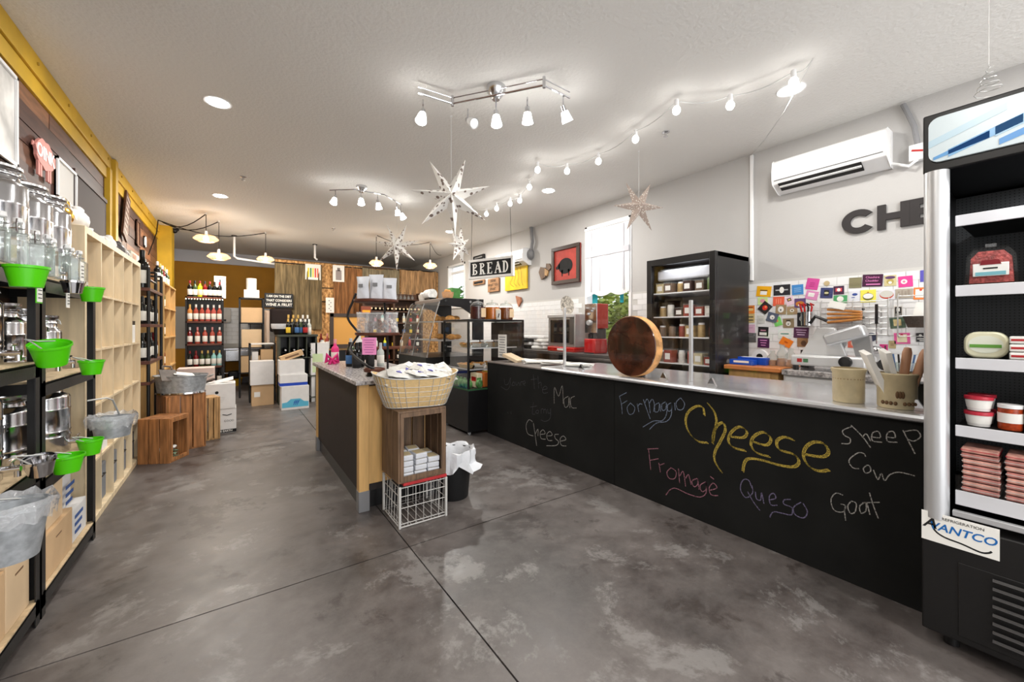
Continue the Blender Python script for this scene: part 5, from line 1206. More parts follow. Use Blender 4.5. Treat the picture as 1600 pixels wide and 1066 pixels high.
word('sheep', 'pale chalk word sheep', cw_, zoomA, [[(880, 285), (845, 300), (850, 320), (875, 335), (870, 355), (838, 355)], [(878, 278), (925, 325), (960, 372)], [(925, 330), (942, 315), (960, 345)], [(968, 328), (1000, 330), (992, 305), (968, 312), (968, 343), (1008, 350)], [(1030, 328), (1062, 330), (1054, 305), (1030, 312), (1030, 345), (1072, 350)], [(1095, 300), (1115, 340), (1145, 398)], [(1100, 305), (1150, 300), (1168, 325), (1140, 345), (1112, 335)]], .005)
word('cow', 'pale chalk word Cow with a trailing line', cw_, zoomA, [[(940, 410), (930, 396), (905, 395), (870, 425), (885, 455), (912, 460)], [(945, 445), (930, 460), (940, 478), (960, 470), (955, 448), (942, 446)], [(972, 465), (990, 505), (1005, 480), (1018, 510), (1040, 485), (1080, 475), (1145, 490)]], .005)
word('mark', 'two small faint chalk ticks', cg, zoomB, [[(132, 292), (134, 302)], [(150, 290), (153, 303)]], .006)

# sneeze guard
sg = thing('sneeze_guard', 'clear glass sneeze guard with thin posts along the counter top', 'glass screen', (2.95, 2.4, .976))
for y in (3.22, 1.76):
    MB().bx(-.012, .012, y-2.4-.012, y-2.4+.012, 0, .64).build('post', m_alu, sg, bev=.002)
for (a, b) in ((.45, 1.745), (1.775, 3.205), (3.235, 4.42)): MB().bx(.0, .006, a-2.4, b-2.4, .025, .63).build('pane', m_clear, sg, smooth=False)
for (u, v) in ((907, 573), (1036, 589), (1111, 597), (1432, 634)):
    p = P(u, v, z=.976); p.x = 2.85; p = P(u, v, x=2.86)-sg.location; 
    mb = MB(); mb.prism([(-.035, -.976+.976), (.035, 0), (.004, .055), (-.004, .055)], lambda a, b, p=p: (p.x+.0, p.y+a, b), lambda a, b, p=p: (p.x+.02, p.y+a, b)); mb.build('bracket', m_chrome, sg)
# notice on glass at left end
p = P(785, 541, x=2.94); t = thing('notice', 'white printed notice on the glass at the left end of the counter', 'sign', p); MB().box((-.002, 0, 0), (.003, .2, .31)).build('sheet', m_paper, t)
for k in range(8): MB().box((-.0045, 0, .12-.034*k), (.001, .15-.02*(k % 3), .012)).build('print_line', K('grey_print', 150, 150, 150), t)
p = P(779, 492, x=2.94); t = thing('notice', 'small white card with a black mark above the printed notice', 'sign', p); MB().box((-.002, 0, 0), (.003, .11, .13)).build('sheet', m_paper, t); MB().box((-.0045, -.01, -.01), (.001, .02, .06), rot=Matrix.Rotation(.4, 3, 'X')).build('print_mark', m_ink, t)
# big wooden disc
wd = thing('wooden_disc', 'large round dark wooden board with pale bark edge standing on the counter', 'wooden disc', (2.80, 2.23, .977))
RX = Matrix.Rotation(-PI/2, 4, 'Y')
R0 = .262
m_disc = K('marbled_dark_wood', 82, 46, 32, rough=.22, noise=.3, nscale=6, detail=8, col2=clr(30, 17, 12), coat=.5)
m_bark = K('pale_bark_edge', 208, 154, 98, rough=.7, noise=.5, nscale=14, bump=.5, bscale=40)
MB().cyl((.004, 0, R0), (.006, 0, R0), R0-.004, n=56).cyl((.0, 0, R0), (.006, 0, R0), R0-.008, R0-.004, n=56).build('face', m_disc, wd)
MB().lathe([(R0-.003, .005), (R0, .012), (R0+.001, .05), (R0, .088), (R0-.01, .095), (.0005, .095)], n=56, mtx=Matrix.Rotation(PI/2, 4, 'Y'), c=(0, 0, R0)).build('bark_edge', m_bark, wd)
MB().bx(.09, .13, -.06, .06, 0, .12).build('rear_support', m_blackm, wd)
# crocks
m_cr = K('stoneware_beige', 196, 180, 144, rough=.35, noise=.12, nscale=18)
ck = thing('stoneware_crock', 'plain beige stoneware crock on the stainless counter', 'crock', (2.89, .765, .976))
MB().shell([(.068, 0), (.072, .006), (.074, .165), (.08, .178), (.081, .19), (.077, .193)], n=40, t=.008).build('body', m_cr, ck); MB().lathe([(.0735, .13), (.0738, .134), (.0735, .138)], n=30).build('glaze_ring', K('brown_glaze', 150, 126, 90, rough=.3), ck)
ck = thing('stoneware_crock', 'beige stoneware crock with cut leaf pattern holding paper bags', 'crock', (2.89, .562, .976))
MB().shell([(.075, 0), (.079, .006), (.08, .16), (.086, .17), (.087, .18), (.083, .184)], n=40, t=.008).build('body', m_cr, ck)
m_brn = K('brown_cutout', 96, 70, 44, rough=.6)
for k in range(-4, 5):
    a = PI+.35+k*.22
    for q in range(3 if k in (0,) else 1):
        aa = a+(q-1)*.13 if k == 0 else a; z = .03 if k else .075; tl_ = (q-1)*.5 if k == 0 else 0
        MB().ball((.0805*math.cos(aa), .0805*math.sin(aa), z), .008, 8, 6, 1.3 if k else 2.4).build('leaf_cutout', m_brn, ck)
for i, (dx, dy, r, l) in enumerate(((-.02, .04, .25, 'white folded paper bag, left in the patterned crock'), (.0, .0, .12, 'white folded paper bag, middle in the patterned crock'))):
    t = thing('paper_bag', l, 'bag', (2.89+dx, .562+dy, 1.03)); t.rotation_euler = (-.35+.15*i, 0, .5); MB().prism([(-.045, -.02), (.03, -.02), (.05, .26), (-.05, .24)], lambda a, b: (a, -.012, b), lambda a, b: (a, .012, b)).build('body', m_paper, t); MB().box((0, -.0135, .11), (.004, .002, .21)).build('fold', m_cartonw, t)
for i, (dy, r, l) in enumerate(((-.01, .1, 'tan sausage-like baguette sleeve leaning in the patterned crock'), (-.035, .24, 'glossy tan sleeve leaning furthest right in the patterned crock'))):
    t = thing('paper_tube', l, 'tube', (2.9, .562+dy, .99)); t.rotation_euler = (r, 0, 0); MB().lathe([(.0005, 0), (.017, .01), (.019, .05), (.02, .28), (.014, .305), (.0005, .31)], n=16).build('body', K('tan_tube', 186, 140, 110, rough=.35), t)
t = thing('knife_block', 'small dark knife block with handles at the right end of the counter', 'knife block', (3.1, .53, .976)); MB().box((0, 0, .06), (.1, .14, .12)).build('body', m_black, t, bev=.005)
for k in range(4): MB().box((0, -.045+.03*k, .15), (.018, .014, .06)).build('handle', m_black, t, bev=.003)
# papers on left end
random.seed(11)
for i, (u, v, l) in enumerate(((815, 566, 'loose white papers at the left end of the counter'), (838, 569, 'crumpled white sheets beside the loose papers'), (868, 571, 'white parchment sheets near the first glass post'), (905, 572, 'flat white paper stack before the wooden disc'))):
    p = P(u, v, z=.98); p.x = max(p.x, 3.0); t = thing('paper_stack', l, 'paper', (3.12, P(u, v, x=3.12).y, .953 if i < 2 else .9765), random.random())
    for k in range(4): MB().box((random.uniform(-.03, .03), random.uniform(-.04, .04), .004+.008*k), (.2, .26, .006), rot=Matrix.Rotation(random.uniform(-.4, .4), 3, 'Z') @ Matrix.Rotation(random.uniform(-.02, .02)*(k > 0), 3, 'X')).build('sheet', m_paper, t)
t = thing('bread_board_pile', 'pale folded cartons tilted at the far left of the counter', 'carton', (3.0, 4.25, .953), .4); MB().box((0, 0, .05), (.2, .24, .04), rot=Matrix.Rotation(.35, 3, 'X')).build('body', K('pale_wood', 214, 192, 160), t, bev=.003)

# ================================================================ DISPLAY CASES
dc = thing('display_case', 'black framed glass pastry case on a black base at the counter end', 'display case', (2.93, 4.905, 0))
a, b = .45, .37
MB().bx(-a, a, -b, b, .04, .58).build('base_cabinet', m_black, dc, bev=.004)
for x in (-a+.04, a-.04):
    for y in (-b+.04, b-.04): MB().cyl((x, y-.01, .02), (x, y+.01, .02), .02, n=12).build('caster', m_alu, dc)
for x in (-a+.012, a-.012):
    for y in (-b+.012, b-.012): MB().bx(x-.012, x+.012, y-.012, y+.012, .58, 1.49).build('frame_post', m_black, dc)
MB().bx(-a, a, -b, b, 1.485, 1.51).build('top_panel', m_black, dc, bev=.003)
MB().bx(a-.1, a-.02, -b+.02, b-.02, .58, 1.48).build('dark_door', m_black, dc)
for z in (.85, 1.13): MB().bx(-a+.05, a-.11, -b+.03, b-.03, z-.008, z).build('glass_shelf', m_clear, dc); MB().bx(-a+.045, -a+.055, -b+.03, b-.03, z-.012, z+.004).bx(-a+.05, a-.11, -b+.024, -b+.034, z-.012, z+.004).build('shelf_edge', m_alu, dc)
MB().bx(-a+.002, -a+.006, -b+.024, b-.024, .58, 1.485).build('front_glass', m_clear, dc, smooth=False); MB().bx(-a+.024, a-.024, -b+.002, -b+.006, .58, 1.485).build('side_glass', m_clear, dc, smooth=False)
MB().bx(-a+.0, a, -b-.003, -b, .58, .6).bx(-a-.003, -a, -b, b, .58, .6).build('green_trim', K('dark_green_trim', 40, 80, 50, rough=.4), dc)
# pastries and bags in case
m_past = K('baked_crust', 196, 140, 76, rough=.7, noise=.4, nscale=20)
for zi, z in enumerate((.851, 1.131)):
    for j in range(3):
        x = 2.93-.3+j*.22; t = thing('pastry_tray', 'tray of baked goods, %s from front, %s shelf of the glass case' % (ORD[j], ['lower', 'upper'][zi]), 'tray', (x, 4.88, z))
        MB().shell([(.07, 0), (.1, .05)], n=4 if (j+zi) % 2 else 20, sy=1.8).build('tray', m_wick if j != 1 else m_paper, t)
        mb = MB()
        for k in range(9): mb.ball((random.uniform(-.05, .05), random.uniform(-.12, .12), .045), .03, 9, 6, .6)
        o = mb.build('baked_goods', m_past, t); o['kind'] = 'stuff'
m_gbag = K('green_bag', 96, 150, 84, rough=.3, noise=.5, nscale=15)
for j in range(6):
    t = thing('produce_bag', 'green snack bag, %s along the front bottom of the glass case' % ORD[j], 'bag', (2.55+.0, 4.64+j*.11, .582) if j < 5 else (2.7, 4.63, .582), PI/2 if j < 5 else 0)
    MB().ball((0, 0, .065), .05, 12, 8, 1.25).build('body', m_gbag, t); MB().box((0, 0, .13), (.06, .01, .03)).build('seal', m_gbag, t)
for j in range(4):
    t = thing('snack_package', 'long orange and cream package, %s in the glass case bottom row' % ORD[j], 'package', (2.72+.12*j, 4.74+.05*j, .582)); MB().box((0, 0, .1), (.08, .2, .2)).build('body', [K('cream_pack', 230, 214, 180), K('orange_pack', 220, 120, 50), K('yellow_pack', 228, 196, 70), m_past][j], t, bev=.01); MB().box((-.041, 0, .12), (.002, .12, .06)).build('label_patch', m_red, t)
for j in range(3):
    t = thing('cake_box', 'clear lidded container, %s on the upper case shelf edge' % ORD[j], 'container', (2.62+.22*j, 4.66, 1.131)); MB().box((0, 0, .04), (.13, .1, .08)).build('body', m_glassb, t, bev=.006); MB().box((0, 0, .09), (.14, .11, .02)).build('lid', m_white, t)
# three tea jars
for i, (x, c, l) in enumerate(((2.72, (64, 26, 26), 'dark red filled glass jar, left on the black glass case'), (2.95, (186, 104, 34), 'amber tea filled glass jar in the middle on the glass case'), (3.18, (120, 66, 30), 'brown filled glass jar at the right on the glass case'))):
    t = thing('beverage_jar', l, 'jar', (x, 4.7, 1.511)); m = K('jar_fill_%d' % i, *c, rough=.1)
    MB().lathe([(.09, 0), (.1, .01), (.1, .17), (.0005, .17)], n=28).build('contents', m, t)
    MB().shell([(.1015, 0), (.1035, .01), (.1035, .19), (.08, .215), (.078, .22)], n=28).build('glass_jar', m_clear, t)
    MB().lathe([(.08, .2), (.082, .225), (.04, .24), (.012, .245), (.02, .27), (.0005, .275)], n=24).build('lid', m_glassb, t)
    MB().bx(-.01, .06, -.112, -.106, .03, .15).build('paper_label', m_kraft2, t)
# sloped bakery case behind
sc_ = thing('bakery_case', 'tall black bakery case with sloping curved glass behind the pastry case', 'display case', (2.85, 6.2, 0)); b = .6
MB().bx(-.5, .5, -b, b, 0, .95).build('base_cabinet', m_black, sc_, bev=.004)
arch = [(.5, .95), (.5, 1.86), (-.22, 1.86), (-.3, 1.82), (-.31, 1.79)]
for y in (-b, b-.03):
    MB().prism([(.5, .95), (.5, 1.86), (-.16, 1.86), (-.26, 1.82), (-.31, 1.74), (-.16, 1.74), (.1, 1.72), (.3, 1.6), (.3, .95)], lambda p, q, y=y: (p, y, q), lambda p, q, y=y: (p, y+.03, q)).build('side_panel', m_black, sc_)
MB().bx(-.22, .5, -b+.03, b-.03, 1.8, 1.86).build('top_panel', K('brown_grey_top', 130, 118, 110, rough=.4), sc_, bev=.01)
curve = smoothline([(-.28, 1.8), (-.36, 1.55), (-.44, 1.2), (-.48, .95)], 5)
for (ya, yb2) in ((-b+.0, -.02), (.02, b)):
    mb = MB(); vs = [(x, y, z) for y in (ya, yb2) for x, z in curve]; n = len(curve); mb.add(vs, [(i, i+1, n+i+1, n+i) for i in range(n-1)]).build('curved_glass', glassmat('tinted_glass', (.86, .9, .9), film=.06), sc_)
for y in (-b, 0, b): MB().tube([(x, y, z) for x, z in curve], .009).build('glass_rail', m_chrome, sc_)
for z in (1.2, 1.5): MB().bx(-.3, .35, -b+.04, b-.04, z-.01, z).build('glass_shelf', m_alu, sc_)
MB().cyl((-.18, -b-.004, 1.81), (-.18, -b-.012, 1.81), .02, n=14).build('bolt_cap', m_chrome, sc_); MB().cyl((.25, -b-.004, 1.81), (.25, -b-.012, 1.81), .02, n=14).build('bolt_cap', m_chrome, sc_)
for i, (y, z, l) in enumerate(((5.75, 1.201, 'loaves on the lower shelf of the bakery case'), (6.2, 1.201, 'bagged loaves further back on the lower bakery shelf'), (5.8, 1.501, 'rolls on the upper shelf of the bakery case'), (6.3, 1.501, 'rolls at the far end of the upper bakery shelf'))):
    t = thing('bread_loaf', l, 'bread', (2.85, y, z)); MB().ball((0, 0, .05), .08, 12, 8, .6).ball((.12, .05, .05), .07, 12, 8, .6).build('loaf', m_past, t)
for i, (x, y, nm, l, c, s) in enumerate(((2.78, 5.75, 'bread_basket', 'basket of wrapped rolls on top of the bakery case', (196, 150, 110), .09), (2.95, 5.9, 'green_box', 'green and white box on top of the bakery case', (70, 130, 60), .09), (2.72, 6.3, 'coffee_grinder', 'white and black grinder on top of the bakery case', (226, 226, 226), .1), (2.7, 6.55, 'ceramic_jar', 'white ceramic jar at the far end of the bakery case top', (222, 214, 204), .08))):
    t = thing(nm, l, nm.split('_')[1], (x, y, 1.861)); m = K('item_%d' % i, *c, rough=.5, noise=.2, nscale=20)
    if nm == 'green_box': MB().box((0, 0, .09), (.16, .2, .18)).build('body', m, t, bev=.004); MB().box((-.081, 0, .09), (.002, .18, .06)).build('label_band', m_paper, t)
    elif nm == 'coffee_grinder': MB().cyl((0, -.1, .1), (0, .12, .1), .085, n=20).build('drum', m, t); MB().cyl((0, .12, .1), (0, .17, .1), .07, .04, n=16).build('nozzle', m_black, t); MB().box((0, 0, .02), (.12, .2, .04)).build('foot', m_black, t)
    else: MB().shell([(s*.8, 0), (s, .05), (s*1.05, .1)], n=18).build('body', m, t); MB().ball((.02, .02, .1), .045, 9, 6).ball((-.03, -.02, .1), .045, 9, 6).build('filling', m_past if i == 0 else m_cer, t)

# ================================================================ BACK COUNTERS ALONG THE RIGHT WALL
m_graph = K('dark_edge_laminate', 78, 74, 72, rough=.4)
bc = thing('back_counter', 'stainless back counter with dark edge under the window', 'counter', (4.2, 4.2, 0))
MB().bx(-.28, .33, -1.35, 1.6, .0, 1.0).build('body', m_steel, bc, smooth=False); MB().bx(-.31, .335, -1.37, 1.62, 1.0, 1.045).build('worktop', m_graph, bc, bev=.004)
CZ = 1.046
mw = thing('countertop_oven', 'grey box-shaped countertop oven with dark window on the back counter', 'oven', (4.16, 4.4, CZ+.07))
MB().bx(-.2, .25, -.29, .29, 0, .48).build('body', K('silver_grey_case', 176, 172, 168, rough=.35, metal=.5), mw, bev=.01)
MB().bx(-.212, -.2, -.19, .23, .06, .4).build('door_window', K('dark_screen', 34, 36, 38, rough=.1), mw, bev=.008); MB().bx(-.215, -.2, -.27, -.2, .05, .43).build('control_strip', m_graph, mw, bev=.004)
MB().bx(-.22, -.2, -.29, .29, .43, .48).build('top_rail', m_alu, mw, bev=.006)
t = thing('red_tray', 'red tin base under the grey oven', 'tray', (4.15, 4.4, CZ)); MB().bx(-.22, .2, -.3, .28, 0, .068).build('body', m_red, t, bev=.01); MB().bx(-.223, -.22, -.1, .05, .02, .05).build('badge', m_paper, t)
t = thing('patterned_plate', 'round plate standing upright on top of the oven', 'plate', (4.1, 4.4, CZ+.551)); MB().lathe([(.0005, 0), (.1, .004), (.14, .015), (.145, .02), (.0005, .008)], n=32, mtx=Matrix.Rotation(-PI/2-.15, 4, 'Y'), c=(.0, 0, .135)).build('body', K('flecked_ceramic', 206, 200, 190, rough=.4, noise=.6, nscale=30), t)
em = thing('espresso_machine', 'red and chrome coffee machine standing in front of the window', 'machine', (4.1, 3.84, CZ))
MB().bx(-.09, .13, -.11, .1, .34, .68).build('red_housing', K('brick_red_metal', 170, 62, 52, rough=.4, metal=.2), em, bev=.012)
cf_ = MB().bx(-.105, -.088, -.11, .11, .28, .68).build('chrome_front', m_chrome, em, bev=.005)
for k, (y, z, r) in enumerate(((.02, .42, .04), (.04, .54, .02), (-.02, .58, .016), (-.05, .61, .014), (.06, .62, .012))): MB().cyl((-.105, y, z), (-.135, y, z), r, r*.8, 16).build('dial', m_chrome if k else m_alu, cf_)
MB().bx(-.05, .12, -.08, .08, .2, .34).build('neck', m_graph, em, bev=.01); MB().bx(-.12, .12, -.1, .11, 0, .2).build('red_base', m_red, em, bev=.012); MB().cyl((-.08, .02, .2), (-.08, .02, .27), .035, n=16).build('portafilter', m_black, em)
MB().bx(-.15, -.121, -.08, .08, .0, .015).build('drip_tray', m_black, em)
t = thing('cutting_board', 'tan wooden board leaning beside the espresso grinder', 'board', (4.05, 3.3, CZ)); t.rotation_euler = (-.25, 0, 0); MB().box((.05, 0, .14), (.26, .02, .28)).build('board', m_pine, t, bev=.005)
t = thing('paper_sack', 'open white and kraft paper sack behind the wooden disc', 'bag', (4.0, 3.1, CZ)); MB().prism([(-.1, 0), (.1, 0), (.14, .28), (-.07, .3)], lambda a, b: (-.05, a, b), lambda a, b: (.09, a, b)).build('body', m_kraft2, t)
for i, (y, l, w_, h_) in enumerate(((5.05, 'crumpled white towels on the back counter left of the oven', .22, .2), (5.4, 'black and white appliance at the left end of the back counter', .26, .26))):
    t = thing('kitchen_clutter' if 0 else ['towel_pile', 'small_appliance'][i], l, ['towel', 'appliance'][i], (4.15, y, CZ))
    for k in range(4): MB().box((random.uniform(-.04, .04), random.uniform(-.05, .05), .03+.055*k), (w_, w_*1.2, .05), rot=Matrix.Rotation(random.uniform(-.3, .3), 3, 'Z')).build('fold' if not i else 'panel', [m_paper, m_cartonw][k % 2] if not i or k % 2 else m_black, t, bev=.015)
t = thing('blue_wrap_box', 'blue and white film box lying on top behind the oven', 'box', (4.3, 4.05, CZ)); MB().box((0, 0, .25), (.06, .12, .5)).build('body', K('pinkish_tile', 196, 180, 172, rough=.4), t, bev=.005)

# tall black glass door fridge
fr = thing('glass_door_fridge', 'tall black upright fridge with a glass door and stocked shelves by the window', 'fridge', (4.16, 2.42, 0))
a, b, h = .34, .39, 2.15
MB().bx(-a+.05, a, -b, -b+.03, 0.03, h).build('side_panel', m_black, fr, bev=.003); MB().bx(-a+.05, a, b-.03, b, .03, h).build('side_panel', m_black, fr, bev=.003)
MB().bx(-a+.05, a, -b, b, h-.05, h).build('top_panel', m_black, fr, bev=.003); MB().bx(-a+.05, a, -b, b, .03, .3).build('base_panel', m_black, fr, bev=.003)
MB().bx(a-.02, a-.01, -b+.03, b-.03, .3, h-.05).build('inner_back', K('fridge_liner', 150, 152, 154, rough=.6), fr, smooth=False)
for (y0, y1, z0, z1) in ((-b, -b+.06, .3, h), (b-.06, b, .3, h), (-b+.06, b-.06, h-.07, h), (-b+.06, b-.06, .3, .36)): MB().bx(-a, -a+.045, y0, y1, z0, z1).build('door_rail', m_black, fr, bev=.003)
MB().bx(-a+.02, -a+.024, -b+.06, b-.06, .36, h-.07).build('door_glass', m_clear, fr, smooth=False)
hd_ = MB().bx(-a-.03, -a, b-.05, b-.03, 1.1, 1.5).build('handle', m_blackm, [c_ for c_ in fr.children if c_.name.startswith('door_rail')][0])
MB().bx(-a+.12, a-.03, -b+.05, b-.05, 1.92, 2.04).build('fan_housing', m_band, fr, bev=.02)
light('fridge_lamp', 'AREA', (-a+.09, 0, 2.05), 1.6, (.95, .98, 1), .5, (0, -.25, 0), fr)
FZ = [.45, .75, 1.02, 1.3, 1.52, 1.78]
for z in FZ: MB().bx(-a+.06, a-.03, -b+.035, b-.035, z-.012, z).build('wire_shelf', m_white, fr, smooth=False)
cols = {'jar': (150, 90, 60)}
m_fd = [K('food_%d' % i, *c, rough=.4, noise=.2, nscale=20) for i, c in enumerate(((190, 160, 110), (226, 222, 214), (150, 60, 50), (100, 120, 70), (206, 190, 150), (70, 50, 44), (120, 100, 84)))]
random.seed(5)
for zi, z in enumerate(FZ):
    kinds = ['container', 'jar']
    n = 6
    for i in range(n):
        y = 2.42-.28+i*.112; x = 3.94; kd = random.choice(kinds); m = random.choice(m_fd); hh = random.uniform(.1, .17)
        l = '%s, %s from the right on the %s fridge shelf' % ('lidded food tub' if kd == 'container' else 'small food jar', ORD[i], ['lowest', 'second', 'third', 'fourth', 'fifth', 'highest'][zi])
        t = thing('food_'+kd, l, kd, (x+random.uniform(0, .05), y, z), 0, 'food in the glass door fridge')
        if kd == 'jar':
            MB().lathe([(.034, 0), (.036, .005), (.036, hh*.8), (.028, hh*.88), (.0005, hh*.88)], n=14).build('body', m, t); MB().lathe([(.03, hh*.86), (.03, hh), (.0005, hh)], n=14).build('lid', m_white if i % 2 else m_black, t)
        else:
            MB().box((0, 0, hh*.4), (.12, .095, hh*.8)).build('body', m, t, bev=.005); MB().box((0, 0, hh*.84), (.126, .1, hh*.1)).build('lid', m_glassb, t); MB().box((-.0615, 0, hh*.4), (.002, .06, hh*.4)).build('paper_label', m_paper, t)
# orange topped table and white cabinet
tb2_ = thing('kitchen_table', 'pine table with orange brown top between fridge and white cabinet', 'table', (4.22, 1.76, 0))
MB().bx(-.3, .3, -.25, .24, 1.0, 1.04).build('table_top', K('orange_brown_top', 206, 126, 70, rough=.35, noise=.1), tb2_, bev=.005)
MB().bx(-.26, .26, -.22, .21, .9, 1.0).build('apron', m_pine, tb2_)
MB().bx(-.268, -.26, -.16, .15, .92, .985).build('drawer_front', m_pine, tb2_, bev=.003)
for x in (-.25, .25):
    for y in (-.21, .2): MB().bx(x-.025, x+.025, y-.025, y+.025, 0, .9).build('leg', m_pine, tb2_)
wc2 = thing('base_cabinet', 'white cabinet with speckled stone top carrying the slicer', 'cabinet', (4.22, .75, 0))
MB().bx(-.28, .32, -.75, .74, .08, .99).build('body', m_cartonw, wc2, smooth=False); MB().bx(-.24, .3, -.72, .72, 0, .08).build('toe_kick', m_black, wc2)
for k in range(3): MB().bx(-.292, -.28, -.74+k*.49, -.74+k*.49+.48, .1, .97).build('door', m_white, wc2, bev=.003)
MB().bx(-.31, .325, -.77, .745, .99, 1.035).build('worktop', m_spk, wc2, bev=.004)
WZ = 1.036
t = thing('blue_foil_box', 'blue cling film box on the orange topped table', 'box', (4.05, 1.88, 1.041)); MB().box((0, 0, .025), (.08, .22, .05)).build('body', K('foil_blue', 30, 80, 190, rough=.3), t, bev=.003); MB().box((-.0405, 0, .03), (.002, .14, .02)).build('print', m_paper, t); MB().box((.05, .02, .025), (.01, .01, .01)).build('tab', m_blu, t)
t = thing('blue_foil_box', 'second blue box behind the first on the orange table', 'box', (4.15, 1.83, 1.041)); MB().box((0, 0, .035), (.08, .26, .07)).build('body', K('foil_blue', 30, 80, 190), t, bev=.003); MB().box((0, 0, .071), (.06, .2, .002)).build('print', m_paper, t)
t = thing('tape_roll', 'white roll with black centre on the orange table', 'tape', (4.3, 1.83, 1.041)); MB().cyl((-.02, 0, .07), (.02, 0, .07), .07, n=24).build('roll', m_white, t); MB().cyl((-.022, 0, .07), (-.0205, 0, .07), .03, n=18).build('core', m_black, t)
for i, (y, h_, l) in enumerate(((1.68, .14, 'clear carafe with brown contents on the orange table'), (1.6, .2, 'tall clear glass bottle on the orange table'), (1.53, .17, 'clear jar nearest the slicer on the orange table'))):
    t = thing('glass_jar', l, 'jar', (4.2, y, 1.041)); MB().lathe([(.04, 0), (.045, .01), (.045, h_*.6), (.02, h_*.8), (.02, h_), (.0005, h_)], n=18).build('body', m_glassb, t); MB().lathe([(.0005, .004), (.04, .004), (.04, h_*.35), (.0005, h_*.35)], n=14).build('contents', K('tan_grain', 186, 140, 104, rough=.8), t)
t = thing('label_printer', 'small black and white label box beside the slicer', 'box', (4.32, 1.5-.06, WZ)); MB().box((0, 0, .08), (.1, .08, .16)).build('body', m_black, t, bev=.006); MB().box((-.051, 0, .06), (.002, .06, .05)).build('label_patch', m_paper, t)
# meat slicer
ms = thing('meat_slicer', 'white and steel meat slicer on the stone topped cabinet', 'slicer', (4.12, 1.2, WZ))
MB().bx(-.15, .17, -.25, .25, .04, .13).build('base', K('cast_white_metal', 214, 214, 214, rough=.3, metal=.3), ms, bev=.015)
MB().bx(-.152, -.149, .12, .155, .07, .1).build('green_switch', K('switch_green', 70, 120, 80), ms); MB().bx(-.152, -.149, .165, .2, .07, .1).build('red_switch', m_red, ms); MB().cyl((-.152, -.13, .09), (-.175, -.13, .09), .045, .04, 20).build('control_dial', m_black, ms)
for x in (-.12, .13):
    for y in (-.22, .22): MB().cyl((x, y, 0), (x, y, .04), .022, n=12).build('foot', m_black, ms)
MB().prism([(.22, .13), (-.1, .13), (-.02, .36), (.1, .36)], lambda a, b: (-.02, a, b), lambda a, b: (.02, a, b)).build('gauge_plate', K('cast_white_metal', 214, 214, 214), ms, bev=.004)
MB().cyl((.03, .02, .24), (.05, .02, .24), .105, n=36).build('blade_guard', m_alu, ms)
MB().box((-.04, -.1, .3), (.12, .27, .1), rot=Matrix.Rotation(-.35, 3, 'X')).build('food_carriage', m_alu, ms, bev=.02)
MB().box((-.04, -.12, .38), (.09, .22, .016), rot=Matrix.Rotation(-.35, 3, 'X')).build('pusher', m_clear, ms); MB().tube([(-.05, .02, .42), (-.05, .1, .46), (-.05, .14, .4)], .014).build('handle', m_black, ms)
MB().prism([(-.26, .1), (-.16, .1), (-.12, .3), (-.24, .3)], lambda a, b: (.0, a, b), lambda a, b: (.06, a, b)).build('arm', K('grey_arm', 150, 150, 150, rough=.4, metal=.4), ms); MB().cyl((-.04, -.34, .08), (.02, -.34, .08), .045, n=14).cyl((0, -.3, .08), (0, -.25, .08), .015).build('knob', m_black, ms)
t = thing('utensil_caddy', 'clear tub of blue handled utensils right of the slicer', 'caddy', (4.15, .78, WZ)); MB().shell([(.06, 0), (.075, .1)], n=4, sy=1.4).build('tub', m_glassb, t)
for k in range(6): MB().tube([(0, -.05+.02*k, .01), (.01, -.07+.03*k, .16)], .006).build('handle', [K('blue_handle', 60, 90, 130), m_black][k % 2], t)
for i, (y, w_, l) in enumerate(((.58, .16, 'white plastic boxes on the cabinet behind the crocks'), (.36, .2, 'clear wrapped tray on the cabinet behind the patterned crock'), (.12, .2, 'white folded cloth at the right end of the cabinet'))):
    t = thing('storage_box', l, 'box', (4.2, y, WZ)); MB().box((0, 0, .05), (.2, w_, .1)).build('body', [m_white, m_pita, m_paper][i], t, bev=.01); MB().box((0, 0, .105), (.205, w_+.006, .012)).build('lid', m_alu, t)
# wall wire racks and hanging tools
def wrk(y0, y1, z0, z1, n, label):
    t = thing('wire_rack', label, 'rack', (XR-.012, (y0+y1)/2, (z0+z1)/2)); hw, hh = (y1-y0)/2, (z1-z0)/2
    for k in range(n): z = -hh+2*hh*k/(n-1); MB().tube([(-.03, -hw, z), (-.03, hw, z)], .004, 6).build('wire', m_wire, t)
    for y in (-hw, hw, 0): MB().tube([(0, y, hh+.02), (-.034, y, hh), (-.034, y, -hh), (0, y, -hh-.01)], .005, 6).build('upright', m_wire, t)
    return t
wrk(.93, 1.4, 1.34, 1.63, 7, 'chrome wire rack on the tiled wall above the slicer')
wrk(.35, .87, 1.33, 1.66, 3, 'chrome wire shelf rack at the right edge of the tiled wall')
t = thing('wire_basket', 'dark wicker basket with papers hanging on the right wall rack', 'basket', (XR-.11, .66, 1.4)); MB().shell([(.07, 0), (.085, .09)], n=20, sy=2.0).build('body', K('dark_wicker', 66, 58, 52, rough=.8, bump=.6), t); MB().box((0, 0, .12), (.05, .2, .13), rot=Matrix.Rotation(.2, 3, 'X')).build('paper_bundle', m_paper, t)
t = thing('bread_bag', 'bag of brown flat crackers clipped on the wall wire rack', 'bag', (XR-.09, 1.21, 1.46)); 
for k in range(4): MB().box((0, .0, .03*k), (.07, .24, .022), rot=Matrix.Rotation(.08*(k-1.5), 3, 'X')).build('cracker', K('toasted_cracker', 190, 124, 60, rough=.7, noise=.3), t, bev=.008)
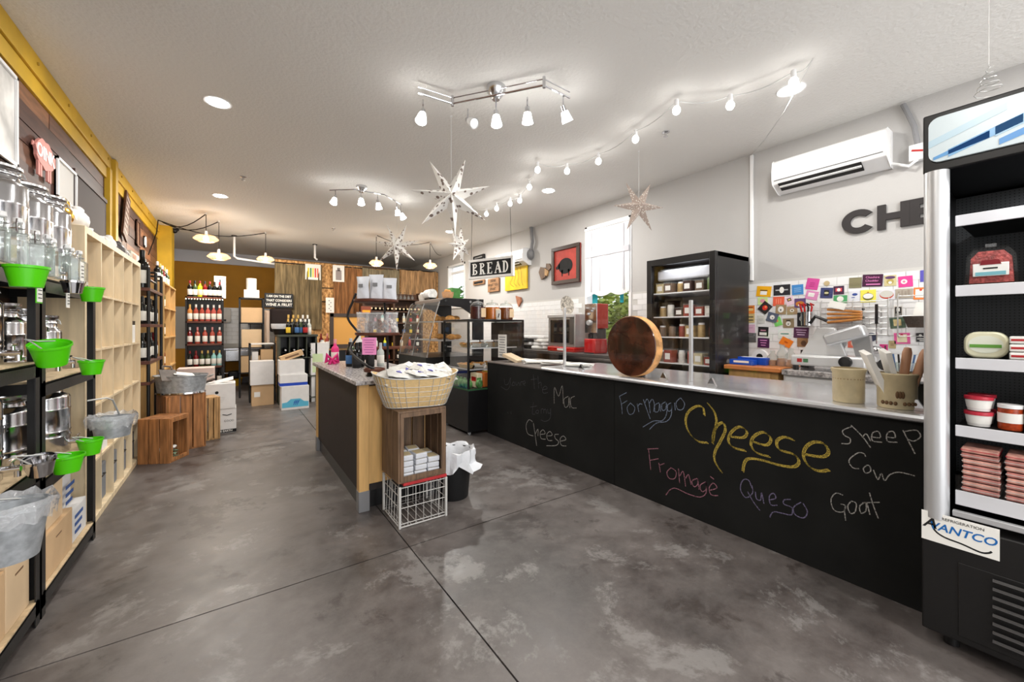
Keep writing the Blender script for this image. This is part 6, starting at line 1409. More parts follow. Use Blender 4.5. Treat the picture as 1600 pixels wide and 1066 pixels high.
MB().box((-.005, 0, .06), (.08, .27, .16)).build('plastic_film', m_clear, t, bev=.02); MB().box((-.04, .04, .14), (.01, .12, .06), rot=Matrix.Rotation(.3, 3, 'X')).build('paper_label', m_paper, t)
t = thing('tool_cup', 'steel cup of red handled scissors on the tiled wall', 'cup', (XR-.07, 1.5, 1.42)); MB().shell([(.045, 0), (.048, .13)], n=20).build('body', m_chrome, t)
for k in range(4): MB().tube([(0, -.02+.015*k, .05), (-.01, -.045+.03*k, .17), (0, -.03+.03*k, .21), (.01, -.055+.03*k, .19)], .008).build('scissor_handle', m_red if k != 1 else m_black, t)
t = thing('ladle', 'long ladle with black handle hanging on the wall rack', 'ladle', (XR-.06, 1.0, 1.6)); MB().tube([(0, 0, 0), (0, 0, -.17)], .011).build('handle', m_black, t); MB().tube([(0, 0, -.17), (0, 0, -.34)], .005).build('shaft', m_chrome, t); MB().ball((-.01, 0, -.39), .052, 18, 10, .7).build('bowl', m_chrome, t)
t = thing('hook_chain', 'small dark hooks hanging between ladle and crackers', 'hooks', (XR-.05, 1.09, 1.62)); MB().tube([(0, 0, 0), (0, .005, -.25)], .004).build('chain', m_wire, t)
for k in range(3): MB().ball((0, 0, -.06-.07*k), .012, 8, 6).build('bead', m_black, t)

# postcards and stickers on the tile wall
cards = []
def cz5(a0, a1, b0, b1): return (1160+a0/7.107, 1160+a1/7.107, 420+b0/7.107, 420+b1/7.107)
def cz6(a0, a1, b0, b1): return (1290+a0/7.106, 1290+a1/7.106, 420+b0/7.106, 420+b1/7.106)
def card(box, col, label, rot=0., deco=(), shape='rect', name='postcard', lift=0.):
    u0, u1, v0, v1 = box; xp = XR-.013-lift
    a, b = P(u0, (v0+v1)/2, x=xp), P(u1, (v0+v1)/2, x=xp); um = (u0+u1)/2; c = P(um, (v0+v1)/2, x=xp); z0, z1 = P(um, v1, x=xp).z, P(um, v0, x=xp).z
    w_, h_ = abs(a.y-b.y), z1-z0
    if rot: k = 1/(math.cos(rot)+math.sin(abs(rot))*.75); w_, h_ = w_*k, h_*k
    t = thing(name, label, 'card', c); t.rotation_euler = (rot, 0, 0)
    if shape == 'round':
        MB().lathe([(.0005, 0), (.5, 0), (.5, .003), (.0005, .003)], n=28, mtx=Matrix.Diagonal((1, w_, h_, 1)) @ Matrix.Rotation(-PI/2, 4, 'Y')).build('sheet', K('card_%d_%d_%d' % col, *col, rough=.6), t)
    else: MB().box((0, 0, 0), (.002, w_, h_)).build('sheet', K('card_%d_%d_%d' % col, *col, rough=.6), t, smooth=False)
    for di, (kd, y, z, ww, hh, cc) in enumerate(deco):
        m = K('card_%d_%d_%d' % cc, *cc, rough=.6)
        if kd == 'r': MB().box((-.0012-.0008*di, -y*w_, z*h_), (.0016, ww*w_, hh*h_)).build('print_block', m, t, smooth=False)
        elif kd == 'o': MB().lathe([(.0005, 0), (.5, 0), (.5, .0008), (.0005, .0008)], n=20, mtx=Matrix.Diagonal((1, ww*w_, hh*h_, 1)) @ Matrix.Rotation(-PI/2, 4, 'Y'), c=(-.0012-.0008*di, -y*w_, z*h_)).build('print_oval', m, t)
        elif kd == 't': text(hh, 'lettering', m, t, (-.0032, -y*w_, z*h_), R_MX, ww*h_, .0003)
W_, B_, Gr = (236, 234, 228), (40, 38, 40), (150, 146, 140)
card(cz5(150, 325, 190, 315), (236, 170, 20), 'orange yellow card with white label, top left of the card wall', .12, [('r', .0, -.15, .45, .35, W_), ('r', 0, .1, .5, .08, B_)])
card(cz5(345, 530, 178, 295), (42, 40, 44), 'black card with white winged badge in the top row', 0, [('r', 0, 0, .75, .12, (170, 170, 172)), ('o', 0, 0, .28, .6, W_)])
card(cz5(548, 678, 176, 290), (66, 134, 200), 'sky blue card beside the black winged card', -.03, [('r', 0, .15-.18*k, .6, .05, (150, 190, 226)) for k in range(3)])
card(cz5(700, 855, 100, 240), (206, 78, 150), 'plain magenta card tilted, highest in the left group', .2, [('r', 0, .1-.15*k, .4, .04, (170, 50, 120)) for k in range(3)])
card(cz5(905, 970, 135, 190), (190, 170, 130), 'tiny round beige sticker right of the magenta card', 0, [('r', 0, 0, .1, .7, (140, 120, 90))], 'round')
card(cz5(690, 850, 240, 350), (216, 140, 186), 'pale pink card with white patch below the magenta one', .25, [('r', -.05, .05, .5, .45, W_)])
card(cz5(862, 1008, 208, 330), (60, 66, 110), 'navy card with black square and pale cross', .08, [('r', 0, 0, .4, .55, B_), ('o', 0, 0, .35, .2, (200, 196, 150))])
card(cz5(170, 280, 315, 400), (206, 226, 150), 'pale lime card partly behind the black diamond card', 0, [('o', 0, .0, .5, .5, (224, 150, 170))])
card(cz5(338, 466, 310, 415), (230, 96, 66), 'coral red card below the winged black card', .03, [('r', -.2+.2*k, 0, .06, .5, (240, 150, 120)) for k in range(3)])
card(cz5(470, 580, 300, 415), (236, 206, 220), 'white and pink card with small dark picture', -.3, [('r', 0, .15, .5, .35, (80, 50, 40)), ('r', 0, .15, .3, .15, (226, 200, 120))])
card(cz5(578, 702, 330, 430), (96, 72, 120), 'purple card with golden dome picture', 0, [('o', 0, -.1, .8, .6, (190, 120, 50)), ('o', 0, -.25, .35, .3, W_)], lift=.002)
card(cz5(180, 322, 362, 505), (40, 34, 36), 'black diamond-set card with red flower', .72, [('o', 0, 0, .5, .5, (220, 50, 36)), ('o', 0, .1, .2, .2, (240, 150, 90))], lift=.003)
card(cz5(366, 488, 398, 508), (156, 132, 100), 'brown kraft card with white rosette, left of a pair', .05, [('o', 0, 0, .55, .65, W_), ('o', 0, -.05, .12, .2, B_)], lift=.0025)
card(cz5(492, 612, 418, 510), (168, 142, 110), 'brown kraft card with small white oval, right of a pair', -.04, [('o', 0, 0, .4, .4, W_), ('o', 0, 0, .2, .2, (120, 100, 80))])
card(cz5(262, 402, 480, 600), (84, 92, 112), 'slate blue card with white oval, tilted', .3, [('o', 0, 0, .45, .5, W_), ('o', .05, -.05, .1, .14, B_)], lift=.004)
card(cz5(340, 440, 530, 645), (120, 206, 100), 'bright green card tucked under the slate blue one', -.3, [('o', 0, .1, .3, .3, (216, 120, 70))])
card(cz5(448, 574, 552, 658), (146, 128, 98), 'brown card with white heart badge, centre left', -.02, [('o', 0, -.05, .45, .5, W_), ('o', 0, -.1, .1, .16, B_), ('r', 0, .28, .35, .1, B_)])
card(cz5(608, 718, 486, 640), (34, 32, 38), 'black tall card with grey disc', 0, [('o', 0, .05, .6, .4, (170, 170, 172))])
card(cz5(622, 705, 440, 486), (204, 204, 206), 'small light grey card above the black disc card', 0, [('r', 0, 0, .7, .1, Gr)])
card(cz5(42, 135, 410, 500), (232, 130, 40), 'orange card by the white conduit, upper left column', 0, [('r', 0, 0, .7, .25, (226, 200, 130)), ('r', 0, .3, .6, .08, B_)])
card(cz5(42, 135, 502, 600), (206, 182, 124), 'beige card in the left column under the orange one', 0, [('r', 0, .15, .7, .1, B_), ('r', 0, -.2, .7, .1, B_)])
card(cz5(46, 140, 620, 712), (216, 176, 198), 'pale pink card in the left column', 0, [('r', 0, .1, .5, .06, (180, 120, 150))])
card(cz5(50, 150, 715, 818), (92, 92, 92), 'dark grey card at the bottom of the left column', 0, [('r', 0, .1, .6, .04, Gr)])
card(cz5(165, 250, 520, 608), (206, 206, 200), 'light grey card right of the beige column card', 0, [('r', 0, 0, .6, .3, (190, 190, 184))])
card(cz5(172, 290, 645, 750), (40, 36, 38), 'black card with white crown label, lower left', .05, [('r', 0, -.25, .7, .3, W_), ('r', 0, .12, .5, .12, (190, 130, 150))])
card(cz5(168, 300, 768, 878), (76, 32, 76), 'purple card with pink script, lowest on the left', .03, [('r', 0, .25-.25*k, .6-.1*k, .08, (230, 150, 210)) for k in range(3)])
card(cz5(395, 545, 672, 775), (222, 232, 226), 'white card with pale green oval text', 0, [('o', 0, 0, .8, .7, W_), ('r', 0, .0, .6, .12, (90, 150, 130))])
card(cz5(402, 568, 762, 872), (242, 130, 30), 'bright orange diamond-set card', .5, [('r', 0, 0, .3, .2, (200, 90, 20))], lift=.003)
card(cz5(566, 738, 650, 772), (84, 42, 76), 'dark purple card with white script left of the slicer', .04, [('r', 0, .25-.22*k, .7-.1*k, .07, (220, 190, 220)) for k in range(3)])
card(cz5(608, 728, 768, 868), (150, 112, 76), 'brown photograph card behind the slicer', 0, [('o', .1, -.1, .5, .6, (96, 66, 46))])
card(cz6(88, 205, 192, 286), (70, 40, 66), 'dark plum card with red and white label', 0, [('r', 0, .05, .6, .4, (220, 80, 90)), ('o', 0, .05, .35, .4, W_)])
card(cz6(85, 240, 295, 385), (80, 160, 104), 'green card with white cow patch', .03, [('o', 0, .05, .5, .7, W_)])
card(cz6(258, 400, 97, 215), (126, 122, 92), 'olive grey woven card in the top row', .03, [('r', 0, .3-.15*k, .9, .04, (160, 150, 116)) for k in range(4)])
card(cz6(402, 638, 60, 200), (66, 24, 56), 'large dark plum card reading Cheddar in pink', .06, [('t', 0, .25, .24, 'Cheshire', (236, 140, 200)), ('t', -.02, -.03, .24, 'Cheddar', (236, 140, 200)), ('r', .05, -.32, .7, .08, (236, 140, 200))], lift=.002)
card(cz6(650, 785, 72, 190), (206, 194, 146), 'beige card with purple bowl picture in the top row', 0, [('o', 0, .28, .85, .28, (90, 60, 100)), ('o', 0, -.1, .6, .5, (180, 160, 90)), ('o', 0, -.2, .3, .25, W_)])
card(cz6(805, 970, 80, 204), (220, 70, 146), 'hot pink card with white oval in the top row', -.04, [('o', -.1, 0, .45, .45, W_), ('o', -.1, 0, .2, .2, (220, 120, 150))])
card(cz6(1050, 1137, 15, 145), (90, 84, 176), 'indigo card with white circle at the right edge', 0, [('o', .3, 0, .5, .4, W_)])
card(cz6(258, 380, 240, 372), (222, 224, 232), 'white card with blue bird mark', 0, [('o', .05, .15, .5, .22, (60, 80, 150)), ('r', -.1, -.1, .3, .06, (60, 80, 150))])
card(cz6(387, 558, 235, 372), (236, 226, 90), 'bright yellow card with oval green label', 0, [('o', 0, -.05, .7, .6, (110, 110, 60)), ('o', 0, 0, .65, .42, W_), ('o', 0, .3, .08, .1, (180, 80, 40))])
card(cz6(585, 770, 235, 345), (224, 222, 228), 'white card with red edged oval badge', 0, [('o', 0, 0, .85, .8, (190, 70, 50)), ('o', 0, .08, .8, .7, (206, 204, 196))])
card(cz6(775, 965, 222, 326), (176, 166, 152), 'grey tan speckled card', .0, [('r', -.3+.2*k, .1*(k % 2), .1, .5, (160, 148, 136)) for k in range(4)])
card(cz6(975, 1137, 206, 342), (238, 130, 60), 'orange framed card with white middle at the right edge', .03, [('r', -.08, .0, .6, .7, W_), ('o', 0, .3, .2, .2, (210, 80, 60))])
card(cz6(762, 850, 416, 530), (206, 200, 190), 'small black framed sheep card', 0, [('r', 0, 0, .85, .85, (56, 56, 56)), ('r', 0, .15, .4, .3, W_), ('r', 0, -.3, .7, .15, Gr)])
card(cz6(706, 890, 538, 665), (78, 100, 84), 'dark green card with beige centre', -.1, [('r', 0, .03, .5, .6, (206, 186, 136))])
card(cz6(437, 573, 712, 808), (36, 44, 70), 'dark blue ringed round sticker below the wire rack', 0, [('o', 0, 0, .78, .75, (190, 216, 216)), ('o', -.05, -.05, .35, .4, (30, 90, 100))], 'round', 'round_sticker')
card(cz6(246, 405, 768, 880), (226, 104, 80), 'salmon card with white oval low on the wall', .02, [('o', 0, 0, .55, .75, (236, 200, 180)), ('o', 0, 0, .3, .5, (90, 60, 56))])
card(cz6(757, 940, 712, 838), (216, 84, 146), 'pink framed card with cream middle below the green card', -.04, [('r', 0, .02, .62, .72, (226, 216, 180)), ('o', 0, .3, .2, .2, (190, 50, 60))])
card(cz6(1003, 1128, 712, 815), (40, 40, 46), 'black card with white marks at the right edge', -.03, [('o', -.1, .2, .3, .3, W_), ('r', -.1, -.15, .6, .1, W_), ('r', 0, -.35, .4, .08, W_)])
card(cz6(600, 690, 840, 908), (206, 40, 120), 'small magenta card below the ladle', 0, [('r', .2, 0, .2, .6, (60, 20, 40))])
card(cz6(700, 780, 800, 885), (176, 156, 110), 'small tan card right of the ladle bowl', 0, [('r', 0, 0, .5, .4, (150, 126, 90))])

# ================================================================ RIGHT WALL: AIR CONDITIONERS, LETTERS, PICTURES
def aircon(yc, zc, wdt, label, vent=True):
    t = thing('air_conditioner', label, 'air conditioner', (XR, yc, zc)); hw = wdt/2
    prof = [(0, .15), (-.16, .15), (-.19, .13), (-.205, .04), (-.2, -.05), (-.185, -.085), (-.06, -.15), (0, -.15)]
    n = len(prof); MB().add([(a, y, b) for y in (-hw, hw) for a, b in prof], [(i, i+1, n+i+1, n+i) for i in range(n)[:-1]]+[tuple(range(n)), tuple(range(2*n-1, n-1, -1)), (0, n, 2*n-1, n-1)]).build('housing', m_white, t, bev=.006)
    MB().prism([(-.192, -.082), (-.1, -.132), (-.103, -.138), (-.197, -.088)], lambda a, b: (a, -hw+.16, b), lambda a, b: (a, hw-.05, b)).build('air_outlet', m_black, t)
    MB().prism([(-.165, -.104), (-.15, -.112), (-.154, -.122), (-.17, -.113)], lambda a, b: (a, -hw+.165, b), lambda a, b: (a, hw-.055, b)).build('louvre', m_white, t)
    MB().prism([(-.202, -.048), (-.2, -.054), (-.203, -.054), (-.205, -.048)], lambda a, b: (a, -hw+.02, b), lambda a, b: (a, hw-.02, b)).build('panel_seam', Gm, t)
    MB().bx(-.1, -.06, -hw-.001, -hw+.0, -.08, .1).build('end_detail', m_cartonw, t)
    return t
Gm = K('seam_grey', 120, 120, 120)
aircon((1.748+.909)/2, 2.89, .84, 'white wall air conditioner above the card wall')
aircon(6.35, 2.72, .95, 'white wall air conditioner behind the hanging bread sign')
t = thing('isolator_switch', 'white isolator box with red mark beside the big display fridge', 'switch', (XR-.03, P(1436, 240, x=XR).y, P(1436, 240, x=XR).z)); MB().box((0, 0, 0), (.06, .1, .13)).build('body', m_white, t, bev=.005); MB().box((-.031, 0, .01), (.002, .07, .015), rot=Matrix.Rotation(.3, 3, 'X')).build('mark', m_red, t)
c = t.location
o = MB().tube([P(1411, 163, x=XR-.03), P(1428, 196, x=XR-.03), P(1434, 226, x=XR-.03)], .018, 8).build('electrical_conduit', K('grey_conduit', 130, 130, 132, rough=.5)); tag(o, 'grey flexible conduit from the ceiling to the isolator box', 'conduit')
o = MB().tube([(XR-.05, c.y, c.z-.06), (XR-.06, c.y+.05, c.z-.1), (XR-.05, .93, 2.78)], .012, 8).build('drain_hose', m_white); tag(o, 'short white hose between isolator box and air conditioner', 'hose')
t = thing('conduit_box', 'grey flexible conduit and cover at the right of the rear air conditioner', 'conduit', P(829, 396, x=XR-.04)); MB().tube([(0, 0, .62), (0, -.02, .4), (-.02, -.08, .2), (0, 0, 0)], .03, 8).build('hose', K('grey_conduit', 130, 130, 132), t); MB().ball((0, 0, -.02), .075, 10, 8, 1.3).build('cover', K('grey_conduit', 130, 130, 132), t)
# letters C H E
m_let = K('letter_black', 46, 42, 42, rough=.6)
zt, zb_ = 2.445, 2.235; hh = zt-zb_; xw = XR-.022
def letter(nm, label, yc, build):
    t = MB(); build(t); o = t.build(nm, m_let, None, (xw, yc, zb_)); tag(o, label, 'letter'); return o
def cshape(t):
    n = 28; ro, ri = (.118, hh/2), (.058, hh*.26); A0, A1 = math.radians(38), math.radians(322); out = []
    for i in range(n+1):
        a = A0+(A1-A0)*i/n; out.append((ro, a))
    vs = []
    for i in range(n+1):
        a = A0+(A1-A0)*i/n
        for (ry, rz_) in (ro, ri): vs += [(0, -ry*math.cos(a), hh/2+rz_*math.sin(a)), (.02, -ry*math.cos(a), hh/2+rz_*math.sin(a))]
    fs = []
    for i in range(n):
        k = 4*i
        fs += [(k, k+2, k+6, k+4), (k+1, k+5, k+7, k+3), (k, k+4, k+5, k+1), (k+2, k+3, k+7, k+6)]
    fs += [(0, 1, 3, 2), (4*n, 4*n+2, 4*n+3, 4*n+1)]; t.add(vs, fs)
yC = P(1341, 347, x=xw).y; yH = P(1395, 337, x=xw).y; yE = P(1447, 328, x=xw).y
letter('wall_letter', 'black wall letter C below the air conditioner', yC, cshape)
letter('wall_letter', 'black wall letter H between C and E', yH, lambda t: t.bx(0, .02, -.1, -.045, 0, hh).bx(0, .02, .045, .1, 0, hh).bx(0, .02, -.045, .045, hh*.37, hh*.63))
letter('wall_letter', 'black wall letter E half hidden by the display fridge', yE, lambda t: t.bx(0, .02, .035, .095, 0, hh).bx(0, .02, -.09, .035, 0, hh*.24).bx(0, .02, -.09, .035, hh*.76, hh).bx(0, .02, -.07, .035, hh*.38, hh*.62))
# red pig painting
def wpic(u0, u1, v0, v1, nm, label, cat, m, mf=None, fw=.05, th=.03):
    a, b = P(u0, (v0+v1)/2, x=XR-.03), P(u1, (v0+v1)/2, x=XR-.03); um = (u0+u1)/2; c = P(um, (v0+v1)/2, x=XR-.03); z0, z1 = P(um, v1, x=XR-.03).z, P(um, v0, x=XR-.03).z
    t = thing(nm, label, cat, (XR-.03, (a.y+b.y)/2, (z0+z1)/2)); w_, h_ = abs(a.y-b.y), z1-z0
    MB().box((.0, 0, 0), (th, w_, h_)).build('panel', m, t, bev=.003)
    if mf:
        for (y, z, ww, h2) in ((0, h_/2-fw/2, w_, fw), (0, -h_/2+fw/2, w_, fw), (-w_/2+fw/2, 0, fw, h_-2*fw), (w_/2-fw/2, 0, fw, h_-2*fw)): MB().box((-.02, y, z), (.04, ww, h2)).build('frame_rail', mf, t, bev=.003)
    return t, w_, h_
t, w_, h_ = wpic(864, 907, 384, 443, 'framed_painting', 'red painting of a black pig in a dark frame', 'picture', K('brick_red_paint', 170, 62, 52, rough=.6, noise=.15), K('dark_walnut_frame', 58, 44, 38, rough=.35), .06)
ell = [(.17*math.cos(2*PI*k/24), .13*math.sin(2*PI*k/24)) for k in range(24)]
MB().prism(ell, lambda a, b: (-.018, a, b-.02), lambda a, b: (-.016, a, b-.02)).prism([(.14, .05), (.24, -.03), (.22, -.06), (.14, -.06)], lambda a, b: (-.018, a, b), lambda a, b: (-.016, a, b)).prism([(-.1, -.08), (-.06, -.08), (-.07, -.19), (-.09, -.19)], lambda a, b: (-.018, a, b), lambda a, b: (-.016, a, b)).prism([(.06, -.08), (.1, -.08), (.09, -.19), (.07, -.19)], lambda a, b: (-.018, a, b), lambda a, b: (-.016, a, b)).build('painted_pig', m_ink, t)
t, w_, h_ = wpic(790, 824, 411, 453, 'yellow_canvas', 'yellow canvas painting partly behind the bread sign', 'picture', K('canvas_yellow', 228, 186, 28, rough=.6, noise=.12, nscale=6))
mbp = MB()
for k in range(4): ribbon(mbp, smoothline([(-.0165, .2-.12*k, .2), (-.0165, .1-.1*k, 0), (-.0165, .18-.13*k, -.12), (-.0165, .05-.1*k, -.2)], 5), .012, (-1, 0, 0))
mbp.build('painted_lines', K('ochre_line', 150, 116, 30), t)
t, w_, h_ = wpic(763, 780, 435, 456, 'wooden_sign', 'brown square wooden sign with dark words under the bread sign', 'sign', K('brown_sign_wood', 150, 112, 80, rough=.7, noise=.2))
for i, s_ in enumerate(('DRINK', 'WHAT YOU', 'WANT')): text(s_, 'lettering', m_ink, t, (-.0158, 0, h_*(.3-.3*i)), R_MX, h_*.26, .0005, offset=.001)
t, w_, h_ = wpic(740, 757, 438, 445, 'wooden_sign', 'tiny narrow brown plaque left of the square sign', 'sign', K('brown_sign_wood', 150, 112, 80)); MB().box((-.016, 0, 0), (.002, w_*.8, h_*.5)).build('dark_inset', m_ink, t)
t, w_, h_ = wpic(740, 757, 399, 406, 'dark_plaque', 'small dark plaque peeking above the bread sign', 'sign', m_black); MB().box((-.016, 0, 0), (.002, w_*.7, h_*.3)).build('letter_line', Gm, t)
# wooden goat cutout
p = P(852, 424, x=XR-.03); t = thing('wood_cutout', 'dark wooden slices wall piece left of the pig painting', 'wall art', p)
MB().prism([(.17, .0), (.12, .09), (.0, .06), (-.02, -.1), (.1, -.14)], lambda a, b: (-.015, a, b), lambda a, b: (.015, a, b)).build('large_slice', m_crateo, t); MB().prism([(-.04, .13), (-.12, .12), (-.17, .04), (-.1, .0), (-.03, .06)], lambda a, b: (-.015, a, b), lambda a, b: (.015, a, b)).build('small_slice', m_crateo, t)
MB().prism([(0, .05), (-.09, -.0), (-.06, -.09), (.0, -.07)], lambda a, b: (-.017, a, b), lambda a, b: (.013, a, b)).build('pale_link', m_cratel, t)
p = P(811, 470, x=XR-.03); t = thing('wood_cutout', 'small reddish wooden slice on the wall right of the tea jars', 'wall art', p); MB().prism([(.1, .1), (-.06, .06), (-.08, -.02), (.0, -.12), (.05, -.04)], lambda a, b: (-.015, a, b), lambda a, b: (.015, a, b)).build('slice', K('reddish_wood', 170, 112, 84, rough=.6, noise=.3), t)
# BREAD sign
pl, pr_ = P(733, 422, d=5.95), P(803, 413, d=5.5); ztp = 2.40
ang = math.atan2(pr_.y-pl.y, pr_.x-pl.x); wS = (pr_-pl).xy.length; hS = .285
sgn = thing('hanging_sign', 'black and white framed sign reading BREAD hanging from the ceiling', 'sign', ((pl.x+pr_.x)/2, (pl.y+pr_.y)/2, ztp-hS/2), ang)
MB().box((0, 0, 0), (wS-.06, .02, hS-.06)).build('panel', m_ink, sgn)
for (x, z, sx_, sz_) in ((0, hS/2-.018, wS, .036), (0, -hS/2+.018, wS, .036), (-wS/2+.018, 0, .036, hS-.072), (wS/2-.018, 0, .036, hS-.072)): MB().box((x, 0, z), (sx_, .045, sz_)).build('frame_rail', K('white_painted_wood', 226, 224, 220, rough=.6), sgn, bev=.003)
# slab-serif letters built from bars
def serif(mb, x, ww, z0, z1): 
    mb.box((x, -.0125, z0+.006), (ww, .003, .012)); mb.box((x, -.0125, z1-.006), (ww, .003, .012))
lh = .165; z0, z1 = -lh/2, lh/2; lw = (wS-.12)/5; st = .028
def barc(mb, cx, cz, rx, rz, a0, a1, t0=.02, n=10):
    vs = []
    for i in range(n+1):
        a = a0+(a1-a0)*i/n
        for k in (1, 0): r1, r2 = rx-(0 if k else t0), rz-(0 if k else .014); vs += [(cx+r1*math.cos(a), -.0135, cz+r2*math.sin(a))]
    mb.add(vs, [(2*i, 2*i+1, 2*i+3, 2*i+2) for i in range(n)])
for i, ch_ in enumerate('BREAD'):
    x = -wS/2+.06+lw*(i+.5); mb = MB(); L0 = x-lw*.32
    if ch_ != 'A': mb.box((L0+.012, -.0125, 0), (st, .003, lh)); mb.box((L0+.012, -.0125, z0+.006), (st+.024, .003, .012)); mb.box((L0+.012, -.0125, z1-.006), (st+.024, .003, .012))
    if ch_ in 'BR':
        barc(mb, L0+.03, z1-.034, .045, .034, PI/2, -PI/2, .022)
        mb.box((L0+.03, -.0125, z1-.006), (.03, .003, .012)).box((L0+.03, -.0125, z1-.062), (.03, .003, .012))
    if ch_ == 'B': barc(mb, L0+.032, z0+.037, .052, .037, PI/2, -PI/2, .024); mb.box((L0+.03, -.0125, z0+.006), (.03, .003, .012))
    if ch_ == 'R': mb.box((L0+.055, -.0125, z0+.035), (.026, .003, .078), rot=Matrix.Rotation(-.38, 3, 'Y')); mb.box((L0+.078, -.0125, z0+.006), (.034, .003, .012))
    if ch_ == 'E':
        mb.box((L0+.042, -.0125, z1-.006), (.07, .003, .012)).box((L0+.042, -.0125, z0+.006), (.07, .003, .012)).box((L0+.036, -.0125, 0), (.04, .003, .012)).box((L0+.075, -.0125, z1-.018), (.008, .003, .034)).box((L0+.075, -.0125, z0+.018), (.008, .003, .034)).box((L0+.056, -.0125, 0), (.006, .003, .034))
    if ch_ == 'D': barc(mb, L0+.02, 0, .066, lh/2, PI/2, -PI/2, .026, 14)
    if ch_ == 'A':
        mb.box((x-.022, -.0125, 0), (.012, .003, lh), rot=Matrix.Rotation(.3, 3, 'Y')).box((x+.02, -.0125, 0), (.03, .003, lh), rot=Matrix.Rotation(-.3, 3, 'Y')).box((x-.004, -.0125, -.025), (.05, .003, .012)); mb.box((x-.042, -.0125, z0+.006), (.036, .003, .012)).box((x+.042, -.0125, z0+.006), (.044, .003, .012))
    mb.build('letter', m_paper, sgn, smooth=False)
for (u, v, s) in ((738, 323, -1), (797, 325, 1)):
    hk = P(u, v, z=H)-sgn.location; hk = Matrix.Rotation(-ang, 3, 'Z') @ hk
    MB().tube([(s*(wS/2-.04), 0, hS/2), tuple(hk)], .0035, 5).build('hanging_wire', m_cordb, sgn)

# ================================================================ OPEN DISPLAY FRIDGE AT THE RIGHT EDGE
FX = 2.53
of = thing('merchandiser', 'tall black open-front display fridge with lit blue header at the right edge', 'display fridge', (FX, .03, 0))
yL = .41-.03; yR = -.38; D = .75
MB().bx(0, D, yR, yL, .06, .555).build('base_cabinet', m_blackm, of, bev=.006)
for x in (.08, D-.08):
    for y in (yR+.08, yL-.08): MB().cyl((x, y, 0), (x, y, .06), .025, n=12).build('foot', m_blackm, of)
MB().bx(.04, D, yL-.03, yL, .555, 2.09).build('side_wall', m_black, of, bev=.003); MB().bx(.04, D, yR, yR+.03, .555, 2.09).build('side_wall', m_black, of, bev=.003)
MB().bx(D-.06, D, yR, yL, .555, 2.09).build('rear_wall', m_black, of, smooth=False)
MB().bx(.02, D, yR, yL, 2.09, 2.35).build('header_box', m_black, of, bev=.006)
# header sign (backlit)
def glow(nm, c): return mat(nm, clr(*c), rough=.25, emit=.12)
mh = glow('backlit_pale_header', (196, 208, 212))
def rrect(y0, y1, z0, z1, r):
    out = []
    for (cy_, cz_, a0) in ((y1-r, z1-r, 0), (y0+r, z1-r, PI/2), (y0+r, z0+r, PI), (y1-r, z0+r, 1.5*PI)):
        for k in range(6): a = a0+PI/2*k/5; out.append((cy_+r*math.cos(a), cz_+r*math.sin(a)))
    return out
MB().prism(rrect(yR+.02, yL-.02, 2.13, 2.325, .035), lambda a, b: (.008, a, b), lambda a, b: (.02, a, b)).build('header_sign', mh, of)
hs_ = [c_ for c_ in of.children if c_.name.startswith('header_sign')][0]
for (yy, zz, ww, hh_, cc) in ((.265, 2.165, .16, .03, (96, 150, 200)), (.2, 2.19, .2, .035, (120, 168, 208)), (.1, 2.17, .12, .03, (84, 140, 198)), (.02, 2.25, .3, .04, (150, 188, 212)), (-.12, 2.2, .26, .05, (90, 146, 200)), (.25, 2.25, .22, .03, (176, 200, 212)), (-.25, 2.26, .14, .03, (130, 172, 206))):
    k_ = .35; MB().prism([(yy-ww/2, max(2.14, zz-hh_/2-ww/2*k_*-1)), (yy+ww/2, max(2.14, zz-hh_/2-ww/2*k_)), (yy+ww/2, min(2.315, max(2.145, zz+hh_/2-ww/2*k_))), (yy-ww/2, min(2.315, zz+hh_/2+ww/2*k_))], lambda a, b: (.0065, a, b), lambda a, b: (.0085, a, b)).build('printed_facet', glow('facet_%d' % cc[0], cc), hs_)
MB().lathe([(.04, .56), (.04, 2.09)], n=28, c=(.03, yL-.042, 0)).build('silver_column', m_alu, of)
MB().lathe([(.04, .56), (.04, 2.09)], n=28, c=(.03, yR+.042, 0)).build('silver_column', m_alu, of)
# perforated inner back
pm = bpy.data.materials.new('perforated_dark_panel'); pm.use_nodes = True; nt = pm.node_tree; N = nt.nodes; L = nt.links; b = N['Principled BSDF']; tc = N.new('ShaderNodeTexCoord'); vo = N.new('ShaderNodeTexVoronoi'); vo.inputs['Scale'].default_value = 70; vo.inputs['Randomness'].default_value = 0; L.new(tc.outputs['Object'], vo.inputs['Vector'])
r = N.new('ShaderNodeValToRGB'); L.new(vo.outputs['Distance'], r.inputs[0]); r.color_ramp.elements[0].color = (.003, .003, .003, 1); r.color_ramp.elements[0].position = .3; r.color_ramp.elements[1].position = .38; r.color_ramp.elements[1].color = (*clr(80, 82, 84), 1); L.new(r.outputs[0], b.inputs['Base Color']); b.inputs['Roughness'].default_value = .4; b.inputs['Metallic'].default_value = .5
MB().bx(D-.14, D-.13, yR+.03, yL-.03, .64, 2.08).build('perforated_back', pm, of, smooth=False)
SH = [.69, .973, 1.266, 1.58, 1.885]
for z in SH:
    MB().bx(.09, D-.14, yR+.035, yL-.095, z-.02, z-.002).build('shelf_board', m_blackm, of, smooth=False)
    MB().bx(.05, .058, yR+.035, yL-.095, z-.045 if z > .7 else z-.06, z+.003).build('price_rail', K('price_rail_white', 206, 206, 210, rough=.4), of, bev=.002)
MB().bx(.02, .045, yR+.05, yL-.09, .585, .61).build('bumper_bar', m_alu, of, bev=.003)
MB().bx(.05, .054, yR+.035, yL-.095, .695, .76).build('clear_lip', m_clear, of, smooth=False)
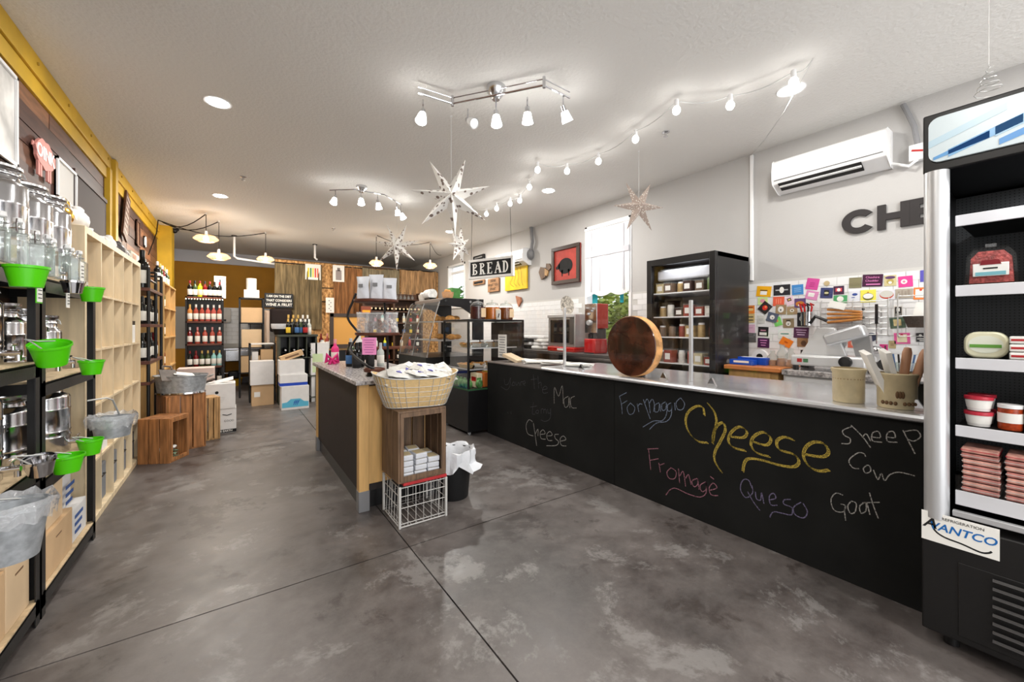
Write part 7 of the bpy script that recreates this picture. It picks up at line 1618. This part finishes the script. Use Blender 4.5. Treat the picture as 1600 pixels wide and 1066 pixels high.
MB().bx(-.004, 0, yR+.02, yL-.11, .09, .4).build('grille_frame', m_blackm, of, bev=.002)
for k in range(8): MB().box((-.012, (yR+yL-.17)/2, .13+.035*k), (.02, .52, .012), rot=Matrix.Rotation(.5, 3, 'Y')).build('louvre', K('louvre_grey', 52, 50, 50, rough=.4), of)
# sticker
def stk(y0, y1, z0, z1): return MB().bx(-.0025, -.0005, y0-.03, y1-.03, z0, z1).build('brand_plate', m_paper, of)
ya, yb2 = .41, .188; zA, zB = .585, .458
MB().prism([(ya-.03, zA), (yb2-.03, zA), (yb2-.03, zB), (ya-.03, zB)], lambda a, b: (-.003, a, b), lambda a, b: (-.0002, a, b)).build('name_plate', m_paper, of)
m_logob = K('logo_blue', 30, 104, 176, rough=.5)
text('A', 'lettering', m_ink, of, (-.0035, .355, .535), R_MX, .062, .0003, offset=.001, shear=.25)
text('VANTCO', 'lettering', m_logob, of, (-.0035, .262, .527), R_MX, .046, .0003, offset=.0008, shear=.25)
text('REFRIGERATION', 'lettering', m_ink, of, (-.0035, .258, .567), R_MX, .0165, .0003)
mbs = MB(); pts = smoothline([(-.0034, .352, .552), (-.0034, .34, .51), (-.0034, .31, .49), (-.0034, .26, .483), (-.0034, .21, .472), (-.0034, .188, .478), (-.0034, .178, .488)], 6)
pts = [(-.0034, p_[1], p_[2]) for p_ in pts]; ribbon(mbs, pts, .007, (-1, 0, 0)); mbs.build('swoosh', m_ink, of)
light('cabinet_lamp', 'AREA', (.1, 0, 2.07), 3.5, (.95, .97, 1), .5, (0, 0, 0), of, size_y=.05)
# goods in the display fridge
def FL(x, y, z): return (FX+x, y, z)
for i, y in enumerate((.222, .06)):
    t = thing('meat_tray', ['raw red meat in a clear hanging tray with white label on the second shelf', 'clear meat tray cut by the right picture edge'][i], 'tray', FL(.12, y, 1.581))
    MB().prism([(-.075, .0), (.075, 0), (.068, .13), (.045, .165), (-.045, .165), (-.068, .13)], lambda a, b: (0, a, b), lambda a, b: (.05, a*1.02, b)).build('clear_tray', m_clear, t)
    MB().prism([(-.062, .012), (.062, .012), (.056, .12), (.035, .148), (-.035, .148), (-.056, .12)], lambda a, b: (.008, a, b), lambda a, b: (.042, a, b)).build('meat', K('raw_mince', 176, 84, 80, rough=.5, noise=.5, nscale=60, bump=.8, bscale=90), t)
    MB().bx(-.003, .002, -.05, .05, .04, .095).build('paper_label', m_paper, t, bev=.002); MB().bx(-.005, -.003, -.042, .042, .043, .058).build('blue_stripe', K('aqua_stripe', 120, 180, 190), t); MB().prism([(-.03, .088), (.03, .088), (.024, .108), (-.024, .108)], lambda a, b: (-.005, a, b), lambda a, b: (-.002, a, b)).build('red_badge', K('maroon', 120, 24, 34), t)
    text('ITALIAN', 'lettering', m_ink, t, (-.0055, 0, .076), R_MX, .012, .0002) if False else MB().bx(-.005, -.003, -.02, .02, .07, .076).build('print_line', m_ink, t)
    MB().box((0.02, 0, .172), (.02, .03, .014)).build('hanging_tab', m_glassb, t)
ch = thing('wrapped_cheese', 'round white wrapped cheese with green label on the middle shelf', 'cheese', FL(.13, .237, 1.267))
MB().prism(rrect(-.063, .063, 0, .115, .042), lambda a, b: (0, a, b), lambda a, b: (.06, a, b)).build('wheel', K('cheese_cream', 226, 222, 190, rough=.35, noise=.08), ch, bev=.008)
MB().lathe([(.0005, 0), (.5, 0), (.5, .0008), (.0005, .0008)], n=28, mtx=Matrix.Diagonal((1, .1, .075, 1)) @ Matrix.Rotation(-PI/2, 4, 'Y'), c=(-.0006, 0, .06)).build('paper_label', K('label_pale', 222, 224, 206, rough=.6), ch); MB().bx(-.003, -.0015, -.045, .045, .046, .06).build('green_band', K('leaf_green_band', 96, 150, 60), ch)
for k in range(3):
    t = thing('cheese_pack', 'white pack with red stripes, %s from bottom beside the cheese wheel' % ORD[k], 'package', FL(.14, .115, 1.267+.033*k)); MB().box((0, 0, .016), (.1, .11, .03)).build('body', m_paper, t, bev=.004); MB().box((-.0505, 0, .016), (.002, .1, .009)).build('red_stripe', K('stripe_red', 170, 40, 44), t)
m_lid = K('rose_red_lid', 190, 50, 66, rough=.35)
for i in range(2):
    t = thing('dip_tub', 'white dip tub with red lid, %s of the two stacked tubs' % ['lower', 'upper'][i], 'tub', FL(.13, .256, .974+.066*i)); MB().lathe([(.033, 0), (.04, .05), (.0005, .05)], n=24).build('tub', m_cer, t); MB().lathe([(.043, .048), (.044, .053), (.043, .062), (.0005, .063)], n=24).build('lid', m_lid, t)
    MB().lathe([(.0355, .012), (.0405, .045)], n=24).build('printed_band', m_paper, t)
for i in range(2):
    t = thing('dip_tub', 'red lidded tub in the second row behind, %s' % ['lower', 'upper'][i], 'tub', FL(.23, .256, .974+.066*i)); MB().lathe([(.033, 0), (.04, .05), (.0005, .05)], n=20).build('tub', m_cer, t); MB().lathe([(.043, .048), (.043, .062), (.0005, .063)], n=20).build('lid', m_lid, t)
for i in range(3):
    t = thing('salsa_jar', 'jar of orange salsa with white label, %s right of the dip tubs' % ORD[i], 'jar', FL(.13, .17-.072*i, .974)); MB().lathe([(.032, 0), (.034, .004), (.034, .088), (.0005, .09)], n=24).build('contents', K('salsa_orange', 176, 70, 36, rough=.3, noise=.4, nscale=60), t); MB().lathe([(.035, .03), (.035, .07)], n=24).build('paper_label', m_paper, t); MB().lathe([(.035, .09), (.035, .105), (.0005, .106)], n=24).build('lid', m_white, t)
m_pk = [K('cured_meat_pack', 184, 120, 112, rough=.3, noise=.35, nscale=40), K('cured_meat_pack_b', 206, 150, 136, rough=.3, noise=.35, nscale=40)]
for s, y in enumerate((.245, .125)):
    for k in range(8):
        t = thing('meat_packet', 'flat cured meat packet, %s from bottom in the %s stack' % (ORD[k], ['left', 'right'][s]), 'packet', FL(.14, y+random.uniform(-.003, .003), .691+.024*k), 0, 'cured meat packets on the bottom shelf')
        MB().box((0, 0, .011), (.15, .105, .02)).build('film_pack', m_pk[k % 2], t, bev=.005)
        MB().box((0, 0, .0115), (.152, .108, .002)).build('seal_edge', m_lid if k == 7 else m_pita, t)
# wire spiral ornament above the fridge
p = P(1545, 146, d=1.95); t = thing('wire_tree_ornament', 'silver spiral wire tree ornament hanging above the display fridge', 'ornament', p)
pts = [(.05*(1-k/60)*math.cos(k*.55), .05*(1-k/60)*math.sin(k*.55), .14*k/60) for k in range(60)]; MB().tube(pts, .002, 5).build('spiral', m_wire, t); MB().tube([(0, 0, .14), (0, 0, H-p.z)], .0015, 5).build('hanging_thread', m_cordw, t)
